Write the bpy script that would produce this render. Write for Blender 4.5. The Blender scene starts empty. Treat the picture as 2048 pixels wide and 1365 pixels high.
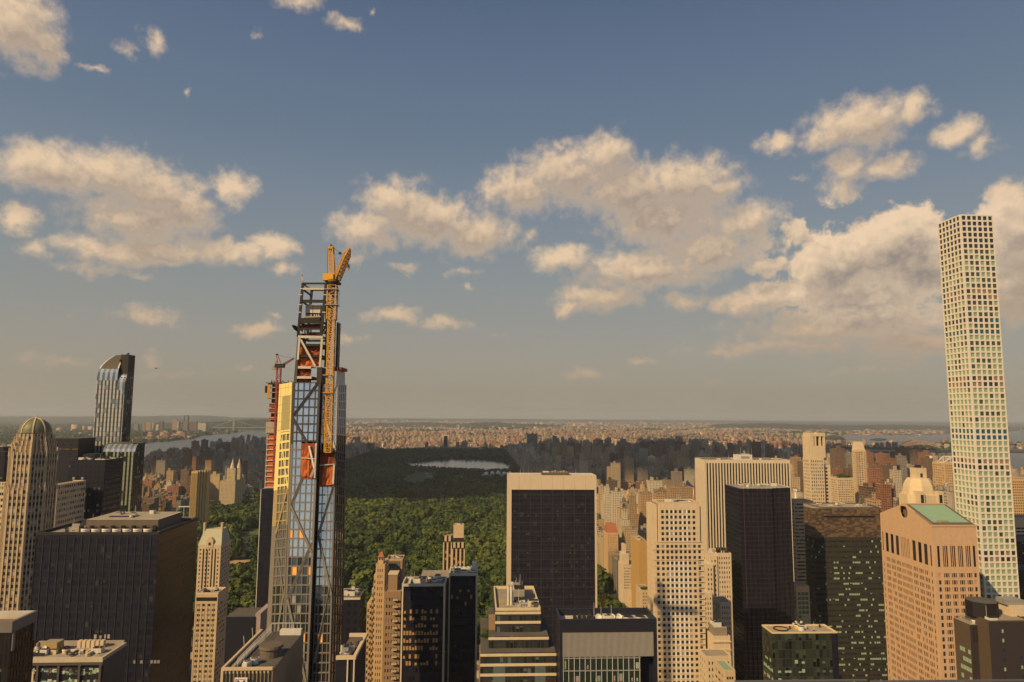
import bpy, math, random
import numpy as np
from mathutils import Vector, Matrix

# ---------------------------------------------------------------- camera, sky, sun
SC = bpy.context.scene
COL = SC.collection
R = math.radians
EYE = 255.0
PITCH, YAW, ROLL, FPX = R(6.17), R(2.7), R(0.37), 1365.0
cam_rot = Matrix.Rotation(-YAW, 3, 'Z') @ Matrix.Rotation(R(90) + PITCH, 3, 'X') @ Matrix.Rotation(ROLL, 3, 'Z')
cd = bpy.data.cameras.new('camera')
cd.sensor_width, cd.lens, cd.clip_start, cd.clip_end = 36.0, 24.0, 0.5, 200000.0
cam = bpy.data.objects.new('camera', cd)
cam.matrix_world = Matrix.Translation((0, 0, EYE)) @ cam_rot.to_4x4()
COL.objects.link(cam)
SC.camera = cam

def ray(px, py):
    d = cam_rot @ Vector(((px - 1024) / FPX, (682.5 - py) / FPX, -1.0))
    return d
def at(px, py, Y):
    d = ray(px, py); t = Y / d.y
    return Vector((d.x * t, Y, EYE + d.z * t))
def atz(px, py, z):
    d = ray(px, py); t = (z - EYE) / d.z
    return Vector((d.x * t, d.y * t, z))
def atx(px, py, X):
    d = ray(px, py); t = X / d.x
    return Vector((X, d.y * t, EYE + d.z * t))
def proj(p):
    v = cam_rot.transposed() @ (Vector(p) - Vector((0, 0, EYE)))
    if v.z > -1: return None
    return (1024 + FPX * v.x / -v.z, 682.5 - FPX * v.y / -v.z)
def lin(r, g, b):
    return tuple(((c / 255) / 12.92 if c <= 10 else ((c / 255 + .055) / 1.055) ** 2.4) for c in (r, g, b))

SUN_EL, SUN_HEAD = R(36), R(48)        # the light travels towards +Y turned 48 deg to +X
sd = bpy.data.lights.new('sun', 'SUN')
sd.energy, sd.angle, sd.color = 5.0, R(0.5), (1.0, 0.72, 0.36)
sun = bpy.data.objects.new('sun', sd)
sun_dir = Vector((math.sin(SUN_HEAD) * math.cos(SUN_EL), math.cos(SUN_HEAD) * math.cos(SUN_EL), -math.sin(SUN_EL)))
sun.rotation_euler = sun_dir.to_track_quat('-Z', 'Y').to_euler()
sun.location = (-400, -400, 900)
COL.objects.link(sun)

SC.view_settings.view_transform = 'Standard'
SC.view_settings.look = 'None'
SC.view_settings.gamma = 1.0
SC.view_settings.exposure = 0.0
SC.render.engine = 'CYCLES'
cy = SC.cycles
cy.max_bounces, cy.diffuse_bounces, cy.glossy_bounces, cy.transmission_bounces, cy.volume_bounces = 5, 2, 3, 4, 1
cy.transparent_max_bounces = 8
cy.caustics_reflective = cy.caustics_refractive = False
cy.sample_clamp_indirect = 3.0
cy.use_denoising = True
cy.use_adaptive_sampling = True
cy.adaptive_threshold = 0.02

W = bpy.data.worlds.new('World')
SC.world = W
W.use_nodes = True
wt = W.node_tree
for n in list(wt.nodes): wt.nodes.remove(n)

class G:
    """small helper to write node trees as expressions"""
    def __init__(s, t): s.t = t
    def n(s, kind, **kw):
        nd = s.t.nodes.new(kind)
        for k, v in kw.items(): setattr(nd, k, v)
        return nd
    def put(s, sock, v):
        if isinstance(v, bpy.types.NodeSocket): s.t.links.new(v, sock)
        elif v is not None:
            try: sock.default_value = v
            except Exception: sock.default_value = tuple(v) + (1.0,)
    def m(s, op, a, b=None, c=None, clamp=False):
        nd = s.n('ShaderNodeMath', operation=op, use_clamp=clamp)
        for k, v in enumerate((a, b, c)): s.put(nd.inputs[k], v)
        return nd.outputs[0]
    def v(s, op, a, b=None, out=0):
        nd = s.n('ShaderNodeVectorMath', operation=op)
        s.put(nd.inputs[0], a); s.put(nd.inputs[1], b)
        return nd.outputs[out]
    def scale(s, a, k):
        nd = s.n('ShaderNodeVectorMath', operation='SCALE')
        s.put(nd.inputs[0], a); s.put(nd.inputs['Scale'], k)
        return nd.outputs[0]
    def mix(s, f, a, b, blend='MIX'):
        nd = s.n('ShaderNodeMix', data_type='RGBA', blend_type=blend)
        s.put(nd.inputs['Factor'], f); s.put(nd.inputs['A'], a); s.put(nd.inputs['B'], b)
        return nd.outputs['Result']
    def sep(s, v):
        nd = s.n('ShaderNodeSeparateXYZ'); s.put(nd.inputs[0], v); return nd.outputs
    def comb(s, x=0, y=0, z=0):
        nd = s.n('ShaderNodeCombineXYZ')
        for k, q in enumerate((x, y, z)): s.put(nd.inputs[k], q)
        return nd.outputs[0]
    def noise(s, vec, scale, detail=4, rough=.55, out='Fac', lac=2.0):
        nd = s.n('ShaderNodeTexNoise'); s.put(nd.inputs['Vector'], vec)
        nd.inputs['Scale'].default_value = scale; nd.inputs['Detail'].default_value = detail
        nd.inputs['Roughness'].default_value = rough; nd.inputs['Lacunarity'].default_value = lac
        return nd.outputs[out]
    def smooth(s, x, a, b):
        nd = s.n('ShaderNodeMapRange', interpolation_type='SMOOTHSTEP')
        s.put(nd.inputs['Value'], x)
        nd.inputs['From Min'].default_value = a; nd.inputs['From Max'].default_value = b
        return nd.outputs[0]
    def ramp(s, x, stops):
        nd = s.n('ShaderNodeValToRGB'); s.put(nd.inputs[0], x)
        e = nd.color_ramp.elements
        while len(e) < len(stops): e.new(0.5)
        for k, (p, c) in enumerate(stops):
            e[k].position = p; e[k].color = tuple(c) + (1.0,)
        return nd.outputs[0]

# clouds of the sky: centre and half-size in degrees of azimuth and elevation, strength
def blob(px, py, rx, ry, s=1.0):
    d = ray(px, py)
    k = math.degrees(1 / FPX) * math.cos(math.atan((px - 1024) / FPX))
    return (math.degrees(math.atan2(d.x, d.y)), math.degrees(math.atan2(d.z, math.hypot(d.x, d.y))), *((rx * k, ry * k, s) if s >= .72 else (rx * k * 1.9, ry * k * 1.9, s - .18)))     # weak ones are thin wisps
CLOUDS = [blob(*b) for b in (
    (30, 50, 85, 75), (95, 95, 45, 50, .9), (312, 83, 24, 24, .62), (252, 98, 32, 22, .45), (600, 4, 48, 16, .7), (692, 53, 30, 17, .6),
    (742, 30, 14, 10, .45), (182, 140, 24, 9, .5), (377, 187, 9, 12, .45), (515, 63, 16, 14, .5),
    (110, 345, 105, 50), (215, 345, 120, 58), (310, 385, 95, 55), (370, 425, 75, 45), (280, 440, 130, 50), (230, 505, 110, 30), (330, 500, 130, 30),
    (440, 498, 85, 28), (545, 495, 44, 28), (468, 375, 46, 42, .9), (25, 437, 45, 28), (68, 498, 28, 18, .65), (180, 540, 75, 13, .6), (565, 540, 34, 15, .6), (275, 549, 40, 9, .55),
    (790, 400, 80, 45), (735, 460, 75, 42), (860, 440, 110, 55), (950, 470, 95, 48), (1055, 468, 25, 16, .6), (715, 520, 30, 22, .5), (808, 540, 36, 11, .55),
    (925, 545, 50, 11, .5), (935, 575, 18, 11, .45),
    (1040, 380, 85, 50), (1130, 350, 95, 60), (1215, 315, 60, 50), (1260, 385, 130, 65), (1370, 365, 110, 55), (1440, 375, 60, 35), (1330, 440, 150, 60),
    (1480, 445, 90, 42), (1420, 500, 130, 45), (1290, 540, 150, 45), (1130, 515, 75, 28), (1200, 595, 95, 30), (1140, 615, 45, 20), (1595, 465, 32, 36, .8), (1530, 535, 52, 20, .75),
    (1130, 290, 28, 14, .6), (1365, 605, 60, 24, .85),
    (1710, 250, 110, 52), (1560, 280, 48, 28, .8), (1830, 215, 40, 36, .9), (1700, 330, 65, 40, .9), (1780, 335, 65, 32, .9), (1685, 375, 38, 28, .7), (1905, 265, 55, 30, .9),
    (1960, 295, 28, 22, .7), (1593, 355, 18, 10, .5),
    (1675, 530, 85, 58, 1.2), (1770, 500, 90, 60, 1.2), (1825, 465, 50, 42, 1.2), (1850, 530, 90, 60, 1.2), (1720, 600, 130, 40), (1550, 590, 80, 30), (1480, 612, 80, 24, .9),
    (2030, 405, 42, 42, 1.1), (2010, 480, 70, 60, 1.1), (2040, 570, 80, 80, 1.1), (1700, 650, 240, 40, .9), (1600, 690, 190, 22, .7), (1830, 690, 160, 40, .8),
    (520, 660, 64, 20, .8), (300, 630, 52, 17, .7), (790, 630, 64, 22, .8), (885, 642, 42, 14, .7), (1165, 752, 50, 15, .65), (1285, 719, 28, 11, .6), (692, 676, 32, 12, .6),
    (310, 720, 30, 14, .5), (120, 730, 80, 17, .5), (345, 748, 70, 15, .45), (485, 738, 22, 8, .5), (548, 632, 18, 8, .5), (140, 633, 12, 7, .4), (1450, 705, 45, 15, .6),
    (1660, 748, 16, 6, .4), (1420, 768, 40, 12, .35), (1000, 665, 14, 8, .4), (1070, 765, 14, 6, .35), (1760, 735, 110, 14, .5))]

def cloud_group(name, dw, df, clouds):
    """density of cloud at (azimuth, elevation) in degrees"""
    t = bpy.data.node_groups.new(name, 'ShaderNodeTree')
    t.interface.new_socket('P', in_out='INPUT', socket_type='NodeSocketVector')
    t.interface.new_socket('D', in_out='OUTPUT', socket_type='NodeSocketFloat')
    g = G(t)
    gi, go = g.n('NodeGroupInput'), g.n('NodeGroupOutput')
    P = gi.outputs[0]
    w = g.noise(P, 0.42, dw, .6, 'Color')
    w = g.scale(g.v('SUBTRACT', w, (.5, .5, .5)), 3.0)
    Pw = g.v('ADD', P, g.v('MULTIPLY', w, (1.15, .8, 0)))
    Px, Py, _ = g.sep(Pw)
    acc = None
    for (a, e, ra, re, s) in clouds:
        mp = g.n('ShaderNodeVectorMath', operation='MULTIPLY_ADD')
        g.put(mp.inputs[0], Pw if acc is None else g.comb(Px, Py, acc))   # the chain keeps the shader's stack short
        mp.inputs[1].default_value = (1 / ra, 1 / re, 1e-9); mp.inputs[2].default_value = (-a / ra, -e / re, 0)
        L = g.v('LENGTH', mp.outputs[0], out=1)
        L = g.m('ADD', L, 1.0 - s)
        acc = L if acc is None else g.m('SMOOTH_MIN', acc, L, .25)
    f = g.noise(P, .9, df, .6)
    f2 = g.noise(P, 0.25, 3, .5)
    d = g.m('SUBTRACT', 1.22, acc)
    d = g.m('MULTIPLY_ADD', g.m('SUBTRACT', f, .5), 1.15, d)
    d = g.m('MULTIPLY_ADD', g.m('SUBTRACT', f2, .5), .5, d)
    t.links.new(d, go.inputs[0])
    return t

def build_world():
    g = G(wt)
    tc = g.n('ShaderNodeTexCoord')
    D = g.v('NORMALIZE', tc.outputs['Generated'])
    x, y, z = g.sep(D)
    az = g.m('MULTIPLY', g.m('ARCTAN2', x, y), 57.29578)
    el = g.m('MULTIPLY', g.m('ARCSINE', z), 57.29578)
    P = g.comb(az, el, 0)
    CF, CS = cloud_group('cloud_density', 4, 7, CLOUDS), cloud_group('cloud_density_soft', 2, 3, [c for c in CLOUDS if c[2] > 2.0])
    def dens(p, grp):
        nd = g.n('ShaderNodeGroup'); nd.node_tree = grp; g.put(nd.inputs[0], p); return nd.outputs[0]
    sky = g.n('ShaderNodeTexSky', sky_type='NISHITA', sun_disc=False)
    sky.sun_elevation = SUN_EL
    sky.sun_rotation = math.atan2(-sun_dir.x, -sun_dir.y)
    sky.altitude, sky.air_density, sky.dust_density, sky.ozone_density = 250, 1.2, 3.0, 1.5
    nish = g.scale(sky.outputs[0], 0.10)
    ramp = g.ramp(g.m('DIVIDE', el, 90.0, clamp=True), [
        (0.0, lin(168, 156, 135)), (.014, lin(167, 155, 135)), (.06, lin(154, 148, 137)), (.13, lin(137, 142, 142)), (.19, lin(122, 133, 144)),
        (.243, lin(106, 122, 139)), (.305, lin(96, 112, 135)), (.365, lin(83, 101, 126)), (.6, lin(66, 88, 128)), (1.0, lin(58, 80, 124))])
    south = g.ramp(g.m('DIVIDE', el, 90.0, clamp=True), [(0.0, lin(158, 158, 152)), (.1, lin(150, 160, 168)), (.35, lin(104, 124, 150)), (1.0, lin(58, 80, 124))])
    ramp = g.mix(g.smooth(y, .05, -.35), ramp, south)     # the sky behind, clearer and bluer
    skyc = g.mix(.88, nish, ramp)
    d0 = dens(P, CF)
    d1 = dens(g.v('ADD', P, (-.9, 1.7, 0)), CS)
    d2 = dens(g.v('ADD', P, (-.35, .6, 0)), CF)
    bx, by, brx, bry, _s = blob(1760, 525, 260, 150)
    tower = g.smooth(g.v('LENGTH', g.v('MULTIPLY', g.v('SUBTRACT', P, (bx, by, 0)), (1 / brx, 1 / bry, 0)), out=1), 1.15, .75)   # the crisp cumulus tower
    alpha = g.m('ADD', g.m('MULTIPLY', g.smooth(d0, -.06, .92), g.m('SUBTRACT', 1.0, tower)), g.m('MULTIPLY', g.smooth(d0, .05, .4), tower))
    thick = g.smooth(d0, .3, 1.3)
    shade = g.smooth(d1, 1.15, -.3)          # 1 where little cloud lies towards the sun
    relief = g.smooth(g.m('SUBTRACT', d0, d2), -.45, .45)
    shade = g.m('ADD', g.m('MULTIPLY', shade, .72), g.m('MULTIPLY', relief, .32), clamp=True)
    puff = g.noise(P, 1.1, 3, .5)
    shade = g.m('ADD', shade, g.m('MULTIPLY', g.m('SUBTRACT', puff, .5), .35), clamp=True)
    shade = g.m('MAXIMUM', shade, g.m('MULTIPLY', g.m('SUBTRACT', 1.0, thick), .55))
    low = g.smooth(el, 2.0, 14.0)
    cl = g.mix(shade, lin(158, 143, 131), lin(235, 205, 170))
    cl = g.mix(g.m('MULTIPLY', tower, .85), cl, g.mix(shade, lin(140, 130, 124), lin(244, 214, 178)))
    clow = g.mix(shade, lin(160, 144, 128), lin(200, 170, 141))
    cl = g.mix(g.m('MAXIMUM', low, tower), clow, cl)
    alpha = g.m('MULTIPLY', alpha, .93)
    fade = g.m('MULTIPLY_ADD', g.smooth(el, 0.5, 6.0), .55, .45)
    col = g.mix(g.m('MULTIPLY', alpha, fade), skyc, cl)
    bg = g.n('ShaderNodeBackground')
    g.put(bg.inputs['Color'], col)
    bg.inputs['Strength'].default_value = 1.0
    out = g.n('ShaderNodeOutputWorld')
    wt.links.new(bg.outputs[0], out.inputs['Surface'])
build_world()
W.cycles.sampling_method = 'MANUAL'
W.cycles.sample_map_resolution = 512
# ---------------------------------------------------------------- materials
MATS = {}
def newmat(name):
    m = bpy.data.materials.new(name); m.use_nodes = True
    t = m.node_tree; t.nodes.clear()
    g = G(t)
    out = g.n('ShaderNodeOutputMaterial'); p = g.n('ShaderNodeBsdfPrincipled')
    t.links.new(p.outputs[0], out.inputs['Surface'])
    MATS[name] = m
    return m, g, p
def surf(name, col, rough=.8, var=.18, scale=.25, spec=.3, metal=0., streak=.0, emit=None):
    """plain surface with blotches, fine grain and faint vertical weathering"""
    if name in MATS: return MATS[name]
    m, g, p = newmat(name)
    tc = g.n('ShaderNodeTexCoord').outputs['Object']
    n1 = g.noise(tc, scale, 5, .6)
    n2 = g.noise(g.v('MULTIPLY', tc, (1.3, 1.3, .06)), .9, 3, .5)
    k = g.m('MULTIPLY_ADD', g.m('SUBTRACT', n1, .5), var * 2.4, 1.0)
    k = g.m('MULTIPLY_ADD', g.m('SUBTRACT', n2, .5), (streak + var) * 1.2, k)
    c = g.scale(g.comb(*col), k)
    g.put(p.inputs['Base Color'], c)
    p.inputs['Roughness'].default_value = rough; p.inputs['Metallic'].default_value = metal
    p.inputs['Specular IOR Level'].default_value = spec
    if emit:
        p.inputs['Emission Color'].default_value = tuple(emit[0]) + (1,); p.inputs['Emission Strength'].default_value = emit[1]
    return m
def glass(name, col, rough=.06, spec=.6, coat=0., wav=0.):
    """dark reflecting window glass, slightly uneven from pane to pane"""
    if name in MATS: return MATS[name]
    m, g, p = newmat(name)
    geo = g.n('ShaderNodeNewGeometry')
    wn = g.noise(geo.outputs['Position'], .35, 2, .5)
    g.put(p.inputs['Base Color'], g.scale(g.comb(*col), g.m('MULTIPLY_ADD', wn, 1.0, .5)))
    p.inputs['Roughness'].default_value = rough; p.inputs['Specular IOR Level'].default_value = spec
    bn = g.n('ShaderNodeBump'); bn.inputs['Strength'].default_value = .02 + wav; bn.inputs['Distance'].default_value = 1
    g.put(bn.inputs['Height'], g.noise(geo.outputs['Position'], .22, 2, .5))
    g.t.links.new(bn.outputs[0], p.inputs['Normal'])
    return m
def facade(name, wall, win, du, dz, wu, wz, ou=0., oz=0., roof=(.2, .18, .15), blind=None, pb=.2, rough=.75, grough=.15, spec=.4, var=.15,
           band=None, bz=.0, world=False, lines=None, lz=.02, lu=.02, vary=.0, gspec=None):
    """wall with a regular grid of windows; u runs round the corner (x + y), z up; per-window blinds; an own roof colour.
    wall may be a colour, 'OBJ' (the object's colour) or 'ATT' (the mesh attribute tone)"""
    if name in MATS: return MATS[name]
    m, g, p = newmat(name)
    geo = g.n('ShaderNodeNewGeometry')
    tc = geo.outputs['Position'] if world else g.n('ShaderNodeTexCoord').outputs['Object']
    x, y, z = g.sep(tc)
    nx, ny, nz = g.sep(geo.outputs['Normal'])
    u = g.m('ADD', g.m('ADD', x, y), ou + 5000)
    zz = g.m('ADD', z, oz)
    us, zs = g.m('DIVIDE', u, du), g.m('DIVIDE', zz, dz)
    fu, fz = g.m('FRACT', us), g.m('FRACT', zs)
    inside = lambda f, w: g.m('LESS_THAN', g.m('ABSOLUTE', g.m('SUBTRACT', f, .5)), w / 2)
    mask = g.m('MULTIPLY', inside(fu, wu), inside(fz, wz))
    wnn = g.n('ShaderNodeTexWhiteNoise', noise_dimensions='3D')
    g.put(wnn.inputs['Vector'], g.comb(g.m('FLOOR', us), g.m('FLOOR', zs), g.m('FLOOR', g.m('MULTIPLY', nx, 1.5))))
    rnd = wnn.outputs['Value']
    if wall == 'OBJ': wc = g.n('ShaderNodeObjectInfo').outputs['Color']
    elif wall == 'ATT': wc = g.n('ShaderNodeAttribute', attribute_name='tone').outputs['Color']
    else: wc = g.comb(*wall)
    n1 = g.noise(tc, .12, 4, .6)
    n2 = g.noise(g.v('MULTIPLY', tc, (1, 1, .05)), .5, 3, .5)
    k = g.m('MULTIPLY_ADD', g.m('SUBTRACT', n1, .5), var * 2.2, 1.0)
    k = g.m('MULTIPLY_ADD', g.m('SUBTRACT', n2, .5), var * 1.6, k)
    rv = g.scale(g.comb(*roof), g.m('MULTIPLY_ADD', g.noise(tc, .09, 5, .65), 1.6, .25))
    wc = g.scale(wc, k)
    if band is not None:
        wc = g.mix(g.m('LESS_THAN', fz, bz), wc, g.scale(g.comb(*band), k))
    if lines is not None:
        lm = g.m('MAXIMUM', g.m('LESS_THAN', fu, lu), g.m('LESS_THAN', fz, lz))
        wc = g.mix(lm, wc, g.comb(*lines)); 
    gc = g.comb(*win)
    if vary: gc = g.scale(gc, g.m('MULTIPLY_ADD', wnn.outputs['Value'], vary * 2, 1 - vary))
    if blind is not None:
        hb = g.m('MULTIPLY', g.m('LESS_THAN', rnd, pb), g.m('GREATER_THAN', fz, g.m('FRACT', g.m('MULTIPLY', rnd, 37.7))))
        gc = g.mix(hb, gc, g.comb(*blind))
    c = g.mix(mask, wc, gc)
    top = g.m('GREATER_THAN', nz, .6)
    c = g.mix(top, c, rv)
    g.put(p.inputs['Base Color'], c)
    gm = g.m('MULTIPLY', mask, g.m('SUBTRACT', 1.0, top))
    g.put(p.inputs['Roughness'], g.m('MULTIPLY_ADD', gm, grough - rough, rough))
    g.put(p.inputs['Specular IOR Level'], g.m('MULTIPLY_ADD', gm, (gspec if gspec is not None else spec) - .2, .2))
    return m

# ---------------------------------------------------------------- meshes and things
class MB:
    """collects boxes, prisms, bars, discs and links them as ONE mesh object"""
    def __init__(s): s.v, s.f, s.mi, s.mats, s.sm = [], [], [], [], []
    def _m(s, mat):
        if mat not in s.mats: s.mats.append(mat)
        return s.mats.index(mat)
    def poly(s, pts, mat, smooth=False):
        b = len(s.v); s.v += [tuple(p) for p in pts]; s.f.append(tuple(range(b, b + len(pts)))); s.mi.append(s._m(mat)); s.sm.append(smooth)
        return s
    def faces(s, vs, fs, mat, smooth=False):
        b = len(s.v); s.v += [tuple(p) for p in vs]; k = s._m(mat)
        for f in fs: s.f.append(tuple(b + i for i in f)); s.mi.append(k); s.sm.append(smooth)
        return s
    def box(s, x0, x1, y0, y1, z0, z1, mat, top=None, bottom=True):
        vs = [(x0, y0, z0), (x1, y0, z0), (x1, y1, z0), (x0, y1, z0), (x0, y0, z1), (x1, y0, z1), (x1, y1, z1), (x0, y1, z1)]
        s.faces(vs, [(0, 1, 5, 4), (1, 2, 6, 5), (2, 3, 7, 6), (3, 0, 4, 7)] + ([(3, 2, 1, 0)] if bottom else []), mat)
        b = len(s.v) - 8
        s.f.append((b + 4, b + 5, b + 6, b + 7)); s.mi.append(s._m(top or mat)); s.sm.append(False)
        return s
    def obox(s, o, u, n, a0, a1, b0, b1, z0, z1, mat):
        """box along unit vectors u (horizontal) and n (outward) from point o"""
        P = lambda a, b, z: (o[0] + u[0] * a + n[0] * b, o[1] + u[1] * a + n[1] * b, z)
        vs = [P(a0, b1, z0), P(a1, b1, z0), P(a1, b0, z0), P(a0, b0, z0), P(a0, b1, z1), P(a1, b1, z1), P(a1, b0, z1), P(a0, b0, z1)]
        return s.faces(vs, [(0, 1, 5, 4), (1, 2, 6, 5), (2, 3, 7, 6), (3, 0, 4, 7), (3, 2, 1, 0), (4, 5, 6, 7)], mat)
    def prism(s, pts, z0, z1, mat, top=None, pts1=None):
        n = len(pts); q = pts1 or pts
        vs = [(p[0], p[1], z0) for p in pts] + [(p[0], p[1], z1) for p in q]
        s.faces(vs, [(i, (i + 1) % n, n + (i + 1) % n, n + i) for i in range(n)] + [tuple(range(n - 1, -1, -1))], mat)
        b = len(s.v) - 2 * n
        s.f.append(tuple(b + n + i for i in range(n))); s.mi.append(s._m(top or mat)); s.sm.append(False)
        return s
    def cyl(s, x, y, z0, z1, r0, mat, r1=None, seg=12, top=None):
        r1 = r0 if r1 is None else r1
        c = lambda r: [(x + r * math.cos(2 * math.pi * i / seg), y + r * math.sin(2 * math.pi * i / seg)) for i in range(seg)]
        return s.prism(c(r0), z0, z1, mat, top, c(max(r1, .001)))
    def bar(s, p, q, w, mat, h=None):
        p, q = Vector(p), Vector(q); d = q - p
        if d.length < 1e-6: return s
        d.normalize()
        a = d.cross(Vector((0, 0, 1)))
        if a.length < .01: a = Vector((1, 0, 0))
        a.normalize(); b = a.cross(d); h = h or w
        a, b = a * w / 2, b * h / 2
        vs = [p - a - b, p + a - b, p + a + b, p - a + b, q - a - b, q + a - b, q + a + b, q - a + b]
        return s.faces(vs, [(0, 1, 5, 4), (1, 2, 6, 5), (2, 3, 7, 6), (3, 0, 4, 7), (3, 2, 1, 0), (4, 5, 6, 7)], mat)
    def lathe(s, x, y, prof, mat, seg=20, smooth=True):
        vs, fs = [], []
        for r, z in prof:
            vs += [(x + r * math.cos(2 * math.pi * i / seg), y + r * math.sin(2 * math.pi * i / seg), z) for i in range(seg)]
        for k in range(len(prof) - 1):
            fs += [(k * seg + i, k * seg + (i + 1) % seg, (k + 1) * seg + (i + 1) % seg, (k + 1) * seg + i) for i in range(seg)]
        return s.faces(vs, fs, mat, smooth)
    def build(s, name, parent=None, origin=None, kind=None, label=None):
        me = bpy.data.meshes.new(name)
        o0 = Vector(origin) if origin is not None else (parent.matrix_world.translation if False else Vector((0, 0, 0)))
        if parent is not None and origin is None:
            o0 = wloc(parent)
        me.from_pydata([(x - o0.x, y - o0.y, z - o0.z) for x, y, z in s.v], [], s.f)
        for m in s.mats: me.materials.append(m)
        me.polygons.foreach_set('material_index', s.mi)
        me.polygons.foreach_set('use_smooth', s.sm)
        me.update()
        o = bpy.data.objects.new(name, me); COL.objects.link(o)
        if parent is not None:
            o.parent = parent; o.location = o0 - wloc(parent)
        else: o.location = o0
        if kind: o['kind'] = kind
        if label: o['label'] = label
        return o
def wloc(o):
    l = Vector(o.location)
    while o.parent is not None:
        o = o.parent; l = l + Vector(o.location)
    return l
def tag(o, label, cat, group=None, kind=None):
    o['label'] = label; o['category'] = cat
    if group: o['group'] = group
    if kind: o['kind'] = kind
    return o
def thing(name, loc, label, cat, group=None):
    o = bpy.data.objects.new(name, None); o.location = loc; COL.objects.link(o)
    o.empty_display_size = 5
    return tag(o, label, cat, group)
def structure(mb, name, origin=(0, 0, 0)):
    return mb.build(name, None, origin, 'structure')

# windows: every one of the nearest hundred is an object of its own, the rest one stuff part
QUADS = {}
def quad_mesh(w, h, u, mat):
    key = (round(w, 2), round(h, 2), tuple(round(c, 3) for c in u), mat.name)
    if key not in QUADS:
        me = bpy.data.meshes.new('window')
        a = w / 2
        me.from_pydata([(-u[0] * a, -u[1] * a, 0), (u[0] * a, u[1] * a, 0), (u[0] * a, u[1] * a, h), (-u[0] * a, -u[1] * a, h)], [], [(0, 1, 2, 3)])
        me.materials.append(mat); QUADS[key] = me
    return QUADS[key]
def put_windows(root, wins, name='window', cap=100):
    """wins: (centre x, centre y, z0, w, h, u, material)"""
    def rank(q):
        p = proj((q[0], q[1], q[2] + q[4] / 2))
        d = (Vector((q[0], q[1], q[2])) - Vector((0, 0, EYE))).length
        out = p is None or not (0 <= p[0] <= 2048 and 0 <= p[1] <= 1365)
        return (out, -q[3] * q[4] * abs(q[0] * q[5][1] - q[1] * q[5][0]) / d ** 3)
    wins = sorted(wins, key=rank)
    base = wloc(root); first = {}
    for q in wins[:cap]:
        me = quad_mesh(q[3], q[4], q[5], q[6])
        if me.name not in first:
            o = bpy.data.objects.new(name, me); first[me.name] = o
        else: o = first[me.name].copy()
        o.parent = root; o.location = Vector((q[0], q[1], q[2])) - base
        COL.objects.link(o)
    if wins[cap:]:
        mb = MB()
        for x, y, z, w, h, u, m in wins[cap:]:
            a = w / 2
            mb.poly([(x - u[0] * a, y - u[1] * a, z), (x + u[0] * a, y + u[1] * a, z), (x + u[0] * a, y + u[1] * a, z + h), (x - u[0] * a, y - u[1] * a, z + h)], m)
        mb.build(name, root, kind='stuff')
def grid_face(mb, wins, o, u, width, z0, z1, uc, zc, depth, mat, pick, hmat=None, hd=.04):
    """a wall standing proud of its glass: uc / zc are the window spans along u and z; pick(i, k) gives a window's material"""
    n = (u[1], -u[0])
    e = [0.0]
    for a, b in uc: e += [a, b]
    e.append(width)
    for i in range(0, len(e), 2):
        if e[i + 1] - e[i] > .01: mb.obox(o, u, n, e[i], e[i + 1], -.2, depth, z0, z1, mat)
    f = [z0]
    for a, b in zc: f += [a, b]
    f.append(z1)
    for i in range(0, len(f), 2):
        if f[i + 1] - f[i] > .01: mb.obox(o, u, n, 0.01, width - .01, -.2, depth - hd, f[i] + (.003 if i == 0 else 0), f[i + 1] - (.003 if f[i + 1] == z1 else 0), hmat or mat)
    for i, (a, b) in enumerate(uc):
        for k, (c, d) in enumerate(zc):
            m = pick(i, k)
            if m is None: continue
            s = (a + b) / 2
            wins.append((o[0] + u[0] * s + n[0] * .02, o[1] + u[1] * s + n[1] * .02, c, b - a, d - c, u, m))
def spans(a, b, n, frac, first=None):
    """n equal bays between a and b, the window filling frac of each"""
    p = (b - a) / n
    return [(a + p * i + p * (1 - frac) / 2, a + p * i + p * (1 + frac) / 2) for i in range(n)]
S_, W_, E_ = (1, 0), (0, -1), (0, 1)      # u directions of south, west and east faces seen from outside
# ---------------------------------------------------------------- ground, water, park, hills
rng = random.Random(11)
def ground_mat():
    m, g, p = newmat('ground')
    P = g.n('ShaderNodeNewGeometry').outputs['Position']
    x, y, z = g.sep(P)
    near = g.smooth(g.v('LENGTH', P, out=1), 5200, 8500)
    a = g.noise(P, .0009, 6, .6); b = g.noise(P, .006, 4, .6)
    town = g.mix(g.smooth(b, .42, .6), (.10, .095, .085, 1), (.26, .21, .16, 1))
    green = g.mix(g.smooth(b, .4, .62), (.025, .035, .018, 1), (.05, .06, .028, 1))
    far = g.mix(g.smooth(a, .43, .58), town, green)
    far = g.mix(g.m('MULTIPLY', g.smooth(g.v('LENGTH', P, out=1), 9500, 17000), .8), far, (.028, .040, .028, 1))
    street = g.mix(g.noise(P, .02, 4, .6), (.035, .034, .034, 1), (.075, .07, .065, 1))
    g.put(p.inputs['Base Color'], g.mix(near, street, far))
    p.inputs['Roughness'].default_value = .9; p.inputs['Specular IOR Level'].default_value = .15
    return m
def water_mat():
    m, g, p = newmat('water')
    P = g.n('ShaderNodeNewGeometry').outputs['Position']
    g.put(p.inputs['Base Color'], g.mix(g.noise(P, .002, 3), (.03, .04, .045, 1), (.05, .058, .06, 1)))
    p.inputs['Roughness'].default_value = .25; p.inputs['Specular IOR Level'].default_value = .38
    bn = g.n('ShaderNodeBump'); bn.inputs['Strength'].default_value = .35; bn.inputs['Distance'].default_value = 2
    g.put(bn.inputs['Height'], g.noise(P, .05, 4, .6)); g.t.links.new(bn.outputs[0], p.inputs['Normal'])
    return m
M_WATER = water_mat()
GX = 46000
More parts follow.
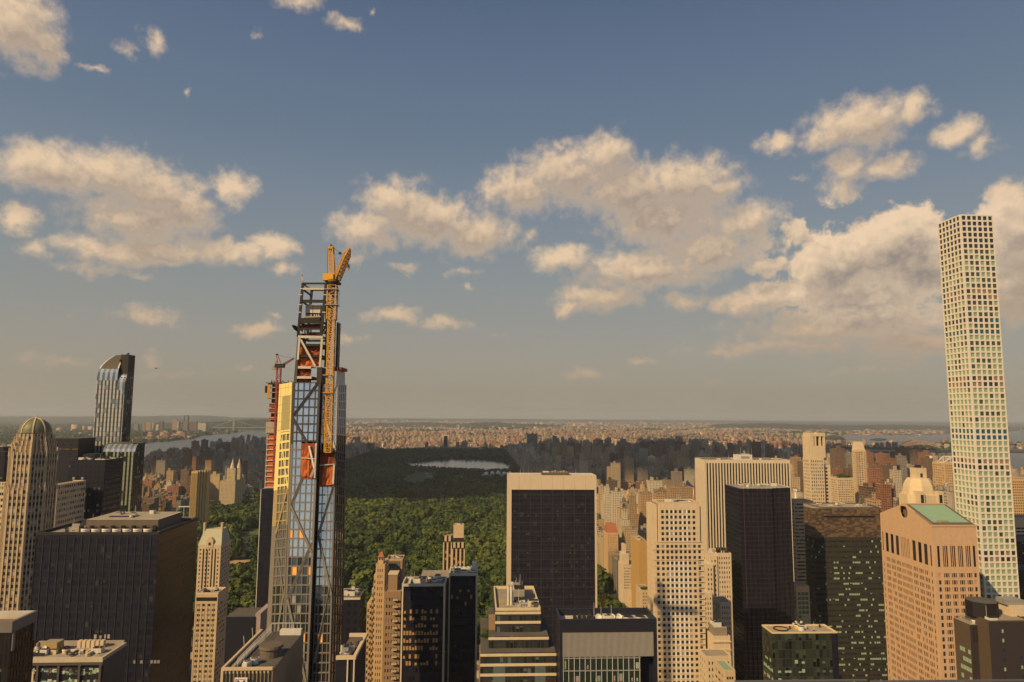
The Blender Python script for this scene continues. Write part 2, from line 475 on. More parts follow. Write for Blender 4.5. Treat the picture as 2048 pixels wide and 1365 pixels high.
mb = MB(); mb.poly([(-GX, -GX, 0), (GX, -GX, 0), (GX, GX, 0), (-GX, GX, 0)], ground_mat()); structure(mb, 'ground')

def flat(name, pts, z, mat, kind='structure'):
    mb = MB(); mb.poly([(p[0], p[1], z) for p in pts], mat); return mb.build(name, None, (0, 0, 0), kind)
def shore(pts): return [atz(x, y, 0) for x, y in pts]
def ccw(pts):
    a = sum(pts[i][0] * pts[(i + 1) % len(pts)][1] - pts[(i + 1) % len(pts)][0] * pts[i][1] for i in range(len(pts)))
    return pts if a > 0 else pts[::-1]
hud = shore([(0, 903), (80, 899), (170, 893), (290, 886), (345, 883), (385, 879), (402, 873), (440, 869), (480, 865), (535, 857), (620, 850)])
hud = [Vector((-6500, -2900, 0)), Vector((-4200, 2500, 0))] + [p for p in hud] + shore([(640, 854), (560, 868), (520, 876)]) + [Vector((-1780, 5200, 0)), Vector((-1700, -2900, 0))]
flat('river', ccw(hud), 1.2, M_WATER)
flat('river', ccw(shore([(1575, 877), (1640, 872), (1700, 870), (1830, 871), (1900, 868), (2150, 858), (2150, 885), (1990, 889), (1900, 889), (1780, 890), (1650, 889), (1600, 885)])), 1.2, M_WATER)
flat('river', ccw(shore([(1440, 893), (1380, 899), (1420, 905), (1560, 908), (1700, 917), (1700, 935), (1900, 945), (2150, 950), (2150, 908), (1905, 906), (1790, 911), (1600, 902)])), 1.2, M_WATER)
M_GREEN = surf('shore_green', (.035, .048, .02), .95, .5, .02)
def islet(pts, h):
    q = [atz(x, y, 0) for x, y in pts]; mb = MB()
    c = sum((Vector(p) for p in q), Vector()) / len(q)
    q = ccw([(p.x, p.y) for p in q])
    mb.prism(q, .5, h, M_GREEN, pts1=[(c.x + (p[0] - c.x) * .8, c.y + (p[1] - c.y) * .8) for p in q])
    return mb.build('island', None, (0, 0, 0), 'structure')
islet([(1640, 881), (1650, 876), (1668, 873), (1688, 876), (1692, 880), (1665, 883)], 20)
islet([(1738, 881), (1752, 878), (1775, 880), (1760, 883)], 12)

def ridge(name, tops, Y0, Yc, Y1, mat, seed, rough=10, n=160, step=9):
    """a wooded ridge: crest height read along its length, real depth from Y0 to Y1"""
    r = np.random.RandomState(seed)
    xs = [at(px, py, Yc) for px, py in tops]
    X = np.linspace(xs[0].x, xs[-1].x, n); H = np.interp(X, [p.x for p in xs], [p.z for p in xs])
    k = np.arange(n); H = H + sum(r.randn() * rough * .5 / (j + 1) ** .5 * np.sin(k * (.2 * j + .13) + r.rand() * 7) for j in range(8)) + r.randn(n) * rough * .25
    mb = MB(); vs, fs = [], []
    prof = [(Y0, 0), (Y0 + (Yc - Y0) * .35, .62), (Y0 + (Yc - Y0) * .7, .9), (Yc, 1), ((Yc + Y1) / 2, .8), (Y1, 0)]
    for j, (y, f) in enumerate(prof):
        for i in range(n):
            vs.append((X[i] * y / Yc, y + r.randn() * (Yc - Y0) * .03, max(0, H[i] * f + (r.randn() * rough * .5 if 0 < j < 5 else 0) - (2 if f == 0 else 0)) if f else -1))
    for j in range(len(prof) - 1):
        for i in range(n - 1): fs.append((j * n + i, j * n + i + 1, (j + 1) * n + i + 1, (j + 1) * n + i))
    mb.faces(vs, fs, mat, True)
    return mb.build(name, None, (0, 0, 0), 'structure')
M_RIDGE = surf('ridge_woods', (.032, .042, .02), .95, .6, .004)
M_RIDGE2 = surf('far_hills', (.045, .05, .03), .95, .5, .001)
ridge('hill', [(-80, 851), (60, 851), (200, 850), (300, 848), (400, 845), (440, 842), (500, 839), (545, 840), (600, 843), (640, 846)], 10700, 12000, 14500, M_RIDGE, 3, 9)
ridge('hill', [(-200, 833), (100, 834), (250, 833), (380, 831), (430, 832), (470, 836), (560, 836), (700, 839)], 19000, 23000, 27000, M_RIDGE2, 4, 8)
ridge('hill', [(680, 838), (760, 837), (900, 838), (1000, 838), (1120, 840), (1300, 841), (1500, 843), (1700, 846), (1900, 848), (2150, 850)], 24000, 28000, 33000, M_RIDGE2, 5, 7)
ridge('hill', [(1420, 850), (1470, 847), (1560, 847), (1600, 850), (1700, 851), (1800, 850), (1900, 853), (2150, 856)], 13500, 14500, 16000, M_RIDGE2, 6, 7)
ridge('hill', [(700, 850), (760, 846), (840, 845), (905, 847), (990, 845), (1060, 848), (1120, 851)], 13000, 14200, 15500, M_RIDGE2, 7, 7)

# ---------------------------------------------------------------- the park
PX0, PX1, PY0, PY1 = -690, 172, 756, 4840
def park_floor():
    m, g, p = newmat('park_floor')
    P = g.n('ShaderNodeNewGeometry').outputs['Position']
    g.put(p.inputs['Base Color'], g.mix(g.smooth(g.noise(P, .02, 4), .4, .6), (.02, .025, .01, 1), (.04, .045, .02, 1)))
    p.inputs['Roughness'].default_value = .95
    return m
flat('park', [(PX0, PY0, 0), (PX1, PY0, 0), (PX1, PY1, 0), (PX0, PY1, 0)], .4, park_floor())
M_LAWN = surf('lawn', (.075, .115, .03), .9, .25, .03)
M_SAND = surf('ball_field_sand', (.42, .29, .16), .9, .15, .05)
lake = ccw(shore([(805, 926), (850, 921), (905, 918.5), (960, 918), (1005, 923), (1024, 930), (1018, 939), (990, 941), (930, 939), (870, 936), (820, 933)]))
M_LAKE = surf('lake_water', (.03, .045, .055), .12, .05, .01, spec=.7)
flat('lake', lake, .9, M_LAKE)
LAWNS = [ccw(shore(q)) for q in (
    [(832, 944), (862, 945), (872, 954), (850, 967), (812, 966), (806, 958)],
    [(684, 1160), (716, 1157), (724, 1178), (716, 1190), (686, 1190)],
    [(498, 1058), (530, 1058), (530, 1094), (504, 1092)],
    [(448, 1122), (520, 1120), (525, 1136), (452, 1140)],
    [(750, 1084), (768, 1083), (772, 1091), (752, 1093)], [(938, 1092), (962, 1091), (960, 1098), (940, 1099)], [(842, 1042), (858, 1041), (858, 1046), (842, 1047)], [(720, 1046), (734, 1045), (734, 1050), (722, 1051)])]
for k, q in enumerate(LAWNS): flat('lawn', q, .8, M_SAND if k >= 3 else M_LAWN)
for q in ([(804, 953), (818, 952.4), (818, 954), (804, 954.6)], [(853, 952.5), (868, 952), (868, 953.6), (853, 954)], [(803, 957.6), (813, 957), (813, 958.6), (803, 959)], [(850, 948), (858, 947.6), (858, 949), (850, 949.4)]):
    flat('path', ccw(shore(q)), 1.2, M_SAND)
def inside(q, x, y):
    c, j = False, len(q) - 1
    for i in range(len(q)):
        if (q[i][1] > y) != (q[j][1] > y) and x < (q[j][0] - q[i][0]) * (y - q[i][1]) / (q[j][1] - q[i][1]) + q[i][0]: c = not c
        j = i
    return c

def leaf_mat(name, obj):
    m, g, p = newmat(name)
    if obj: r = g.n('ShaderNodeObjectInfo').outputs['Random']
    else: r = g.n('ShaderNodeAttribute', attribute_name='tone').outputs['Fac']
    P = g.n('ShaderNodeNewGeometry').outputs['Position']
    c = g.ramp(r, [(0, (.022, .042, .014)), (.3, (.044, .070, .018)), (.65, (.076, .104, .024)), (1, (.135, .150, .030))])
    g.put(p.inputs['Base Color'], g.scale(c, g.m('MULTIPLY_ADD', g.noise(P, .35, 3, .7), 1.1, .45)))
    p.inputs['Roughness'].default_value = .85; p.inputs['Specular IOR Level'].default_value = .2
    return m
M_LEAF, M_LEAFS = leaf_mat('leaves', True), leaf_mat('leaves_mass', False)
M_BARK = surf('bark', (.06, .045, .03), .9)

def crown_mesh(seed, lobes, per, size, core=True):
    """leaf clumps spread over uneven lobes of a unit crown (radius about 1, base at z 0)"""
    r = np.random.RandomState(seed); vs, fs = [], []
    L = []
    for i in range(lobes):
        a = r.rand() * 6.283; rad = .72 * r.rand() ** .5; h = .45 + .85 * r.rand() * (1 - .45 * rad)
        L.append((np.array([rad * math.cos(a), rad * math.sin(a), h]), .34 + .26 * r.rand()))
    for c, q in L:
        for _ in range(per):
            d = r.randn(3); d /= np.linalg.norm(d)
            if d[2] < -.55: d[2] = -d[2]
            p = c + d * q * (.92 + .16 * r.rand())
            n = d + r.randn(3) * .28; n /= np.linalg.norm(n)
            t = np.cross(n, r.randn(3)); t /= np.linalg.norm(t); b = np.cross(n, t)
            s = size * (.6 + .8 * r.rand()); k = len(vs)
            vs += [p - t * s - b * s * .7, p + t * s - b * s * .6, p + t * s * .7 + b * s, p - t * s * .8 + b * s * .8]
            fs.append((k, k + 1, k + 2, k + 3))
        if core:
            k = len(vs); n = 6
            for zz, rr in ((-.55, .45), (.0, .8), (.55, .45)):
                for i in range(n): vs.append(c + q * np.array([rr * math.cos(i * 1.047 + zz), rr * math.sin(i * 1.047 + zz), zz]))
            for j in range(2):
                for i in range(n): fs.append((k + j * n + i, k + j * n + (i + 1) % n, k + (j + 1) * n + (i + 1) % n, k + (j + 1) * n + i))
            fs.append(tuple(k + 2 * n + i for i in range(n)))
    return np.array(vs), fs
def bpmesh(name, vs, fs, mat):
    me = bpy.data.meshes.new(name); me.from_pydata([tuple(v) for v in vs], [], fs); me.materials.append(mat); me.update(); return me
CROWNS = [bpmesh('crown', *crown_mesh(s, 9 + s % 4, 52, .125), M_LEAF) for s in range(7)]
tb = MB()
tb.cyl(0, 0, 0, .55, .045, M_BARK, .03, 7)
for a in range(4): tb.bar((0, 0, .4), (.32 * math.cos(a * 1.6 + .3), .32 * math.sin(a * 1.6 + .3), .85), .03, M_BARK)
_t = tb.build('trunk'); TRUNK = _t.data; bpy.data.objects.remove(_t)

def add_tree(x, y, h, label, group, seed, z=0.4):
    o = thing('tree', (x, y, z), label, 'tree', group)
    rr = random.Random(seed)
    for nm, me in (('trunk', TRUNK), ('crown', CROWNS[seed % len(CROWNS)])):
        c = bpy.data.objects.new(nm, me); c.parent = o; COL.objects.link(c)
        w = h * .50 * rr.uniform(.85, 1.25)
        c.scale = (w, w, h * .62); c.rotation_euler = (0, 0, rr.uniform(0, 6.28))
        if nm == 'crown': c.location = (0, 0, h * .08)
    return o
DRIVES = [lambda y: -440 + 90 * math.sin(y / 310 + 1), lambda y: -60 + 95 * math.sin(y / 230), lambda y: -250 + 150 * math.sin(y / 410 + 2)]
def clear(x, y, m=0):
    for q in DRIVES:
        if abs(x - q(y)) < 9.5 and y > 770: return False
    if y < 2600 and math.sin(x * .031 + 2) * math.sin(y * .021) > .86: return False
    if inside(lake, x, y): return False
    for k, q in enumerate(LAWNS):
        for dy in (0, 25, 55, 85):
            if inside(q, x, y + dy * (1 if k else 1.8)): return False
    return True
NEAR_Y = 1150
M_DRIVE = surf('park_drive_asphalt', (.17, .155, .135), .9, .15, .05)
for q in DRIVES:
    mb = MB(); ys = [770 + 30 * k for k in range(66)]
    for k in range(65): mb.poly([(q(ys[k]) - 4.5, ys[k], .7), (q(ys[k]) + 4.5, ys[k], .7), (q(ys[k + 1]) + 4.5, ys[k + 1], .7), (q(ys[k + 1]) - 4.5, ys[k + 1], .7)], M_DRIVE)
    structure(mb, 'path')
def tree_spots():
    near, far = [], []
    y = PY0 - 70
    while y < PY1:
        st = 12.0 if y < 1500 else (14 if y < 2600 else 17)
        x = PX0 + 6 if y > PY0 else 118
        while x < (PX1 + 16 if y < 1500 else PX1 - 4):
            xx, yy = x + rng.uniform(-.5, .5) * st, y + rng.uniform(-.5, .5) * st
            if clear(xx, yy) and rng.random() < .95:
                h = rng.choice((rng.uniform(9, 15), rng.uniform(14, 20), rng.uniform(17, 23), rng.uniform(23, 30))) * (1 if math.sin(xx * .013) * math.sin(yy * .009) < .3 else .8)
                if yy > 1900: h = min(h, 19)
                if any(inside(lake, xx, yy + dy) for dy in (70, 150, 230, 310)): h = min(h, 8.5)
                p = proj((xx, yy, h))
                if p and -40 < p[0] < 2090 and p[1] < 1365:
                    (near if yy < NEAR_Y else far).append((xx, yy, h, p))
            x += st
        y += st
    return near, far
near, far = tree_spots()
GAPS = [(386, 528, 1000, 1290), (688, 1010, 1000, 1300), (1192, 1290, 1120, 1290)]
vis = [t for t in near if any(a < t[3][0] < b and c < t[3][1] < d for a, b, c, d in GAPS)]
rng.shuffle(vis)
vis.sort(key=lambda t: t[1])
ind = vis[:290]; ids = set(id(t) for t in ind)
for k, (x, y, h, p) in enumerate(ind):
    if p[0] < 560: lab, gr = 'leafy green tree of the park left of the tapering tower', 'park trees left of the tapering tower'
    elif p[0] > 1150: lab, gr = 'leafy dark green tree on the plaza below the avenue of apartment houses', 'trees of the avenue plaza'
    else: lab, gr = 'leafy green tree in the near belt of the park behind the hotels', 'near park trees behind the hotels'
    add_tree(x, y, h, lab, gr, k)
def tree_mass(name, trees, protos):
    """all further trees of the park as one mass"""
    V, F, T, nv = [], [], [], 0
    sizes = []
    for (x, y, h, _) in trees:
        vs, quads, six = protos[rng.randrange(len(protos))]
        a = rng.uniform(0, 6.28); w = h * .50 * rng.uniform(.85, 1.3)
        c, s = math.cos(a) * w, math.sin(a) * w
        P = np.empty_like(vs)
        P[:, 0] = vs[:, 0] * c - vs[:, 1] * s + x; P[:, 1] = vs[:, 0] * s + vs[:, 1] * c + y; P[:, 2] = vs[:, 2] * h * .62 + h * .08
        V.append(P); F.append(quads + nv); nv += len(vs)
        T.append(np.full(len(quads), min(1, max(0, rng.gauss(.42 + .25 * math.sin(x * .008 + 1) * math.sin(y * .006), .22)))))
    V = np.concatenate(V); F = np.concatenate(F); T = np.concatenate(T)
    return mass(name, V, F, M_LEAFS, np.stack([T, T, T, np.ones_like(T)], 1))
def mass(name, V, F, mat, tone):
    me = bpy.data.meshes.new(name)
    me.vertices.add(len(V)); me.vertices.foreach_set('co', V.astype(np.float32).ravel())
    me.loops.add(F.size); me.loops.foreach_set('vertex_index', F.astype(np.int32).ravel())
    me.polygons.add(len(F)); me.polygons.foreach_set('loop_start', np.arange(0, F.size, F.shape[1], dtype=np.int32))
    at_ = me.attributes.new('tone', 'FLOAT_COLOR', 'FACE'); at_.data.foreach_set('color', tone.astype(np.float32).ravel())
    me.materials.append(mat); me.update(calc_edges=True)
    o = bpy.data.objects.new(name, me); COL.objects.link(o); o['kind'] = 'stuff'
    return o
def protos(n, lobes, per, size):
    out = []
    for s in range(n):
        vs, fs = crown_mesh(50 + s, lobes, per, size, True)
        q = [f if len(f) == 4 else None for f in fs]
        six = []
        for f in fs:
            if len(f) == 6: six += [(f[0], f[1], f[2], f[3]), (f[0], f[3], f[4], f[5])]
        out.append((vs, np.array([f for f in q if f] + six), None))
    return out
rest = [t for t in near if id(t) not in ids]
mid_ = [t for t in far if t[1] < 1900]; far_ = [t for t in far if t[1] >= 1900]
o = tree_mass('woodland', rest + mid_, protos(6, 8, 26, .17)); tag(o, 'sunlit green woodland of the park behind the near belt of trees', 'woodland', kind='stuff')
o = tree_mass('woodland', far_, protos(5, 5, 8, .4)); tag(o, 'dark shaded woodland round the lake in the far park', 'woodland', kind='stuff')

# ---------------------------------------------------------------- the air and the cloud bank whose shadow lies on the far park
mh = bpy.data.materials.new('haze'); mh.use_nodes = True
ht = mh.node_tree; ht.nodes.clear(); hg = G(ht)
ho, hv = hg.n('ShaderNodeOutputMaterial'), hg.n('ShaderNodeVolumePrincipled')
hv.inputs['Color'].default_value = (.70, .75, .82, 1); hv.inputs['Density'].default_value = 3.8e-5; hv.inputs['Anisotropy'].default_value = 0
ht.links.new(hv.outputs[0], ho.inputs['Volume'])
mb = MB(); mb.box(-GX - 500, GX + 500, -GX - 500, GX + 500, -3, 452, mh)
mb.build('haze', None, (0, 0, 0), 'stuff')

M_CLOUD = surf('cloud', (.85, .85, .86), 1.0, .05, .002)
cv, cf = [], []
rc = np.random.RandomState(9)
def puff(x, y, z, r):
    n, k = 10, len(cv)
    for i in range(1, 7):
        t = math.pi * i / 7
        for j in range(n):
            q = r * (.85 + .3 * rc.rand())
            cv.append((x + q * math.sin(t) * math.cos(j * .6283), y + q * math.sin(t) * math.sin(j * .6283), z + q * .45 * math.cos(t)))
    for i in range(5):
        for j in range(n): cf.append((k + i * n + j, k + (i + 1) * n + j, k + (i + 1) * n + (j + 1) % n, k + i * n + (j + 1) % n))
    cf.append(tuple(k + j for j in range(n))); cf.append(tuple(k + 50 + j for j in range(n - 1, -1, -1)))
CZ = 2750.0
def over(x, y):      # the place in the cloud layer that shades ground point (x, y)
    t = CZ / -sun_dir.z
    return x - sun_dir.x * t, y - sun_dir.y * t
for gx in range(-1500, 3300, 330):
    y0 = 2130 + 160 * math.sin(gx * .004 + 1) + (0 if -380 < gx < 200 else (200 if gx > 0 else 420))
    y1 = 5000 + 250 * math.sin(gx * .003)
    y = y0 + 190
    while y < y1:
        if rc.rand() < .17 and not -700 < gx < 250: y += 330; continue
        a, b = over(gx + rc.uniform(-90, 90), y + rc.uniform(-60, 60))
        puff(a, b, CZ + rc.uniform(-40, 90), rc.uniform(250, 330))
        y += 330
mb = MB(); mb.faces(cv, cf, M_CLOUD, True)
o = mb.build('cloud', None, (0, 0, 0)); tag(o, 'broad white cloud bank high over the city that shades the far park', 'cloud')
# ---------------------------------------------------------------- shared materials of the near towers
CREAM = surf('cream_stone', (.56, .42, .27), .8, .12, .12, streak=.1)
CREAM2 = surf('pale_limestone', (.60, .47, .32), .8, .12, .15, streak=.12)
WHITE = surf('white_concrete', (.69, .62, .54), .75, .06, .1, streak=.05)
PINK = surf('pink_granite', (.54, .35, .215), .75, .10, .35, streak=.06)
TRAV = surf('travertine', (.60, .48, .35), .7, .08, .15, streak=.08)
MARBLE = surf('white_marble', (.62, .51, .38), .6, .08, .2, streak=.06)
ROOF = surf('roof_gravel', (.30, .25, .19), .95, .35, .12)
ROOFP = surf('roof_paving', (.34, .29, .225), .95, .3, .2)
ROOFD = surf('dark_roof', (.10, .09, .08), .95, .4, .12)
ROOFW = surf('pale_roof', (.52, .47, .40), .9, .25, .1)
STEEL = surf('painted_steel', (.026, .021, .021), .6, .2, .4)
ALU = surf('grey_metal', (.34, .32, .30), .5, .2, .5, metal=.3)
PALE = surf('pale_metal', (.60, .56, .50), .5, .15, .5)
YELLOW = surf('yellow_paint', (.62, .36, .035), .5, .1, .5)
BLACKG = glass('black_glass', (0.016, 0.016, 0.029), .1, .25)
DARKG = glass('dark_glass', (0.023, 0.028, 0.046), .08, .5)
GREENB = surf('green_blind', (.25, .35, .22), .35, .14, .8, spec=.5)
TEALG = glass('teal_glass', (.012, .10, .15), .1, .5)
GREENG = glass('green_glass', (.018, .032, .026), .07, .6)
LITG = surf('lit_green_pane', (.30, .42, .29), .3, .25, .9, spec=.5)
BLIND = surf('window_blind', (.30, .27, .25), .4, .3, .9, spec=.5)
def rpick(seed, table):
    r = random.Random(seed); ms = [m for m, w in table]; ws = [w for m, w in table]
    cache = {}
    def f(i, k):
        if (i, k) not in cache: cache[i, k] = r.choices(ms, ws)[0]
        return cache[i, k]
    return f
def parapet(root, x0, x1, y0, y1, z, h, t, mat, name='parapet'):
    mb = MB()
    mb.box(x0, x1, y0, y0 + t, z, z + h, mat); mb.box(x0, x1, y1 - t, y1, z, z + h, mat)
    mb.box(x0, x0 + t, y0 + t, y1 - t, z, z + h, mat); mb.box(x1 - t, x1, y0 + t, y1 - t, z, z + h, mat)
    return mb.build(name, root)
def clutter(root, x0, x1, y0, y1, z, seed, n=8, mats=None):
    """plant on a roof: each unit a part of its building"""
    r = random.Random(seed); mats = mats or [ALU, PALE, ROOFW, STEEL]
    mb = MB(); mb.box(x0 - .8, x1 + .8, y0 - .8, y1 + .8, z + .01, z + .06, ROOFP); root = mb.build('roof_paving', root)
    for k in range(int(n * 1.6)):
        x, y = r.uniform(x0, x1), r.uniform(y0, y1); m = r.choice(mats); kind = r.choice('bbfdav')
        mb = MB()
        if kind == 'b':
            w, d, h = r.uniform(1.5, 4.5), r.uniform(1.5, 3.5), r.uniform(1, 2.6)
            mb.box(x - w / 2, x + w / 2, y - d / 2, y + d / 2, z, z + h, m); mb.box(x - w / 2 + .3, x + w / 2 - .3, y - d / 2 + .3, y + d / 2 - .3, z + h, z + h + .25, STEEL)
            mb.build('air_handler', root)
        elif kind == 'f':
            mb.cyl(x, y, z, z + 1.2, 1.3, m, seg=14); mb.cyl(x, y, z + 1.2, z + 1.7, 1.45, PALE, 1.3, 14, STEEL); mb.build('cooling_fan', root)
        elif kind == 'd':
            L = r.uniform(4, 9); a = r.choice((0, 1))
            mb.box(x - (L / 2 if a else .4), x + (L / 2 if a else .4), y - (.4 if a else L / 2), y + (.4 if a else L / 2), z + .5, z + 1.3, m)
            mb.box(x - .3, x + .3, y - .3, y + .3, z, z + .5, STEEL); mb.build('duct', root)
        elif kind == 'a':
            mb.cyl(x, y, z, z + r.uniform(3, 7), .09, PALE, .05, 6); mb.cyl(x, y, z, z + .4, .4, STEEL, seg=8); mb.build('antenna', root)
        else:
            mb.cyl(x, y, z, z + 1.0, .35, m, seg=8); mb.cyl(x, y, z + 1.0, z + 1.4, .6, m, .25, 8); mb.build('roof_vent', root)
def dish(root, x, y, z, r, name='satellite_dish', tilt=(0, -.6)):
    mb = MB(); vs, fs = [], []
    for k in range(5):
        q = r * k / 4
        for i in range(14):
            a = i * 6.2832 / 14
            X, Y = q * math.cos(a), q * math.sin(a); Z = .45 * q * q / r
            vs.append((x + X, y - .8 * Z + Y * .55, z + r + Y * .83 + Z * .3))
    for k in range(4):
        for i in range(14): fs.append((k * 14 + i, k * 14 + (i + 1) % 14, (k + 1) * 14 + (i + 1) % 14, (k + 1) * 14 + i))
    mb.faces(vs, fs, PALE, True); mb.cyl(x, y + .3, z, z + r, .12, STEEL, seg=6)
    return mb.build(name, root)

# ---------------------------------------------------------------- the slim white tower (square grid of square windows)
x0, x1, y0, y1, zt = 389.5, 416.7, 524.0, 550.5, 419.6
t = thing('slim_tower', ((x0 + x1) / 2, (y0 + y1) / 2, 0), 'very slim pale concrete tower with a square grid of square windows', 'skyscraper')
wins, mb = [], MB()
W6 = [(.62 + 4.5 * i * (27.2 - .35) / 27.2 + .35, .62 + 4.5 * i * (27.2 - .35) / 27.2 + .35 + 3.25) for i in range(6)]
nr = 68; pz = 4.66
zc = [(zt - 1.15 - 3.3 - pz * k, zt - 1.15 - pz * k) for k in range(nr)][::-1]
r432 = random.Random(5)
PANES = surf('shaded_green_pane', (.045, .062, .052), .2, .3, .8, spec=.6)
void = {13, 14, 28, 29, 42, 43, 57, 58}
VOID = surf('open_plant_floor', (.25, .17, .13), .9, .3)
rowp = {}
for k in range(nr):
    row = nr - 1 - k
    if row in void: rowp[k] = [(VOID, .5), (DARKG, .5)]
    elif row < 6: rowp[k] = [(DARKG, 1)]
    elif row in (18, 20, 37, 38): rowp[k] = [(TEALG, 1)] if row != 18 else [(DARKG, .7), (TEALG, .3)]
    elif row < 18: rowp[k] = [(PANES, .6), (GREENB, .4)]
    else: rowp[k] = [(GREENB, r432.choice((1., 1., .97, .9, .3))), (PANES, .06 if r432.random() < .6 else .5)]
cache432 = {}
def pick432(i, k, side=0):
    key = (side, i, k)
    if key not in cache432:
        ms = rowp[k]; cache432[key] = r432.choices([m for m, w in ms], [w for m, w in ms])[0]
    return cache432[key]
grid_face(mb, wins, (x0, y0), S_, x1 - x0, zc[0][0] - 2, zt, W6, zc, .62, WHITE, lambda i, k: pick432(i, k, 0))
f = (y1 - y0) / (x1 - x0)
grid_face(mb, wins, (x0, y1), W_, y1 - y0, zc[0][0] - 2, zt, [(a * f, b * f) for a, b in W6], zc, .62, WHITE, lambda i, k: pick432(i, k, 1))
mb.box(x0 + .05, x1 - .05, y0 + .05, y1 - .05, 0, zc[0][0] - 2, WHITE)
mb.box(x0 - .6, x0, y0 - .6, y0, zc[0][0] - 2, zt - .003, WHITE)
mb.build('facade', t)
mb = MB(); mb.box(x0 + .25, x1 - .1, y0 + .25, y1 - .1, zc[0][0] - 2, zt - .3, STEEL, ROOFW); mb.build('core', t)
put_windows(t, wins)

# ---------------------------------------------------------------- the pink granite tower with a gabled top
x0, x1, y0, y1, ze, zr = 300.9, 331.2, 450.0, 508.0, 183.6, 193.9
ym = (y0 + y1) / 2
t = thing('gabled_tower', (x0, y0, 0), 'pink granite tower with a gabled top, green roof slope and round notch', 'skyscraper')
wins, mb = [], MB()
rows = [(ze - 33.4 - 4.5 * k, ze - 30.6 - 4.5 * k) for k in range(24)][::-1]
Wc = [(1.2, 2.5)]
for a in (5.2, 11.4, 17.6): Wc += [(a, a + 1.4), (a + 1.65, a + 3.05), (a + 3.3, a + 4.7)]
Wc += [(23.5 + 1.45 * i, 24.68 + 1.45 * i) for i in range(8)]
for a in (36.6, 42.8, 49.0): Wc += [(a, a + 1.4), (a + 1.65, a + 3.05), (a + 3.3, a + 4.7)]
Wc += [(55.4, 56.8)]
BROWNG = glass('brown_glass', (.03, .022, .018), .1, .5)
pk = rpick(8, [(DARKG, .55), (BROWNG, .4), (surf('amber_blind', (.5, .3, .14), .5, .2), .05)])
zb = rows[0][0] - 2
grid_face(mb, wins, (x0, y1), W_, y1 - y0, zb, ze - 28, Wc, rows, .45, PINK, pk)
Sc = [(2.6, 4.4)]
for a in (6.4, 11.6, 16.8, 22.0): Sc += [(a, a + .9), (a + 1.1, a + 2.6), (a + 2.8, a + 3.7)]
Sc += [(27.0, 28.8)]
grid_face(mb, wins, (x0, y0), S_, x1 - x0, zb, ze - 28, Sc, rows, .45, PINK, pk)
upW = [(1.2, 2.7)] + [(a, a + 3.9) for a in (5.2, 11.4, 17.6)] + [(23.7 + 1.75 * i, 24.75 + 1.75 * i) for i in range(6)] + [(a, a + 3.9) for a in (36.6, 42.8, 49.0)] + [(55.3, 57)]
grid_face(mb, wins, (x0, y1), W_, y1 - y0, ze - 28, ze - 9.5, upW, [(ze - 26.6, ze - 13.0)], .45, PINK, rpick(3, [(BLACKG, .6), (STEEL, .4)]))
upS = [(2.6, 4.4)]
for a in (6.4, 11.6, 16.8, 22.0): upS += [(a, a + .9), (a + 1.15, a + 2.05), (a + 2.3, a + 3.4)]
upS += [(27.0, 28.8)]
grid_face(mb, wins, (x0, y0), S_, x1 - x0, ze - 28, ze - 9.5, upS, [(ze - 26.6, ze - 13.0)], .45, PINK, rpick(3, [(BLACKG, .7), (STEEL, .3)]))
mb.box(x0 - .45, x1, y0 - .45, y1, ze - 9.5, ze, PINK)
mb.box(x0 + .3, x1, y0 + .3, y1, 0, zb, PINK)
# gable walls, the west one with its round notch
cy_, cz_, cr = ym, 188.6, 4.6
arc = [(cy_ + cr * math.cos(a), cz_ + cr * math.sin(a)) for a in [R(-90 + 15 * k) for k in range(25)]]
for xw, xe in ((x0 - .45, x0 + .5), (x1 - .6, x1)):
    if xw < x0:
        right = [(y0 - .45, ze), (ym - .0, ze)] + [(cy_ - (p[0] - cy_), p[1]) for p in arc if p[0] >= cy_ - .01][:11] + [(ym - 3.0, zr - .6)]
        for sgn in (1, -1):
            pr = [(ym - sgn * (ym - q[0]), q[1]) for q in right]
            vs = [(xw, q[0], q[1]) for q in pr] + [(xe, q[0], q[1]) for q in pr]; n = len(pr)
            mb.faces(vs, [tuple(range(n)), tuple(range(2 * n - 1, n - 1, -1))] + [(i, (i + 1) % n, n + (i + 1) % n, n + i) for i in range(n)], PINK)
        mb.box(xw + .05, xe - .05, ym - 3.05, ym + 3.05, zr - 1.3, zr - .05, PINK)
    else:
        pr = [(y0 - .45, ze), (y1, ze), (ym, zr)]
        vs = [(xw, q[0], q[1]) for q in pr] + [(xe, q[0], q[1]) for q in pr]
        mb.faces(vs, [(0, 1, 2), (5, 4, 3)] + [(i, (i + 1) % 3, 3 + (i + 1) % 3, 3 + i) for i in range(3)], PINK)
mb.build('facade', t)
mb = MB(); mb.box(x0 + .2, x1 - .02, y0 + .25, y1 - .02, zb, ze - .2, BLACKG); mb.build('core', t)
mb = MB()
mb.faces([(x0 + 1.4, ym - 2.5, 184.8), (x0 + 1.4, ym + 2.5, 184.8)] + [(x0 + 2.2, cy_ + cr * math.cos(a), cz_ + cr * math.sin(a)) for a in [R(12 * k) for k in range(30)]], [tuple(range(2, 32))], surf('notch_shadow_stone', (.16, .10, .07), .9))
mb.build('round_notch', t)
GRN = surf('green_copper_roof', (.24, .36, .25), .55, .10, .06)
mb = MB()
mb.faces([(x0 - .3, y0 - .5, ze + .35), (x1, y0 - .5, ze + .35), (x1, ym, zr + .25), (x0 - .3, ym, zr + .25), (x0 - .3, y1, ze + .1), (x1, y1, ze + .1)], [(0, 1, 2, 3), (3, 2, 5, 4)], surf('brown_roof_edge', (.26, .18, .12), .8))
mb.box(x0 - .5, x1 + .1, y0 - .8, y0 + .5, ze - .55, ze + .5, PINK)
mb.bar((x0, ym, zr + .2), (x1, ym, zr + .2), .9, PINK)
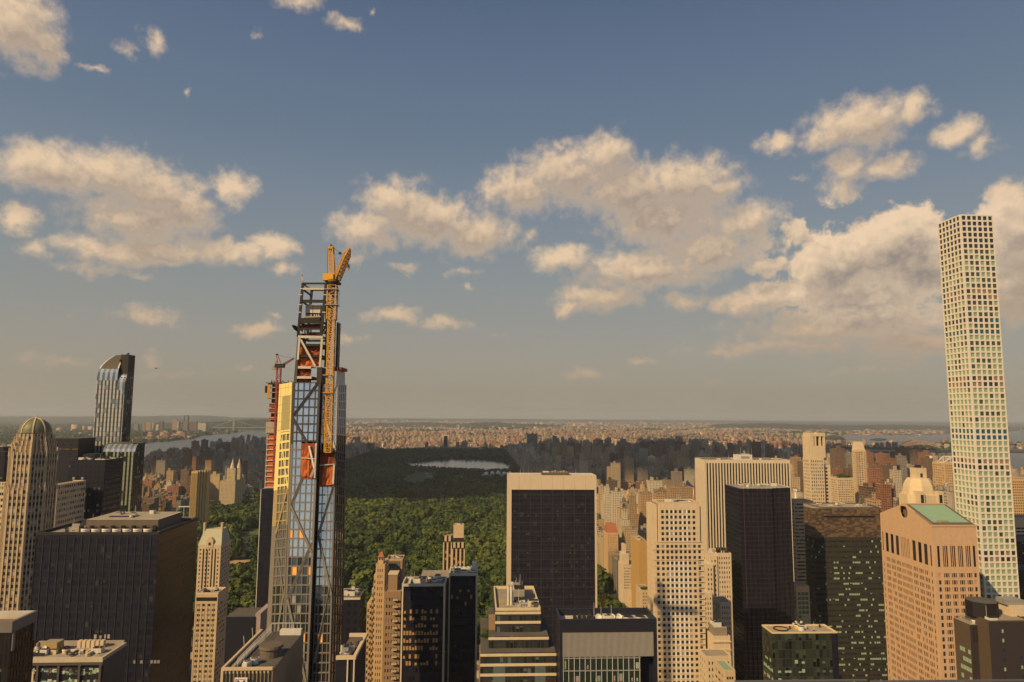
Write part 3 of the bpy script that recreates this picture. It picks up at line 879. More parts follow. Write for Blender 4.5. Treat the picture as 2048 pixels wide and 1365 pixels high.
mb.build('roof', t)
mb = MB()
L = lambda s, x: (x, y0 - .5 + (ym - y0 + .5) * s, ze + .35 + (zr - .1 - ze) * s + .16)
mb.poly([L(.12, x0 + 3.3), L(.12, x1 - 2.2), L(.93, x1 - 2.2), L(.93, x0 + 3.3)], GRN)
for q in (L(.12, x0 + 3.3), ): pass
mb.build('roof_panel', t)
for a, b, c, d in ((.03, .10, x0 + 1.5, x1 - 1), (.1, .95, x0 + 1.6, x0 + 3.0), (.1, .95, x1 - 2.0, x1 - .8)):
    mb = MB(); mb.poly([L(a, c), L(a, d), L(b, d), L(b, c)], ROOFD); mb.build('roof_gutter', t)
mb = MB(); p = Vector(L(.13, x0 + 6)); mb.box(p.x, p.x + 8, p.y - .4, p.y + .6, p.z - .2, p.z + .9, surf('walkway_frame', (.3, .26, .12), .7)); mb.build('maintenance_rig', t)
put_windows(t, wins)

# ---------------------------------------------------------------- the green and brown banded tower left of it
x0, x1, y0, y1, zt = 284.4, 344.0, 580.0, 612.0, 177.5
t = thing('banded_tower', (x0, y0, 0), 'dark brown tower with rows of bright green strip windows and blank mottled top', 'skyscraper')
m = facade('banded_wall', (.040, .033, .029), (.024, .030, .027), 1.55, 4.35, .93, .36, blind=(.30, .42, .28), pb=.12, var=.35, rough=.6, vary=.4)  # light of the rooms put into the green blind colour
mt, g, p = newmat('mottled_stone')
tc = g.n('ShaderNodeTexCoord').outputs['Object']; xx, yy, zz = g.sep(tc)
wn = g.n('ShaderNodeTexWhiteNoise', noise_dimensions='3D')
g.put(wn.inputs['Vector'], g.comb(g.m('FLOOR', g.m('DIVIDE', g.m('ADD', xx, yy), 2.4)), g.m('FLOOR', g.m('DIVIDE', zz, 1.35)), 0))
g.put(p.inputs['Base Color'], g.mix(g.smooth(wn.outputs['Value'], .3, .8), (.055, .037, .024, 1), (.16, .10, .058, 1))); p.inputs['Roughness'].default_value = .6
pl = [(x0, y0), (x1, y0), (x1, y1), (291.5, y1), (283.4, y0 + 14)]
mb = MB(); mb.prism(pl, 0, zt - 24, m); mb.prism(pl, zt - 24 + .0, zt, mt, ROOF); mb.build('facade', t)
mb = MB(); mb.box(x0 + 10, x1 - 6, y0 - .12, y0 - .02, zt - 7.6, zt - 6.2, BLACKG); mb.build('louvre_slot', t)
parapet(t, x0 + 8, x1 - .5, y0 + .5, y1 - .5, zt, .9, .5, ROOFD)
clutter(t, x0 + 10, x1 - 5, y0 + 6, y1 - 4, zt, 21, 14, [ROOFW, PALE, ALU])
wins = []; rr = random.Random(4)
for k in range(31):
    z = .5 * 4.35 - .78 + 4.35 * k
    if z > zt - 27: break
    u = 17
    while u < x1 - x0 - 2:
        if rr.random() < (.42 if k % 3 else .75):
            L_ = rr.choice((1, 1, 2, 3, 4, 6))
            for q in range(L_):
                if u + q * 1.55 < x1 - x0 - 1.6: wins.append((x0 + u + q * 1.55, y0 - .05, z, 1.35, 1.5, S_, LITG))
            u += L_ * 1.55
        u += 1.55 * rr.choice((2, 3, 5, 8))
put_windows(t, wins)

# ---------------------------------------------------------------- the black sawtooth tower
t = thing('black_tower', (202.5, 530, 0), 'tall black glass tower with sawtooth faces and a flat top', 'skyscraper')
pts = []
xa = 202.5
for k in range(7): pts += [(xa + 3.6 * k, 530.0), (xa + 3.6 * k + 2.9, 530.8)]
pts += [(228.2, 530.6)]
for k in range(4): pts += [(228.2 + 4.4 * k + 1.2, 532.6 + 1.2 * k), (228.2 + 4.4 * (k + 1), 532.6 + 1.2 * k + .5)]
pts += [(246, 560), (202.5, 560)]
m = facade('sawtooth_glass', (0.016, 0.016, 0.028), (0.014, 0.014, 0.025), 1.4, 3.55, .9, .8, lines=(.030, .026, .028), lu=.07, lz=.10, rough=.4, vary=.3, roof=(.25, .22, .18), gspec=.2)
mb = MB(); mb.prism(pts, 0, 199.4, m); mb.build('facade', t)
mb = MB()
for i in range(len(pts) - 2): mb.bar((*pts[i], 199.6), (*pts[i + 1], 199.6), .5, ROOFW, .5)
mb.build('parapet', t)
clutter(t, 207, 240, 538, 556, 199.4, 33, 14, [ROOFW, PALE, ROOF, ALU])
wins = [(204 + rr.random() * 32, 529.6, rr.choice((120.7, 131.3, 145.5, 152.6)), 1.3, 1.6, S_, BROWNG) for k in range(7)]
put_windows(t, wins)

# ---------------------------------------------------------------- the cream tower with punched windows
x0, x1, y0, y1, zt = 109.1, 138.4, 430.0, 446.0, 200.5
zs = 176.5; xl = 140.3
t = thing('cream_tower', (x0, y0, 0), 'cream stone tower with punched dark windows, chequered white panels and stepped top', 'skyscraper')
cols = [2.6, 5.8, 8.7, 11.4, 14.1, 17.0, 19.8, 22.5, 25.6, 28.7]
wins, mb = [], MB()
LITW = surf('white_panel', (.74, .72, .70), .6, .06)
pk = rpick(12, [(DARKG, .93), (BLIND, .07)])
rows = [(zs - 3.0 - 3.36 * k, zs - 1.15 - 3.36 * k) for k in range(41)]
rows = [q for q in rows if q[0] > 22][::-1]
grid_face(mb, wins, (x0, y0), S_, xl - x0, 20, zs, [(c - .85, c + .85) for c in cols], rows, .35, CREAM2, pk)
grid_face(mb, wins, (x0, y1), W_, y1 - y0, 20, zs, spans(.5, 15.5, 6, .52), rows, .35, CREAM2, pk)
up = [(zs + 1.3 + 3.36 * k, zs + 3.2 + 3.36 * k) for k in (0, 1, 2, 3, 4, 5)]
grid_face(mb, wins, (x0 + 3.4, y0), S_, x1 - x0 - 3.4, zs, zt, [(c - 3.4 - .85, c - 3.4 + .85) for c in cols[1:9]], up, .35, CREAM2, pk)
grid_face(mb, wins, (x0 + 3.4, y1), W_, y1 - y0 - .35, zs, zt - .4, spans(.5, 15, 6, .52), up, .3, CREAM2, pk)
mb.box(x0 + .1, xl - .1, y0 + .1, y1 - .1, 0, 20, CREAM2)
mb.box(x0 - .3, x0 + 2.6, y0 + .8, y1, zs, zt - .8, CREAM2); 
mb.box(x0 + 2.6, x0 + 3.4, y0 + 1.2, y1, zs, zt - .6, STEEL)
mb.build('facade', t)
mb = MB(); mb.box(x0 + .22, xl - .1, y0 + .22, y1, 20, zs - .05, BLACKG, CREAM2); mb.box(x0 + 3.6, x1 - .1, y0 + .22, y1 - .1, zs, zt - .5, BLACKG, ROOF); mb.box(x1 - .12, x1 + 1.2, y0 + 1.6, y1 - .2, zs, zt - 2, BLACKG, ROOF); mb.build('core', t)
mb = MB()
for k, (a, b) in enumerate(up):
    for i in range(1, 7):
        if i in (3, 4) and k % 3 == 2: pass
        for dx in (1.42,):
            if i not in (3, 6): mb.box(x0 + cols[i + 1] + .88, x0 + cols[i + 2] - .88, y0 - .40, y0 - .352, a, b, LITW)
for k, (a, b) in enumerate(rows[-34:]):
    if k > 30: continue
    for i in range(2, 7): mb.box(x0 + cols[i] + .88, x0 + cols[i + 1] - .88, y0 - .40, y0 - .352, a - .4, b + .2, LITW)
mb.build('white_panel', t)
mb = MB()
for z in (zs - 4.1, zs - 10.3, zs + .5): q = MB(); q.box(x0 - .6, xl + .2, y0 - .62, y0 - .36, z, z + .35, CREAM); q.build('string_course', t)
for k in range(3, 38): mb.box(xl - 3.2, xl + .1, y0 - .5, y0 - .36, zs - .6 - 3.36 * k, zs - .25 - 3.36 * k, STEEL); mb.box(x0 - .1, x0 + 3.5, y0 - .5, y0 - .36, zs - .6 - 3.36 * k, zs - .3 - 3.36 * k, CREAM)
mb.build('joint', t, kind='stuff')
BRONZE = surf('gold_bronze', (.30, .19, .05), .5, .2)
mb = MB()
for i in range(2, 8): mb.box(x0 + cols[i] - .8, x0 + cols[i] + .8, y0 - .15, y0 - .05, rows[-2][0] - 1.6, rows[-2][0], BRONZE)
for i in (1, 2, 7, 8): pass
mb.build('bronze_panel', t)
parapet(t, x0 + 3.3, x1, y0 - .3, y1, zt - .02, .9, .6, CREAM)
clutter(t, x0 + 8, x1 - 4, y0 + 4, y1 - 3, zt - .45, 5, 8, [ROOF, PALE, ROOFW])
put_windows(t, wins)

# ---------------------------------------------------------------- the white ribbed slab behind
x0, x1, y0, y1, zt = 238.9, 330.1, 720.0, 751.7, 208.8
t = thing('ribbed_slab', (x0, y0, 0), 'wide white marble slab with closely set vertical ribs and dark glass between', 'skyscraper')
wins, mb = [], MB()
NAVY = glass('navy_glass', (.008, .02, .025), .08, .5)
pk = rpick(2, [(NAVY, 1)])
grid_face(mb, wins, (x0, y0), S_, x1 - x0, 10, zt, spans(.6, x1 - x0 - .6, 29, .58), [(12, zt - 3.2)], .9, MARBLE, pk)
grid_face(mb, wins, (x0, y1), W_, y1 - y0, 10, zt, spans(.6, y1 - y0 - .6, 9, .42), [(12, zt - 11)], .9, MARBLE, pk)
mb.box(x0 - 1.3, x0, y0 - 1.3, y0, 10, zt - .01, MARBLE)
mb.build('facade', t)
mb = MB(); mb.box(x0 + .22, x1 - .1, y0 + .22, y1 - .1, 0, zt - 1.2, NAVY, ROOF); mb.build('core', t)
parapet(t, x0 - .9, x1, y0 - .9, y1, zt - .02, .5, .7, MARBLE)
mb = MB(); mb.box(276, 293, y0 + 8, y0 + 18, zt - 1.2, zt + 5.2, PALE); mb.box(281, 290, y0 + 7.9, y0 + 8, zt + 1, zt + 3.6, ALU); mb.build('penthouse', t)
for k in range(6): mb = MB(); mb.cyl(274 + 4 * k, y0 + 10 + k % 3, zt + 4, zt + 9 + 2 * (k % 3), .1, PALE, .05, 6); mb.build('antenna', t)
clutter(t, x0 + 6, x1 - 6, y0 + 6, y1 - 4, zt - 1.2, 8, 9)
put_windows(t, wins)

# ---------------------------------------------------------------- the black glass slab in its travertine frame
x0, x1, y0, y1, zt = 25.8, 102.7, 600.0, 625.0, 202.9
t = thing('framed_slab', (x0, y0, 0), 'black glass slab with a pale travertine frame along top and sides', 'skyscraper')
m = facade('slab_glass', (0.016, 0.016, 0.029), (0.017, 0.017, 0.030), 2.9, 3.9, .94, .9, ou=-25.8 + 25.8 - 600 + 600, lines=(.042, .036, .038), lu=.05, lz=.07, vary=.3, rough=.3, gspec=.18, blind=(.05, .045, .048), pb=.02)
mb = MB(); mb.box(x0 + 3.0, x1 - 1.6, y0 + .6, y1 - .6, 0, zt - 12.2, m); mb.build('glass_wall', t)
mb = MB()
mb.box(x0, x1, y0, y1, zt - 12.2, zt - .6, TRAV, ROOFW)
mb.box(x0, x0 + 3.0, y0, y1, 0, zt - 12.2, TRAV); mb.box(x1 - 1.6, x1, y0, y1, 0, zt - 12.2, TRAV)
mb.build('stone_frame', t)
mb = MB()
for k in range(1, 8): mb.box(x0 + 76.9 / 8 * k - .06, x0 + 76.9 / 8 * k + .06, y0 - .03, y0 - .002, zt - 12.2, zt - .6, surf('stone_joint', (.25, .19, .14), .9))
mb.build('joint', t)
mb = MB()
for k in range(1, 8): mb.box(x0 + 76.9 / 8 * k - .15, x0 + 76.9 / 8 * k + .15, y0 + .4, y0 + .595, 0, zt - 12.25, surf('mullion_grey', (.050, .044, .045), .5))
for k in range(19): mb.box(x0 + 3.0, x1 - 1.6, y0 + .46, y0 + .59, zt - 17 - 7.8 * k, zt - 16.7 - 7.8 * k, surf('mullion_grey', (.050, .044, .045), .5))
mb.build('mullion', t, kind='stuff')
parapet(t, x0, x1, y0, y1, zt - .62, .65, .7, TRAV)
mb = MB(); mb.box(x0 + 30, x0 + 54, y0 + 7, y0 + 17, zt - .6, zt + 1.8, ROOFD); mb.box(x0 + 31, x0 + 36, y0 + 8, y0 + 12, zt + 1.8, zt + 2.8, PALE); mb.build('penthouse', t)
for k in range(7):
    mb = MB(); mb.box(x0 + 36 + 2.5 * k, x0 + 37.8 + 2.5 * k, y0 + 9, y0 + 12, zt + 1.8, zt + 2.4 + .5 * (k % 3), surf('ochre_unit', (.36, .26, .12), .8)); mb.build('air_handler', t)
for dx, h in ((11, 5), (13.5, 7), (18, 4), (60, 5)): mb = MB(); mb.cyl(x0 + dx, y0 + 8, zt - .6, zt + h, .12, PALE, .06, 6); mb.build('antenna', t)
rr = random.Random(77)
wins = [(x0 + 5 + rr.random() * 66, y0 + .5, zt - 15.6 - 3.9 * rr.randrange(3, 26), 1.3, 1.6, S_, surf('dim_pane', (.06, .054, .056), .4)) for k in range(46)]
put_windows(t, wins)
# ---------------------------------------------------------------- helpers for leaning facets
def lerp(a, b, t): return a + (b - a) * t
class Facet:
    """a four-cornered leaning wall plane; s runs left to right, t bottom to top"""
    def __init__(s, bl, br, tr, tl):
        s.bl, s.br, s.tr, s.tl = map(Vector, (bl, br, tr, tl))
        s.n = ((s.br - s.bl).cross(s.tl - s.bl)).normalized()
    def p(s, a, t, off=0.):
        return lerp(lerp(s.bl, s.br, a), lerp(s.tl, s.tr, a), t) + s.n * off
    def quad(s, a0, a1, t0, t1, off=0.): return [s.p(a0, t0, off), s.p(a1, t0, off), s.p(a1, t1, off), s.p(a0, t1, off)]
    def slab(s, mb, a0, a1, t0, t1, d0, d1, mat):
        q = s.quad(a0, a1, t0, t1, d1) + s.quad(a0, a1, t0, t1, d0)
        mb.faces(q, [(0, 1, 2, 3), (7, 6, 5, 4), (4, 5, 1, 0), (5, 6, 2, 1), (6, 7, 3, 2), (7, 4, 0, 3)], mat)
def put_quads(root, quads, name='window', cap=100):
    """each of the largest quads is an own part, the rest one stuff part"""
    def size(q):
        ps = [proj(p) for p in q[0]]
        if None in ps: return 0
        c = sum(p[0] for p in ps) / 4, sum(p[1] for p in ps) / 4
        if not (0 < c[0] < 2048 and 0 < c[1] < 1365): return 0
        return abs(sum(ps[i][0] * ps[(i + 1) % 4][1] - ps[(i + 1) % 4][0] * ps[i][1] for i in range(4)))
    quads = sorted(quads, key=size, reverse=True)
    for q, m in quads[:cap]:
        mb = MB(); mb.poly(q, m); o = mb.build(name, root)
    if quads[cap:]:
        mb = MB()
        for q, m in quads[cap:]: mb.poly(q, m)
        mb.build(name, root, kind='stuff')
def mirror(name, col, rough=.08, metal=.85):
    if name in MATS: return MATS[name]
    m, g, p = newmat(name)
    P = g.n('ShaderNodeNewGeometry').outputs['Position']
    g.put(p.inputs['Base Color'], g.scale(g.comb(*col), g.m('MULTIPLY_ADD', g.noise(P, .25, 3), .7, .65)))
    p.inputs['Metallic'].default_value = metal; p.inputs['Roughness'].default_value = rough
    bn = g.n('ShaderNodeBump'); bn.inputs['Strength'].default_value = .05; bn.inputs['Distance'].default_value = 1
    g.put(bn.inputs['Height'], g.noise(P, .3, 2)); g.t.links.new(bn.outputs[0], p.inputs['Normal'])
    return m
def lattice(mb, a, b, w0, w1, n, mat, th=.22, brace=.14, up=None):
    """square lattice boom from a to b, width w0 to w1, n braced bays"""
    a, b = Vector(a), Vector(b); d = (b - a).normalized()
    u = d.cross(Vector((0, 0, 1)))
    if u.length < .05: u = Vector((1, 0, 0))
    u.normalize(); v = d.cross(u).normalized()
    def c(t, i):
        w = lerp(w0, w1, t) / 2
        return lerp(a, b, t) + u * w * (1 if i in (0, 3) else -1) + v * w * (1 if i < 2 else -1)
    for i in range(4):
        mb.bar(c(0, i), c(1, i), th, mat)
        for k in range(n):
            t0, t1 = k / n, (k + 1) / n; j = (i + 1) % 4
            mb.bar(c(t0, i), c(t0, j), brace, mat)
            mb.bar(c(t0, i if k % 2 else j), c(t1, j if k % 2 else i), brace, mat)
    for i in range(4): mb.bar(c(1, i), c(1, (i + 1) % 4), brace, mat)

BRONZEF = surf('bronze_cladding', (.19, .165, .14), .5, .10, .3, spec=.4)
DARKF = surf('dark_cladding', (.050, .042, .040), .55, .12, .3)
GLAREY = surf('yellow_glare', (.74, .60, .24), .55, .08, .2)  # sun glare on the metal panels, put into their base colour
OCHF = surf('ochre_cladding', (.36, .27, .13), .5, .10, .25)
ORNG = surf('orange_netting', (.52, .125, .03), .8, .35, .35)
ORND = surf('rust_netting', (.24, .06, .025), .85, .35, .35)
CONC = surf('site_concrete', (.40, .34, .27), .9, .2, .3)
CONCL = surf('pale_concrete_slab', (.58, .52, .45), .9, .15, .3)
MIRB = mirror('blue_mirror_glass', (.68, .73, .74)); MIRD = mirror('dark_reflection_glass', (.16, .17, .17))  # MIRD: same glass, its dark reflection of the city painted in
ORLIT = surf('site_lamp_glow', (.6, .25, .05), .6, .3, 1.2, emit=((1.0, .36, .05), .55))
CRANEY = surf('crane_yellow', (.60, .30, .03), .55, .12, .6)
CRANER = surf('crane_red', (.36, .07, .06), .55, .12, .6)

# ---------------------------------------------------------------- the tapering tower under construction
t = thing('tapering_tower', tuple(at(605, 1365, 275).xy) + (0,), 'tapering bronze glass tower under construction with bare steel top and orange netting', 'skyscraper')
mw = []
YB, YT = 262.0, 277.0
Lf = Facet(at(529.5, 1365, 276), at(565.7, 1365, YB), at(586.5, 765, YT), at(561, 769, 290))
Cf = Facet(at(565.7, 1365, YB), at(616, 1365, YB), at(641.5, 765, YT), at(586.5, 765, YT))
Rf = Facet(at(624, 1365, 265), at(660, 1365, 265), at(676, 770, 281), at(646, 770, 279))
Ef = Facet(at(660, 1365, 265), at(684, 1365, 296), at(692, 770, 306), at(676, 770, 281))
def facet_wall(F, cols, n, frame, glassf, skip=(), depth=.4, rowfrac=.85, fr2=None, tsplit=None, wide=(), name='facade'):
    mb = MB()
    e = [0.0] + [c for q in cols for c in q] + [1.0]
    ts = [0.0] if tsplit is None else [0.0, tsplit]
    for j, t0 in enumerate(ts):
        t1 = ts[j + 1] if j + 1 < len(ts) else 1.0; m = frame if j == 0 else fr2
        for i in range(0, len(e), 2): F.slab(mb, e[i], e[i + 1], t0, t1, -.3, depth, m)
    for k in range(n + 1):
        t0, t1 = max(0, (k - (1 - rowfrac) / 2) / n), min(1, (k + (1 - rowfrac) / 2) / n)
        m = frame if tsplit is None or k / n < tsplit else fr2
        F.slab(mb, .004, .996, t0, t1, -.3, depth - .05, m)
        if k == n: break
        for i, (a, b) in enumerate(cols):
            g = glassf(i, k)
            if g is None: continue
            ta, tb = (k + (1 - rowfrac) / 2) / n, (k + (1 + rowfrac) / 2) / n
            mw.append((F.quad(a, b, ta, tb, .03), g))
    return mb.build(name, t)
NR = 33
rg = random.Random(3)
def gl_c(i, k):
    if 21.6 < k < 25.6 and i >= 2: return None
    if k in (15,) and i in (0, 2): return ORLIT
    if k == 11 and i in (1, 4): return ORLIT
    if k == 4 and i in (1, 3): return ORLIT
    return MIRB if k >= 13 else rg.choice((MIRD, MIRD, MIRD, GREENG, BLIND) if k < 12 else (MIRD, GREENG))  # dark glass below the row where the sky's reflection ends
facet_wall(Cf, [(.07, .175), (.205, .385), (.415, .595), (.625, .805), (.835, .92)], NR, BRONZEF, gl_c, fr2=DARKF, tsplit=25.6 / 33)  # frame colour split: sun on the lower storeys is put into the bronze
facet_wall(Lf, [(.27, .43), (.47, .71), (.75, .95)], NR, BRONZEF, lambda i, k: None if k >= 27 else (MIRB if k >= 10 else rg.choice((MIRD, GREENG, MIRD))), fr2=OCHF, tsplit=16.5 / 33)
mb = MB(); Lf.slab(mb, .0, .99, 20.5 / 33, 1.0, .35, .46, GLAREY)
for a, b in ((.30, .43), (.49, .70), (.755, .93)):
    pass
mb2 = MB()
for k in range(33 - 13, 27):
    pass
# yellow glare colour over the upper cladding leaves the windows free: frame strips only
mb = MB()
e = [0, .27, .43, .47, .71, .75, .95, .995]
for i in range(0, 8, 2): Lf.slab(mb, e[i], e[i + 1], 20.5 / 33, 27.2 / 33, .40, .47, GLAREY)
for k in range(21, 28): Lf.slab(mb, .01, .99, (k - .13) / 33, (k + .13) / 33, .40, .455, GLAREY)
Lf.slab(mb, 0, .995, 27.2 / 33, 1.0, .30, .47, GLAREY)
mb.build('yellow_glare', t)
mb = MB(); Lf.slab(mb, .30, .93, 27.4 / 33, 31.4 / 33, .47, .50, surf('olive_panel', (.33, .29, .14), .6, .1))
mb.build('plant_screen', t)
mb = MB()
for k in range(27, 33): Lf.slab(mb, .01, .99, (k + .42) / 33, (k + .46) / 33, .47, .52, surf('cladding_seam', (.34, .25, .08), .7))
for s in (.14, .5, .72): Lf.slab(mb, s, s + .015, 27.2 / 33, 1, .47, .52, surf('cladding_seam', (.34, .25, .08), .7))
mb.build('panel_seam', t)
def gl_r(i, k):
    if 21.0 < k < 25.2: return None
    if k == 4 and i == 1: return ORLIT
    return MIRB if k >= 10 else rg.choice((MIRD, MIRD, GREENG))
WFR = surf('pale_cladding', (.50, .47, .44), .5, .1)
facet_wall(Rf, [(.04, .20), (.25, .51), (.55, .76), (.80, .91)], NR, BRONZEF, gl_r, fr2=WFR, tsplit=25.2 / 33)
facet_wall(Ef, [(.08, .24), (.30, .46), (.52, .68), (.74, .90)], NR, DARKF, lambda i, k: rg.choice((MIRD, MIRB, DARKG)) if k < 22 else DARKG, depth=.25, fr2=WFR, tsplit=27 / 33)  # east face in the dark cladding: its shade put into the colour
# slot between the facets, hidden back and roof
mb = MB()
sl = Facet(Cf.br + Vector((0, 3, 0)), Rf.bl + Vector((0, 3, 0)), Rf.tl + Vector((0, 3, 0)), Cf.tr + Vector((0, 3, 0)))
sl.slab(mb, 0, 1, 0, 1, -.5, 0, BLACKG)
mb.faces([Cf.br, Cf.br + Vector((0, 3.4, 0)), Cf.tr + Vector((0, 3.4, 0)), Cf.tr], [(0, 1, 2, 3)], DARKF)
bk = [Lf.bl, Ef.br, Ef.tr, Lf.tl]
mb.faces([Lf.bl, Lf.tl, Ef.br, Ef.tr], [(0, 2, 3, 1)], DARKF)
mb.faces([Lf.tl, Lf.tr, Cf.tr, Rf.tl, Rf.tr, Ef.tr], [(0, 1, 2, 3, 4, 5)], CONC)
mb.build('recess', t)
mb = MB()
base = [Lf.bl, Cf.bl, Cf.br, Rf.bl, Rf.br, Ef.br]
zb = min(p.z for p in base) + .0
ctr = sum(base, Vector()) / 6
mb.prism([(p.x + (p.x - ctr.x) * .25, p.y + (p.y - ctr.y) * .1 - 8) if False else (ctr.x + (p.x - ctr.x) * 1.12, ctr.y + (p.y - ctr.y) * 1.05 - 9) for p in base], 0, zb - .05, DARKF, pts1=[(p.x, p.y) for p in base])
mb.build('lower_shaft', t)
# braces of the diagonal grid
mb = MB()
def brace(F, a0, k0, a1, k1, w, mat):
    mb.bar(F.p(a0, k0 / NR, .42), F.p(a1, k1 / NR, .42), .3, mat, w)
for F, m, runs in ((Cf, BRONZEF, ((.93, 0, .08, 8.5), (.08, 8.5, .93, 14.5), (.93, 13.5, .08, 18.6), (.08, 18.6, .93, 25.4))), (Cf, DARKF, ((.62, 25.6, .05, 28.6), (.05, 29.0, .93, 33))),
                   (Lf, BRONZEF, ((.35, 0, .92, 9), (.95, 8.7, .25, 15.6))), (Lf, OCHF, ((.3, 15.6, .95, 20.6),)), (Lf, GLAREY, ((.95, 20.6, .25, 27.2),)),
                   (Rf, BRONZEF, ((.1, 2, .9, 10), (.95, 9, .06, 15.5), (.06, 15.5, .9, 21))), (Rf, WFR, ((.9, 25.4, .2, 29), (.15, 29, .95, 33)))):
    for a0, k0, a1, k1 in runs: brace(F, a0, k0, a1, k1, .95, m)
mb.build('diagonal_brace', t)
put_quads(t, mw)
# openings still closed by orange nets
def net(F, a0, a1, k0, k1, off, mats, seed, name='safety_net'):
    mb = MB(); r = random.Random(seed); n, m = 5, 5; vs = []
    for j in range(m + 1):
        for i in range(n + 1): vs.append(F.p(lerp(a0, a1, i / n), lerp(k0, k1, j / m) / NR, off - .1 - r.random() * .55))
    mb.faces(vs, [(j * (n + 1) + i, j * (n + 1) + i + 1, (j + 1) * (n + 1) + i + 1, (j + 1) * (n + 1) + i) for j in range(m) for i in range(n)], mats)
    return mb.build(name, t)
net(Cf, .40, .95, 21.6, 25.7, .95, ORND, 1); net(Cf, .43, .72, 21.9, 24.9, 1.2, ORNG, 2)
net(Rf, .03, .95, 21.0, 25.3, .95, ORND, 3); net(Rf, .20, .85, 21.1, 23.4, 1.2, ORNG, 4)
mb = MB()
for a0, k0, a1, k1 in ((.70, 25.4, .93, 22.8), (.93, 22.8, .80, 21.8)): mb.bar(Cf.p(a0, k0 / NR, 1.35), Cf.p(a1, k1 / NR, 1.35), .3, CONCL, .8)
mb.bar(Cf.p(.95, 21.7 / NR, 1.2), Cf.p(.95, 25.7 / NR, 1.2), .6, CONCL); mb.bar(Cf.p(.42, 24.0 / NR, 1.3), Cf.p(.93, 23.9 / NR, 1.3), .35, CONCL)
mb.bar(Rf.p(.9, 21.2 / NR, 1.2), Rf.p(.93, 23.4 / NR, 1.2), .6, CONCL); mb.bar(Rf.p(.02, 24.9 / NR, 1.2), Rf.p(.98, 24.9 / NR, 1.2), .9, STEEL, 1.3); mb.bar(Rf.p(.02, 23.4 / NR, 1.3), Rf.p(.98, 23.5 / NR, 1.3), .35, CONCL)
mb.build('exposed_beam', t)
# storeys above the cladding: slabs, nets, pale columns
def px(x, y, Y): return at(x, y, Y)
mb = MB()
YS, YK = 279.0, 294.0
for y, xl, xr, m in ((735, 596, 622, CONCL), (755, 594, 623, CONCL), (768, 592, 640, STEEL), (690, 600, 645, STEEL), (712, 598, 644, STEEL)):
    a, b = px(xl, y, YS), px(xr, y, YS); mb.box(a.x, b.x, YS, YK, a.z - .5, a.z + .45, m)
mb.build('floor_slab', t)
nets = (((597, 753), (622, 753), (622, 738), (598, 738), ORND), ((596, 733), (638, 733), (641, 711), (598, 690), ORNG), ((620, 712), (643, 711), (644, 691), (602, 690), ORND), ((596, 768), (622, 768), (622, 758), (597, 758), ORND), ((600, 656), (645, 656), (645, 647), (601, 649), ORND), ((598, 674), (642, 674), (642, 668), (599, 667), ORND))
for a, b, c, d, m in nets:
    mb = MB(); r = random.Random(int(a[0] + a[1])); n = 6
    P = [px(*q, YS + 1.2) for q in (a, b, c, d)]
    F = Facet(*P)
    vs = [F.p(i / n, j / n, -.7 * r.random()) for j in range(n + 1) for i in range(n + 1)]
    mb.faces(vs, [(j * (n + 1) + i, j * (n + 1) + i + 1, (j + 1) * (n + 1) + i + 1, (j + 1) * (n + 1) + i) for j in range(n) for i in range(n)], m)
    mb.build('safety_net', t)
mb = MB()
for (x0_, y0_), (x1_, y1_), w in (((596, 720), (599.5, 674), .8), ((640, 735), (644.5, 676), .8), ((602, 680), (631, 733), .75), ((597, 674), (646, 675), 1.0)): mb.bar(px(x0_, y0_, YS), px(x1_, y1_, YS), w, CONCL)
mb.build('pale_column', t)
mb = MB()      # dark left wall rising beside the open storeys, right wall with blue glass
q = [px(587, 768, YS + .5), px(593.5, 768, YS), px(597.5, 676, YS + 1), px(595, 676, YS + 1.5)]
mb.faces([Vector(p) for p in q] + [Vector(p) + Vector((0, 12, 0)) for p in q], [(0, 1, 2, 3), (7, 6, 5, 4), (1, 5, 6, 2), (4, 0, 3, 7), (3, 2, 6, 7)], DARKF)
q = [px(633, 768, YS), px(642, 768, YS), px(644, 735, YS), px(634, 735, YS)]
mb.faces([Vector(p) for p in q] + [Vector(p) + Vector((0, 9, 0)) for p in q], [(0, 1, 2, 3), (7, 6, 5, 4), (1, 5, 6, 2), (4, 0, 3, 7), (3, 2, 6, 7)], DARKF)
mb.build('side_wall', t)
mb = MB(); mb.faces([px(622, 753, YS), px(633, 753, YS), px(634, 737, YS), px(623, 737, YS)], [(0, 1, 2, 3)], MIRB); mb.build('window', t)
# bare steel frame
mb = MB()
for Y, dx in ((YS, 0), (YK, 0)):
    for (xa, ya), (xb, yb), w in (((596, 674), (606, 566), .95), ((642.5, 674), (652, 566), .95)):
        a, b = px(xa, ya, YS), px(xb, yb, YS); o = Vector((0, Y - YS, 0)); mb.bar(a + o, b + o, w, STEEL)
    for y, xa, xb, h in ((567.5, 605, 653, .7), (603, 603, 650, 1.2), (645, 599.5, 646, .9), (658, 598, 645, .8), (674, 597, 644, .9)):
        a, b = px(xa, y, YS), px(xb, y, YS); o = Vector((0, Y - YS, 0)); mb.bar(a + o, b + o, .6, STEEL, h)
for y, xa, xb in ((567, 605, 653), (603, 603, 650), (645, 599.5, 646), (674, 597, 644), (579, 605, 652)):
    for x in (xa, xb): a = px(x, y, YS); mb.bar(a, a + Vector((0, YK - YS, 0)), .6, STEEL)
for a, b in (((612, 658), (620, 674)), ((650, 656), (640, 674)), ((645, 657), (654, 670)), ((610, 657), (610, 674)), ((622, 650), (622, 674)), ((632, 655), (641, 656)), ((641, 656), (641, 674))): mb.bar(px(*a, YS + 5), px(*b, YS + 5), .45, STEEL)
mb.bar(px(652, 606, YS + 4), px(655, 735, YS + 4), .8, STEEL); mb.bar(px(657, 570, YS + 4), px(650, 735, YS + 8), .7, STEEL)
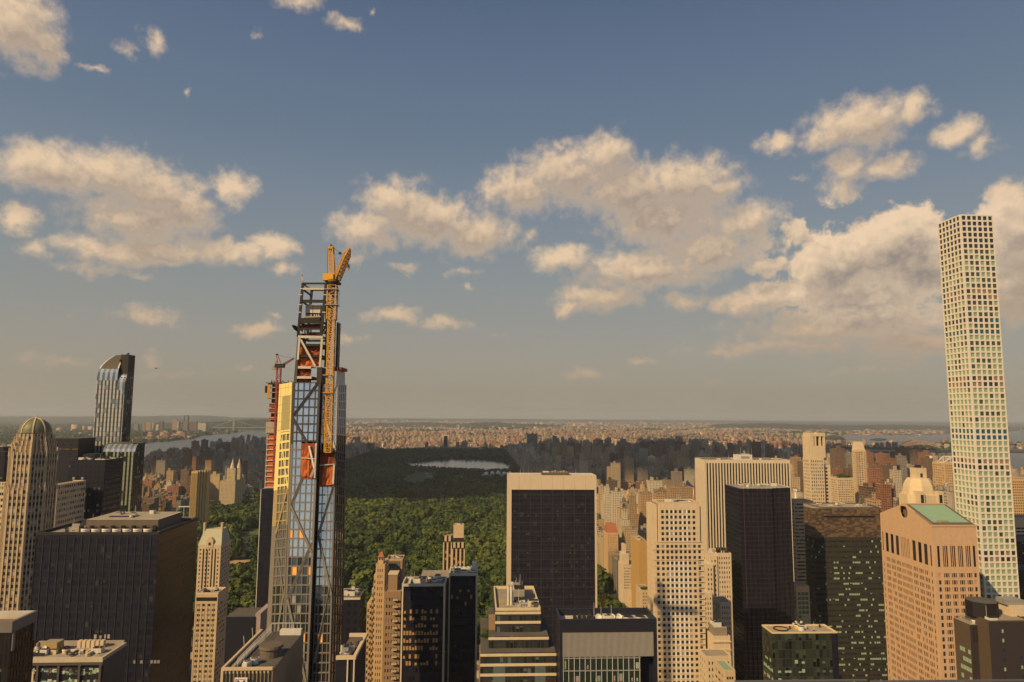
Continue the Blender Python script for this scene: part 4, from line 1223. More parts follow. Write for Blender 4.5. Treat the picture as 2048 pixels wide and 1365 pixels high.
for (x, y) in ((601, 590), (604, 578), (599, 625), (650, 590), (648, 625), (600, 610)): a = px(x, y, YS - .5); mb.bar(a - Vector((.7, 0, 0)), a + Vector((.7, 0, 0)), .35, CONCL)
mb.build('steel_frame', t)
mb = MB(); a, b = px(607, 578.5, YS - .4), px(649, 578.5, YS - .4); mb.bar(a, b, .8, CONCL, .75); mb.build('pale_beam', t)
mb = MB()
for k in range(14): q = lerp(px(612, 577, YS), px(645, 577, YS), k / 13); mb.bar(q, q + Vector((0, 0, 1.3)), .12, ALU)
mb.bar(px(612, 572, YS), px(645, 572, YS), .12, ALU); mb.build('guard_rail', t)
a, b = px(610, 632, YS + 2), px(641.5, 610, YS + 2)
for k in (0, 1):
    mb = MB(); w = (b.x - a.x) / 2; mb.box(a.x + w * k + .1, a.x + w * (k + 1) - .1, YS + 2, YS + 7, a.z + 1.2, b.z, CONCL); mb.box(a.x + w * k + .1, a.x + w * (k + 1) - .1, YS + 2.4, YS + 7, a.z - .6, a.z + 1.2, STEEL)
    for j in range(3): mb.cyl(a.x + w * k + .7 + .9 * j, YS + 2.3, a.z - .4, a.z + .6, .28, PALE, seg=8)
    mb.build('plant_unit', t)
mb = MB(); a, b = px(608, 635, YS + 1), px(642, 634, YS + 1); mb.bar(a, b, 1.2, CONC, .5); a, b = px(605, 641, YS + 2), px(642, 640, YS + 2); mb.bar(a, b, 4, STEEL, 1.3); mb.build('plant_deck', t)
mb = MB()      # wind-blown dark tarpaulin on the left
F = Facet(px(589, 660, YS - 1), px(605, 664, YS + 2), px(604, 651, YS + 2), px(584, 653, YS - 3)); n = 6; r = random.Random(1)
vs = [F.p(i / n, j / n, .9 * math.sin(i * 1.1 + j * .6)) for j in range(n + 1) for i in range(n + 1)]
mb.faces(vs, [(j * (n + 1) + i, j * (n + 1) + i + 1, (j + 1) * (n + 1) + i + 1, (j + 1) * (n + 1) + i) for j in range(n) for i in range(n)], DARKF, True); mb.build('tarpaulin', t)
mb = MB(); a, b = px(670.5, 735, 292), px(677, 645, 292); mb.box(a.x, b.x, 292, 297, a.z, b.z, DARKF)
for k in range(6): mb.box(a.x + .2, b.x - .2, 291.9, 291.99, a.z + 1 + 3 * k, a.z + 2.6 + 3 * k, DARKG)
mb.build('rear_shaft', t)
mb = MB(); q = [px(672, 772, 283), px(690, 772, 300), px(690, 737, 301), px(674, 735, 284)]
mb.faces([Vector(p) for p in q], [(0, 1, 2, 3)], WFR); mb.box(px(664, 735, 286).x, px(684, 735, 286).x, 286, 298, px(674, 737, 284).z - .6, px(674, 736, 284).z + .4, ORND); mb.build('pale_wing', t)

f_ = thing('flag', px(604.5, 566, YS), 'small striped flag on a pole at the bare steel top', 'flag')
mb = MB(); mb.bar(px(604.5, 566, YS), px(603, 545, YS), .12, PALE); mb.build('pole', f_)
RED, BLUE = surf('flag_red', (.40, .03, .04), .8), surf('flag_blue', (.03, .05, .2), .8)
mb = MB(); F = Facet(px(603.6, 562, YS), px(608.5, 564, YS), px(606.2, 552, YS), px(603.2, 547, YS))
for k in range(7): F.slab(mb, 0, 1, k / 7, (k + 1) / 7, -.03, .03, RED if k % 2 == 0 else PALE)
F.slab(mb, 0, .45, 4 / 7, 1, .031, .05, BLUE); mb.build('cloth', f_)

# ---------------------------------------------------------------- tower cranes
YC = 272.0
c = thing('tower_crane', px(656, 905, YC), 'tall orange luffing tower crane fixed to the front of the tapering tower', 'crane')
mb = MB(); lattice(mb, px(656.5, 905, YC), px(663.5, 640, YC), 2.5, 2.5, 27, CRANEY, .34, .2); mb.build('mast', c)
mb = MB(); lattice(mb, px(663.5, 640, YC), px(665.5, 572, YC), 3.3, 3.3, 7, CRANEY, .36, .2); mb.build('climbing_frame', c)
mb = MB()
for y in (580, 611, 751, 786): a, b = px(652 if y < 700 else 648, y, YC), px(677 if y < 700 else 664, y, YC); mb.box(a.x, b.x, YC - 2.2, YC + 2.2, a.z - .15, a.z + .15, ALU if y < 700 else CRANEY); 
for x in (675, 678): mb.bar(px(x, 580, YC), px(x, 611, YC), .12, STEEL)
mb.build('platform', c)
mb = MB(); a = px(666, 568, YC); mb.cyl(a.x, a.y, a.z - 1.2, a.z + .6, 1.5, STEEL, 2.0, 14); mb.cyl(a.x, a.y, a.z + .6, a.z + 1.6, 2.2, surf('crane_rust', (.2, .1, .04), .7), seg=14); mb.build('slewing_ring', c)
mb = MB(); a, b = px(647.5, 562, YC), px(668.5, 549, YC); mb.box(a.x, b.x, YC - 1.6, YC + 5, a.z, b.z, surf('crane_bright', (.72, .36, .02), .5, .06)); mb.box(a.x + 1, b.x + 2, YC - 1, YC + 4.5, a.z - .9, a.z - .02, STEEL); deck = mb.build('machinery_deck', c)
mb = MB(); a, b = px(671, 560, YC), px(674, 549, YC); mb.box(a.x, b.x + .4, YC - 1.2, YC + .8, a.z, b.z, STEEL); mb.box(a.x + .1, b.x + .3, YC - 1.28, YC - 1.21, a.z + .5, b.z - .3, DARKG); mb.build('cab', deck)
mb = MB()
for dY in (0, 2.4):
    o = Vector((0, dY, 0))
    mb.bar(px(659.5, 549, YC) + o, px(656.5, 496, YC) + o, .4, CRANEY); mb.bar(px(668, 549, YC) + o, px(665, 496, YC) + o, .4, CRANEY)
    for k in range(6): mb.bar(lerp(px(659.5, 549, YC), px(656.5, 496, YC), k / 6) + o, lerp(px(668, 549, YC), px(665, 496, YC), (k + 1) / 6) + o, .16, CRANEY)
a, b = px(656, 498, YC), px(666, 493, YC); mb.box(a.x, b.x, YC - .3, YC + 2.8, a.z, b.z, CRANEY); a = px(661, 492, YC); mb.cyl(a.x, YC + 1.2, a.z, a.z + .7, .45, STEEL, seg=8)
mb.build('apex_frame', c)
mb = MB(); lattice(mb, px(674.5, 558, YC), px(695, 509, YC - 9), 2.2, 2.0, 14, CRANEY, .3, .18); lattice(mb, px(695, 509, YC - 9), px(699.5, 498, YC - 11), 2.0, .6, 3, CRANEY, .26, .16); jib = mb.build('jib', c)
mb = MB()
for dY in (0, 1.2):
    mb.bar(px(663, 493, YC + dY), px(682, 508, YC - 3), .12, STEEL); mb.bar(px(682, 508, YC - 3), px(689, 511, YC - 6), .12, STEEL)
mb.bar(px(655.5, 495, YC), px(654.5, 549, YC), .14, STEEL); a = px(680, 507, YC - 3); mb.box(a.x - .5, a.x + .5, a.y - .4, a.y + .4, a.z - .4, a.z + .4, STEEL); mb.build('rope', c)
mb = MB(); a = px(697.5, 507, YC - 10); b = px(697, 534, YC - 10); mb.bar(a, b, .07, STEEL); mb.cyl(b.x, b.y, b.z - .4, b.z + .9, .5, STEEL, .35, 8); mb.cyl(b.x, b.y, b.z - 1.4, b.z - .4, .15, CRANEY, .4, 8); mb.build('hook', jib)

t2 = thing('concrete_tower', tuple(at(545, 980, 610).xy) + (0,), 'slender concrete tower under construction with orange netted floors', 'skyscraper')
Y1_, Y2_ = 600.0, 622.0
xl, xr = at(532, 900, Y1_).x, at(590, 900, Y1_).x
mb = MB()
for k in range(12):
    z = at(532, 975 - 10.75 * k, Y1_).z
    if k < 11: mb.box(xl, xr, Y1_, Y2_, z - .35, z + .35, CONCL)
for x in (xl + .5, xl + 9): mb.box(x - .4, x + .4, Y1_ + .3, Y1_ + 1.1, at(532, 975, Y1_).z, at(532, 868, Y1_).z, CONC)
mb.build('floor_slab', t2)
for k in range(10):
    mb = MB(); z0, z1 = at(532, 975 - 10.75 * k, Y1_).z + .4, at(532, 975 - 10.75 * (k + 1), Y1_).z - .4
    mb.box(xl + 1.2, xr - 1, Y1_ + .9, Y1_ + 1.1, z0, z0 + (z1 - z0) * .72, ORNG); mb.box(xl + 1.4, xr - 1, Y1_ + 2.6, Y2_ - 1, z0, z1, STEEL); mb.build('floor_net', t2)
mb = MB(); a, b = at(531, 868, Y1_), at(531, 844, Y1_); mb.box(a.x, xr, Y1_, Y2_, a.z, b.z, CONC); 
for k in range(5): mb.box(a.x + 1 + 2 * k, a.x + 2 + 2 * k, Y1_ - .05, Y1_ - .003, a.z + .4, a.z + .9, STEEL)
mb.box(a.x + .1, xr, Y1_ - .05, Y1_ - .003, lerp(a.z, b.z, .5) - .12, lerp(a.z, b.z, .5) + .12, STEEL)
mb.build('concrete_core', t2)
mb = MB()
for k, y in enumerate((836, 826, 817, 807, 797, 785, 775)): z = at(532, y, Y1_).z; mb.box(at(534, 800, Y1_).x, xr, Y1_, Y2_, z - .3, z + .3, CONC)
mb.box(xl + 2, xr - 2, Y1_ + 3, Y2_ - 2, at(532, 844, Y1_).z, at(532, 770, Y1_).z, STEEL); mb.build('upper_slab', t2)
for y0_, y1_, m in ((840, 834, ORNG), (826, 818, ORND), (815, 808, ORND)): mb = MB(); mb.box(xl + 1, xr, Y1_ + .5, Y1_ + .7, at(532, y0_, Y1_).z, at(532, y1_, Y1_).z, m); mb.build('floor_net', t2)
mb = MB(); a, b = at(534, 797, Y1_ - .6), at(541, 770, Y1_ - .6); mb.box(a.x, b.x, Y1_ - .6, Y1_ - .2, a.z, b.z, surf('ochre_form', (.55, .27, .03), .7)); a, b = at(530, 786, Y1_), at(534, 772, Y1_); mb.box(a.x, b.x, Y1_ - .6, Y1_ + 6, a.z, b.z, STEEL); mb.build('formwork', t2)
mb = MB(); r = random.Random(8)
for k in range(30):
    x = lerp(535, 588, r.random()); a, b = at(x, 769, Y1_ + r.random() * 12), at(x + r.uniform(-6, 6), 761 + r.random() * 5, Y1_ + r.random() * 12); mb.bar(a, b, .5, r.choice((STEEL, surf('timber', (.3, .18, .09), .8), STEEL)))
mb.box(at(536, 765, Y1_).x, at(588, 765, Y1_).x, Y1_ + .5, Y2_, at(536, 769, Y1_).z, at(536, 766, Y1_).z, STEEL); mb.build('scaffold', t2)
m = facade('dark_pinstripe', (0.016, 0.017, 0.028), (0.018, 0.019, 0.031), 1.2, 4, .6, .9, rough=.3, vary=.4)
mb = MB(); a, b = at(523, 978, Y1_ - 3), at(590, 978, Y1_ - 3); mb.box(a.x, b.x, Y1_ - 3, Y2_, 0, a.z, m); mb.box(a.x - .5, a.x, Y1_ - 3.2, Y1_ - 2.2, 0, a.z, PALE); mb.build('glazed_shaft', t2)
c = thing('tower_crane', at(556, 765, Y1_ - 2), 'dark red luffing crane with a counterweight over the concrete tower', 'crane')
Yr = Y1_ - 2
mb = MB(); lattice(mb, at(550, 960, Yr), at(558, 736, Yr), 3.2, 3.2, 26, CRANER, .5, .3); mb.build('mast', c)
mb = MB(); a = at(558, 732, Yr); mb.box(a.x - 3, a.x + 4.5, Yr - 2, Yr + 3, a.z - 1.6, a.z + 1.6, STEEL); mb.build('machinery_deck', c)
mb = MB(); a = at(549, 737, Yr); mb.box(a.x - 1.6, a.x + 1.8, Yr - 1.5, Yr + 2, a.z - 1, a.z + 1.5, surf('ballast_block', (.3, .27, .22), .9)); mb.build('counterweight', c)
mb = MB(); lattice(mb, at(565, 731, Yr), at(588, 717, Yr + 4), 2.0, 1.2, 10, CRANER, .35, .22); mb.build('jib', c)
mb = MB()
for (a, b) in (((556, 728), (553, 710)), ((562, 728), (555, 709)), ((553, 728), (549, 734)), ((554, 722), (548, 735))): mb.bar(at(*a, Yr), at(*b, Yr), .6, CRANER)
mb.bar(at(552, 710, Yr), at(556, 709, Yr), 1.1, STEEL); mb.build('apex_frame', c)
mb = MB(); mb.bar(at(556, 710, Yr), at(569, 714, Yr), .16, STEEL); mb.bar(at(569, 714, Yr), at(587, 717, Yr + 4), .16, STEEL); mb.build('rope', c)

# ---------------------------------------------------------------- the curved-top glass tower
Y0 = 622.0
xL, xM, xR = at(193.7, 762, Y0).x, at(234.5, 762, Y0).x, at(250.5, 762, Y0).x
yb = max(atx(266, 762, xR).y, atx(231.6, 710.5, xL).y + 3)
def stripe_mat(name, du, dark, light, blue):
    m, g, p = newmat(name)
    tc = g.n('ShaderNodeTexCoord').outputs['Object']; x, y, z = g.sep(tc)
    us, zs = g.m('DIVIDE', g.m('ADD', g.m('ADD', x, y), 3000), du), g.m('DIVIDE', z, 4.1)
    wn = g.n('ShaderNodeTexWhiteNoise', noise_dimensions='3D'); g.put(wn.inputs['Vector'], g.comb(g.m('FLOOR', us), g.m('FLOOR', zs), 0)); r = wn.outputs['Value']
    st = g.m('GREATER_THAN', g.m('FRACT', us), .5)
    big = g.noise(g.v('MULTIPLY', tc, (.04, .04, .035)), 1.0, 3)
    lightish = g.m('GREATER_THAN', g.m('ADD', r, g.m('MULTIPLY', big, 1.6)), .95)
    c = g.mix(g.m('MULTIPLY', st, lightish), dark + (1,), light + (1,))
    c = g.mix(g.m('MULTIPLY', g.m('LESS_THAN', r, .22), .7), c, blue + (1,))
    line = g.m('LESS_THAN', g.m('FRACT', zs), .08)
    c = g.mix(g.m('MULTIPLY', line, .6), c, (.02, .022, .024, 1))
    g.put(p.inputs['Base Color'], c); p.inputs['Roughness'].default_value = .2; p.inputs['Metallic'].default_value = .3
    bn = g.n('ShaderNodeBump'); bn.inputs['Strength'].default_value = .04; g.put(bn.inputs['Height'], g.noise(tc, .3, 2)); g.t.links.new(bn.outputs[0], p.inputs['Normal'])
    return m
STR = stripe_mat('striped_glass', 3.1, (.07, .08, .085), (.54, .52, .50), (.20, .25, .30))
STR2 = stripe_mat('striped_glass_lower', 3.1, (.012, .014, .014), (.34, .36, .26), (.03, .04, .045))
CURV = mirror('curved_mirror_stripe', (.55, .60, .66), .12, .7)
t = thing('curved_tower', (xL, Y0, 0), 'striped glass tower whose front curls back into a curved roof', 'skyscraper')
def curl(mb, xa, xb, pts, matv, matc, ns=1):
    """front wall whose upper part curls back: pts are (y, z) from the front edge upwards"""
    for k in range(len(pts) - 1):
        (ya, za), (yb_, zb_) = pts[k], pts[k + 1]; m = matv if k == 0 else matc
        if k == 0: mb.poly([(xa, ya, za), (xb, ya, za), (xb, yb_, zb_), (xa, yb_, zb_)], m)
        else:
            n = max(1, int((xb - xa) / 2.2))
            for i in range(n):
                a, b = lerp(xa, xb, i / n), lerp(xa, xb, (i + 1) / n)
                mb.poly([(a, ya, za), (b, ya, za), (b, yb_, zb_), (a, yb_, zb_)], (m if i % 2 else surf('dark_stripe', (.10, .12, .15), .25, spec=.6)) if m is CURV else m)
E = [(193.7, 761), (194.6, 752), (196.2, 745), (199, 738), (203, 732), (209, 726), (218, 719), (231.6, 710.5)]
raw = [tuple(atx(x, y, xL))[1:] for x, y in E]
lev = [(xL, Y0, 0.0)]
for (x, y), (yy, zz) in zip(E, raw):
    Yk = Y0 + max(0.0, yy - Y0) * .42; p = at(x, y, Yk); lev.append((p.x, Yk, p.z))
yb = lev[-1][1] + 3.0; ztop = lev[-1][2]
DSTR = surf('dark_stripe', (.10, .12, .15), .25, spec=.6); DKR = surf('dark_roof_grille', (.085, .075, .06), .7, .25, .6)
def sheet(mb, k, xr, na, m, i0=0., i1=1., up=0.):
    (xa, ya, za), (xb, yb_, zb_) = lev[k], lev[k + 1]
    for i in range(na):
        s0, s1 = lerp(i0, i1, i / na), lerp(i0, i1, (i + 1) / na)
        mb.poly([(lerp(xa, xr, s0), ya, za + up), (lerp(xa, xr, s1), ya, za + up), (lerp(xb, xr, s1), yb_, zb_ + up), (lerp(xb, xr, s0), yb_, zb_ + up)], m if m is not CURV or i % 2 else DSTR)
mb = MB(); sheet(mb, 0, xM, 1, STR)
for k in range(1, 4): sheet(mb, k, xM, 8, CURV)
mb.build('glass_front', t)
mb = MB()
for k in range(4, len(lev) - 1): sheet(mb, k, xM, 1, DKR, .06, .94); sheet(mb, k, xM, 1, PALE, 0, .06, .25); sheet(mb, k, xM, 1, PALE, .94, 1, .25)
mb.build('curved_roof', t)
mb = MB()
vs = [tuple(q) for q in lev] + [(lev[-1][0], yb, ztop), (xL, yb, 0)]
for a in range(len(lev) - 1): mb.poly([lev[a], lev[a + 1], (lev[a + 1][0], yb, lev[a + 1][2]), (lev[a][0], yb, lev[a][2])], STR2)
vs = [(xM, q[1], q[2]) for q in lev] + [(xM, yb, ztop), (xM, yb, 0)]; mb.faces(vs, [tuple(range(len(vs)))], STR2)
mb.poly([(lev[-1][0], lev[-1][1], ztop), (xM, lev[-1][1], ztop), (xM, yb, ztop), (lev[-1][0], yb, ztop)], DKR)
mb.poly([(xR, yb, 0), (xL, yb, 0), (lev[-1][0], yb, ztop), (xR, yb, ztop)], STR2)
mb.build('side_wall', t)
dz = 8.5
mb = MB(); p2 = [(q[1], q[2] - (dz if k else 0)) for k, q in enumerate(lev[:7])]
curl(mb, xM + .02, xR, p2, STR, CURV); mb.build('glass_front', t)
EASTM = facade('east_checker', (.05, .05, .05), (.012, .013, .014), 3.4, 4.1, .5, .9, blind=(.28, .26, .25), pb=.3, vary=.5)
mb = MB(); vs = [(xR, y, z) for y, z in p2 + [(yb, p2[-1][1]), (yb, 0)]]; mb.faces(vs, [tuple(range(len(vs)))], EASTM)
mb.box(xM + .03, xR - .02, p2[5][0] + 1, yb + .05, p2[-1][1] - 3, ztop - .2, STEEL, DKR)
mb.build('east_wall', t)
mb = MB(); q0, q1 = at(240, 722, lev[5][1]), at(258, 707, lev[-1][1] + 1); mb.bar(q0, q1, 1.2, STEEL, 1.0); mb.build('maintenance_boom', t)
wins = [(xM + 3 + 2.6 * k, p2[4][0] + .2, p2[4][1] + .2, 1.4, 1.2, S_, BLACKG) for k in range(3)]
put_windows(t, wins)
Y0b = 606.0
xA, xB = at(207, 890, Y0b).x, at(271, 890, Y0b).x
zb_ = at(207, 904, Y0b).z
t = thing('glass_wing', (xA, Y0b, 0), 'dark striped glass block with a curved silvery brow in front of the curved tower', 'building')
pr = [(Y0b, 0), (Y0b, zb_), (Y0b + .8, zb_ + 2.6), (Y0b + 2.4, zb_ + 4.8), (Y0b + 5, zb_ + 6.4)]
mb = MB(); curl(mb, xA, xB, pr, STR2, CURV); mb.build('glass_front', t)
yB2 = atx(290, 890, xB).y
mb = MB(); vs = [(xB, y, z) for y, z in pr + [(yB2, pr[-1][1] + 1.5), (yB2, 0)]]; mb.faces(vs, [tuple(range(len(vs)))], MATS['east_checker'])
mb.poly([(xA, Y0b + 5, pr[-1][1]), (xB, Y0b + 5, pr[-1][1]), (xB, yB2, pr[-1][1] + 1.5), (xA, yB2, pr[-1][1] + 1.5)], DKR)
vs = [(xA, y, z) for y, z in pr + [(yB2, pr[-1][1] + 1.5), (yB2, 0)]]; mb.faces(vs, [tuple(range(len(vs)))[::-1]], STR2)
mb.build('side_wall', t)
mb = MB()
for k in range(4): mb.box(xA + 22 + 2.2 * k, xA + 23.2 + 2.2 * k, Y0b + 5.5 + k, Y0b + 17, pr[-1][1] + .2, pr[-1][1] + .8, STEEL)
mb.build('roof_slat', t)

# ---------------------------------------------------------------- the domed octagonal tower
cx_, cy0, ap = -294.2, 471.8, 11.75
def octo(a, x=cx_, y=cy0):
    h = a * .49
    return [(x + p, y + q) for p, q in ((a, h), (h, a), (-h, a), (-a, h), (-a, -h), (-h, -a), (h, -a), (a, -h))]
TANW = surf('tan_stone_ribs', (.50, .38, .24), .8, .10, .2)
TANS = surf('tan_spandrel', (.24, .18, .12), .8, .1, .2)
t = thing('domed_tower', (cx_, cy0, 0), 'octagonal tan tower with a green ribbed dome and stepped shoulders', 'skyscraper')
def ribbed(mb, wins, a, z0, z1, nb, pz, depth=.45, seed=1):
    o8 = octo(a); pk = rpick(seed, [(DARKG, .78), (surf('pink_blind', (.42, .33, .27), .6), .22)])
    for k in range(8):
        p, q = o8[(k + 4) % 8], o8[(k + 5) % 8]
        d = Vector((q[0] - p[0], q[1] - p[1])); L_ = d.length; u = (d.x / L_, d.y / L_)
        n = (u[1], -u[0])
        if n[0] * -cx_ * -1 + n[1] * (0 - cy0) * 1 < -.2 * abs(cy0) and n[1] > .3: 
            mb.obox(p, u, n, 0, L_, -.3, 0, z0, z1, TANW); continue
        zc = []
        z = z1 - pz
        while z > z0 + .5: zc.append((z, z + pz * .56)); z -= pz
        grid_face(mb, wins, p, u, L_, z0, z1, spans(.6, L_ - .6, nb, .66), zc[::-1], depth, TANW, pk, hmat=TANS, hd=.35)
    mb.prism(octo(a - .1), z0, z1 - .02, BLACKG, ROOF)
zS, z1_, z2_, z3_ = at(45, 985, 460).z, at(40, 740, 460).z, 0, 0
H = lambda y: at(60, y, 461).z
wins, mb = [], MB()
ribbed(mb, wins, 12.6, 60, H(975), 4, 3.9, seed=2)
ribbed(mb, wins, 11.75, H(975), H(905), 4, 3.9, seed=3)
ribbed(mb, wins, 10.7, H(905), H(893), 3, 3.9, seed=4)
ribbed(mb, wins, 9.7, H(893), H(882), 3, 3.9, seed=5)
ribbed(mb, wins, 8.8, H(882), H(868), 3, 3.9, seed=6)
mb.prism(octo(13.2), 0, 60, TANW)
mb.build('facade', t)
mb = MB()
for a, z in ((12.6, H(975)), (11.75, H(905)), (10.7, H(893)), (9.7, H(882))):
    for p in octo(a + .2): mb.cyl(p[0], p[1], z - 3, z + 2.6, .6, TANW, .3, 6)
    o8 = octo(a + .1)
    for k in range(8):
        for s in (.33, .67): q = (lerp(o8[k][0], o8[(k + 1) % 8][0], s), lerp(o8[k][1], o8[(k + 1) % 8][1], s)); mb.cyl(q[0], q[1], z - 2, z + 1.2, .35, TANW, .2, 4)
mb.build('pinnacle', t, kind='stuff')
DOME = surf('green_dome_copper', (.15, .15, .09), .5, .15, .3)
zd = H(868); rd = 9.1
mb = MB(); mb.lathe(cx_, cy0, [(rd * math.cos(a) if a < 1.5 else .3, zd + .5 + rd * 1.06 * math.sin(a)) for a in [k * 1.5708 / 8 for k in range(9)]], DOME, 24); dome = mb.build('dome', t)
mb = MB()
for k in range(8):
    a = k * math.pi / 4 + math.pi / 8; pts = [(cx_ + (rd + .1) * math.cos(e) * math.cos(a), cy0 + (rd + .1) * math.cos(e) * math.sin(a), zd + .5 + (rd + .1) * 1.06 * math.sin(e)) for e in [j * 1.5708 / 7 for j in range(8)]]
    for j in range(7): mb.bar(pts[j], pts[j + 1], .75, CREAM2, .5)
mb.build('dome_rib', dome)
mb = MB(); mb.cyl(cx_, cy0, zd + rd * 1.05, zd + rd * 1.05 + 2.6, .9, CREAM2, .15, 8); mb.build('finial', dome)
put_windows(t, wins)

# black slabs between the domed and the curved tower
BLKSTONE = surf('black_cladding', (0.016, 0.016, 0.027), .5, .15, .1)
mbk = facade('black_punched', (0.016, 0.016, 0.027), (0.014, 0.016, 0.027), 3.2, 4.0, .5, .5, blind=(.16, .16, .15), pb=.05, rough=.5)
a, b = at(104, 877, 590), at(158, 876, 590)
t = thing('black_slab', (a.x, 590, 0), 'plain black slab tower standing right behind the domed tower', 'skyscraper')
mb = MB(); mb.box(a.x, b.x, 590, 615, 0, a.z, BLKSTONE, ROOFD); mb.build('facade', t)
mb = MB(); mb.box(a.x, b.x + .2, 589.9, 589.98, at(104, 899, 590).z, at(104, 898, 590).z, surf('brass_line', (.3, .18, .06), .6)); mb.box(b.x - 17, b.x - 15.6, 589.8, 589.98, at(104, 920, 590).z, at(104, 895, 590).z, PALE); mb.build('trim', t)
wins = [(a.x + 4 + 6 * i, 589.9, a.z - 6 - 4 * k, 2.2, 1.6, S_, BROWNG) for i in range(3) for k in range(3)]; put_windows(t, wins)
a, b = at(139, 922, 540), at(211, 922, 540)
t = thing('black_block', (a.x, 540, 0), 'black office block with scattered grey blinds and roof masts before the curved tower', 'building')
mb = MB(); mb.box(a.x, b.x, 540, 566, 0, a.z, mbk, ROOFD); mb.build('facade', t)
parapet(t, a.x, b.x, 540, 566, a.z, .8, .5, BLKSTONE); clutter(t, a.x + 3, b.x - 2, 543, 560, a.z, 4, 8, [PALE, ALU, ROOFW])
mb = MB(); mb.box(a.x + 4, a.x + 13, 550, 560, a.z, a.z + 4.5, BLKSTONE); mb.build('penthouse', t)
rr = random.Random(6)
wins = [(a.x + 4 + 3.2 * rr.randrange(0, 7), 539.93, a.z - 14 - 4 * rr.randrange(0, 17), 1.8, 1.9, S_, BLIND) for k in range(40)]; put_windows(t, wins)
# banded blocks either side of the domed tower
def banded(name, label, L, R_, T, Y, D, seed, cat='building', east=True):
    a, b = at(L, T, Y), at(R_, T, Y)
    t = thing(name, (a.x, Y, 0), label, cat)
    wins, mb = [], MB(); zc = [(a.z - 3.0 - 4.05 * k, a.z - 1.1 - 4.05 * k) for k in range(int((a.z - 60) / 4.05))][::-1]
    pk = rpick(seed, [(DARKG, .6), (BLIND, .25), (GREENB, .15)])
    grid_face(mb, wins, (a.x, Y), S_, b.x - a.x, 50, a.z, spans(.5, b.x - a.x - .5, max(2, int((b.x - a.x) / 2.1)), .9), zc, .3, CREAM2, pk)
    if east: grid_face(mb, wins, (b.x, Y), E_, D, 50, a.z, spans(.5, D - .5, int(D / 2.6), .75), zc, .3, CREAM2, pk)
    mb.box(a.x + .1, b.x - .1, Y + .1, Y + D - .1, 0, 50, CREAM2); mb.box(a.x, b.x, Y + D - .3, Y + D, 50, a.z, CREAM2); mb.build('facade', t)
    mb = MB(); mb.box(a.x + .2, b.x - .2, Y + .2, Y + D - .35, 50, a.z - .5, BLACKG, ROOF); mb.build('core', t)
    mb = MB()
    for k in range(int((b.x - a.x) / 2)): mb.box(a.x + 2 * k, a.x + 2 * k + .8, Y - .3, Y + .5, a.z, a.z + 1.4, CREAM)
    mb.build('parapet', t); put_windows(t, wins); return t
banded('banded_block', 'tan banded office block at the foot of the black slab tower', 89, 116, 970, 500, 34, 3)
banded('banded_block', 'tan banded office block at the picture edge beside the domed tower', -40, 19, 970, 490, 20, 5, east=False)
a, b = at(-20, 903, 700), at(11, 903, 700)
t = thing('dark_slab', (a.x, 700, 0), 'dark narrow apartment slab before the river at the picture edge', 'building')
mb = MB(); mb.box(a.x, b.x, 700, 720, 0, a.z, mbk, ROOFD); mb.box(a.x + 4, b.x - 5, 705, 715, a.z, a.z + 4, BLKSTONE); mb.build('facade', t)

# ---------------------------------------------------------------- the wide black office block
x0, x1, y0, y1, zt = -217.1, -158.1, 355.0, 402.5, 195.9
t = thing('black_office_block', (x0, y0, 0), 'huge black glass office block with a flat tan roof and rooftop plant', 'office building')
m = facade('black_curtain_wall', (0.018, 0.018, 0.032), (0.019, 0.019, 0.034), 1.66, 3.95, .86, .62, ou=0, rough=.4, vary=.35, blind=(.055, .05, .055), pb=.08, gspec=.18)
mE = facade('bronze_curtain_wall', (0.022, 0.018, 0.020), (0.026, 0.020, 0.020), 1.1, 3.95, .5, .93, rough=.3, vary=.9, blind=(.10, .06, .03), pb=.06, gspec=.3)
mb = MB(); mb.box(x0, x1 - .02, y0, y1, 0, zt - 1.2, m, ROOF)
mb.box(x1 - .02, x1, y0 + .3, y1, 0, zt - 1.2, mE); mb.build('facade', t)
mb = MB(); gm = surf('green_mullion', (.045, .055, .048), .5)
for k in range(16): mb.box(x0 + k * 59 / 16, x0 + k * 59 / 16 + .22, y0 - .3, y0 - .003, 0, zt - 2, gm)
mb.build('mullion', t)
parapet(t, x0, x1, y0, y1, zt - 1.19, 1.3, .8, STEEL)
mb = MB(); mb.box(x0 + 17, x1 - 6, y0 + 12, y1 - 7, zt - 1.19, zt + 4.4, surf('brown_penthouse', (.14, .11, .085), .8), ROOFW); mb.box(x0 + 24, x0 + 34, y0 + 20, y0 + 22, zt + 4.4, zt + 4.9, STEEL); mb.build('penthouse', t)
for k in range(7):
    mb = MB(); x = x0 + 20 + 5.1 * k; mb.cyl(x, y0 + 6.5, zt - 1.19, zt + .4, 2.0, PALE, seg=16); mb.cyl(x, y0 + 6.5, zt + .4, zt + .9, 2.2, PALE, 1.9, 16, STEEL); mb.build('cooling_fan', t)
for k in range(8):
    mb = MB(); x = x0 + 15 + 5.2 * k; mb.box(x, x + 1.6, y0 + 9.5, y0 + 11, zt - 1.19, zt + 1.7, STEEL); mb.bar((x, y0 + 9, zt + 1.6), (x + 4, y0 + 9, zt + 1.6), .2, STEEL); mb.build('pipe_rack', t)
mb = MB(); xx = x1 - 7; mb.cyl(xx, y1 - 2.4, zt - 1.1, zt + 6.5, .35, ALU, .25, 8); mb.bar((xx - 3, y1 - 2.4, zt + 6.6), (xx + 3, y1 - 2.4, zt + 6.6), .5, PALE); mb.box(xx - 5.5, xx + 5.5, y1 - 4, y1 - 1, zt - .2, zt + .8, ALU); mb.build('davit_crane', t)
clutter(t, x0 + 18, x1 - 8, y0 + 14, y1 - 9, zt + 4.4, 18, 5, [PALE, ALU])
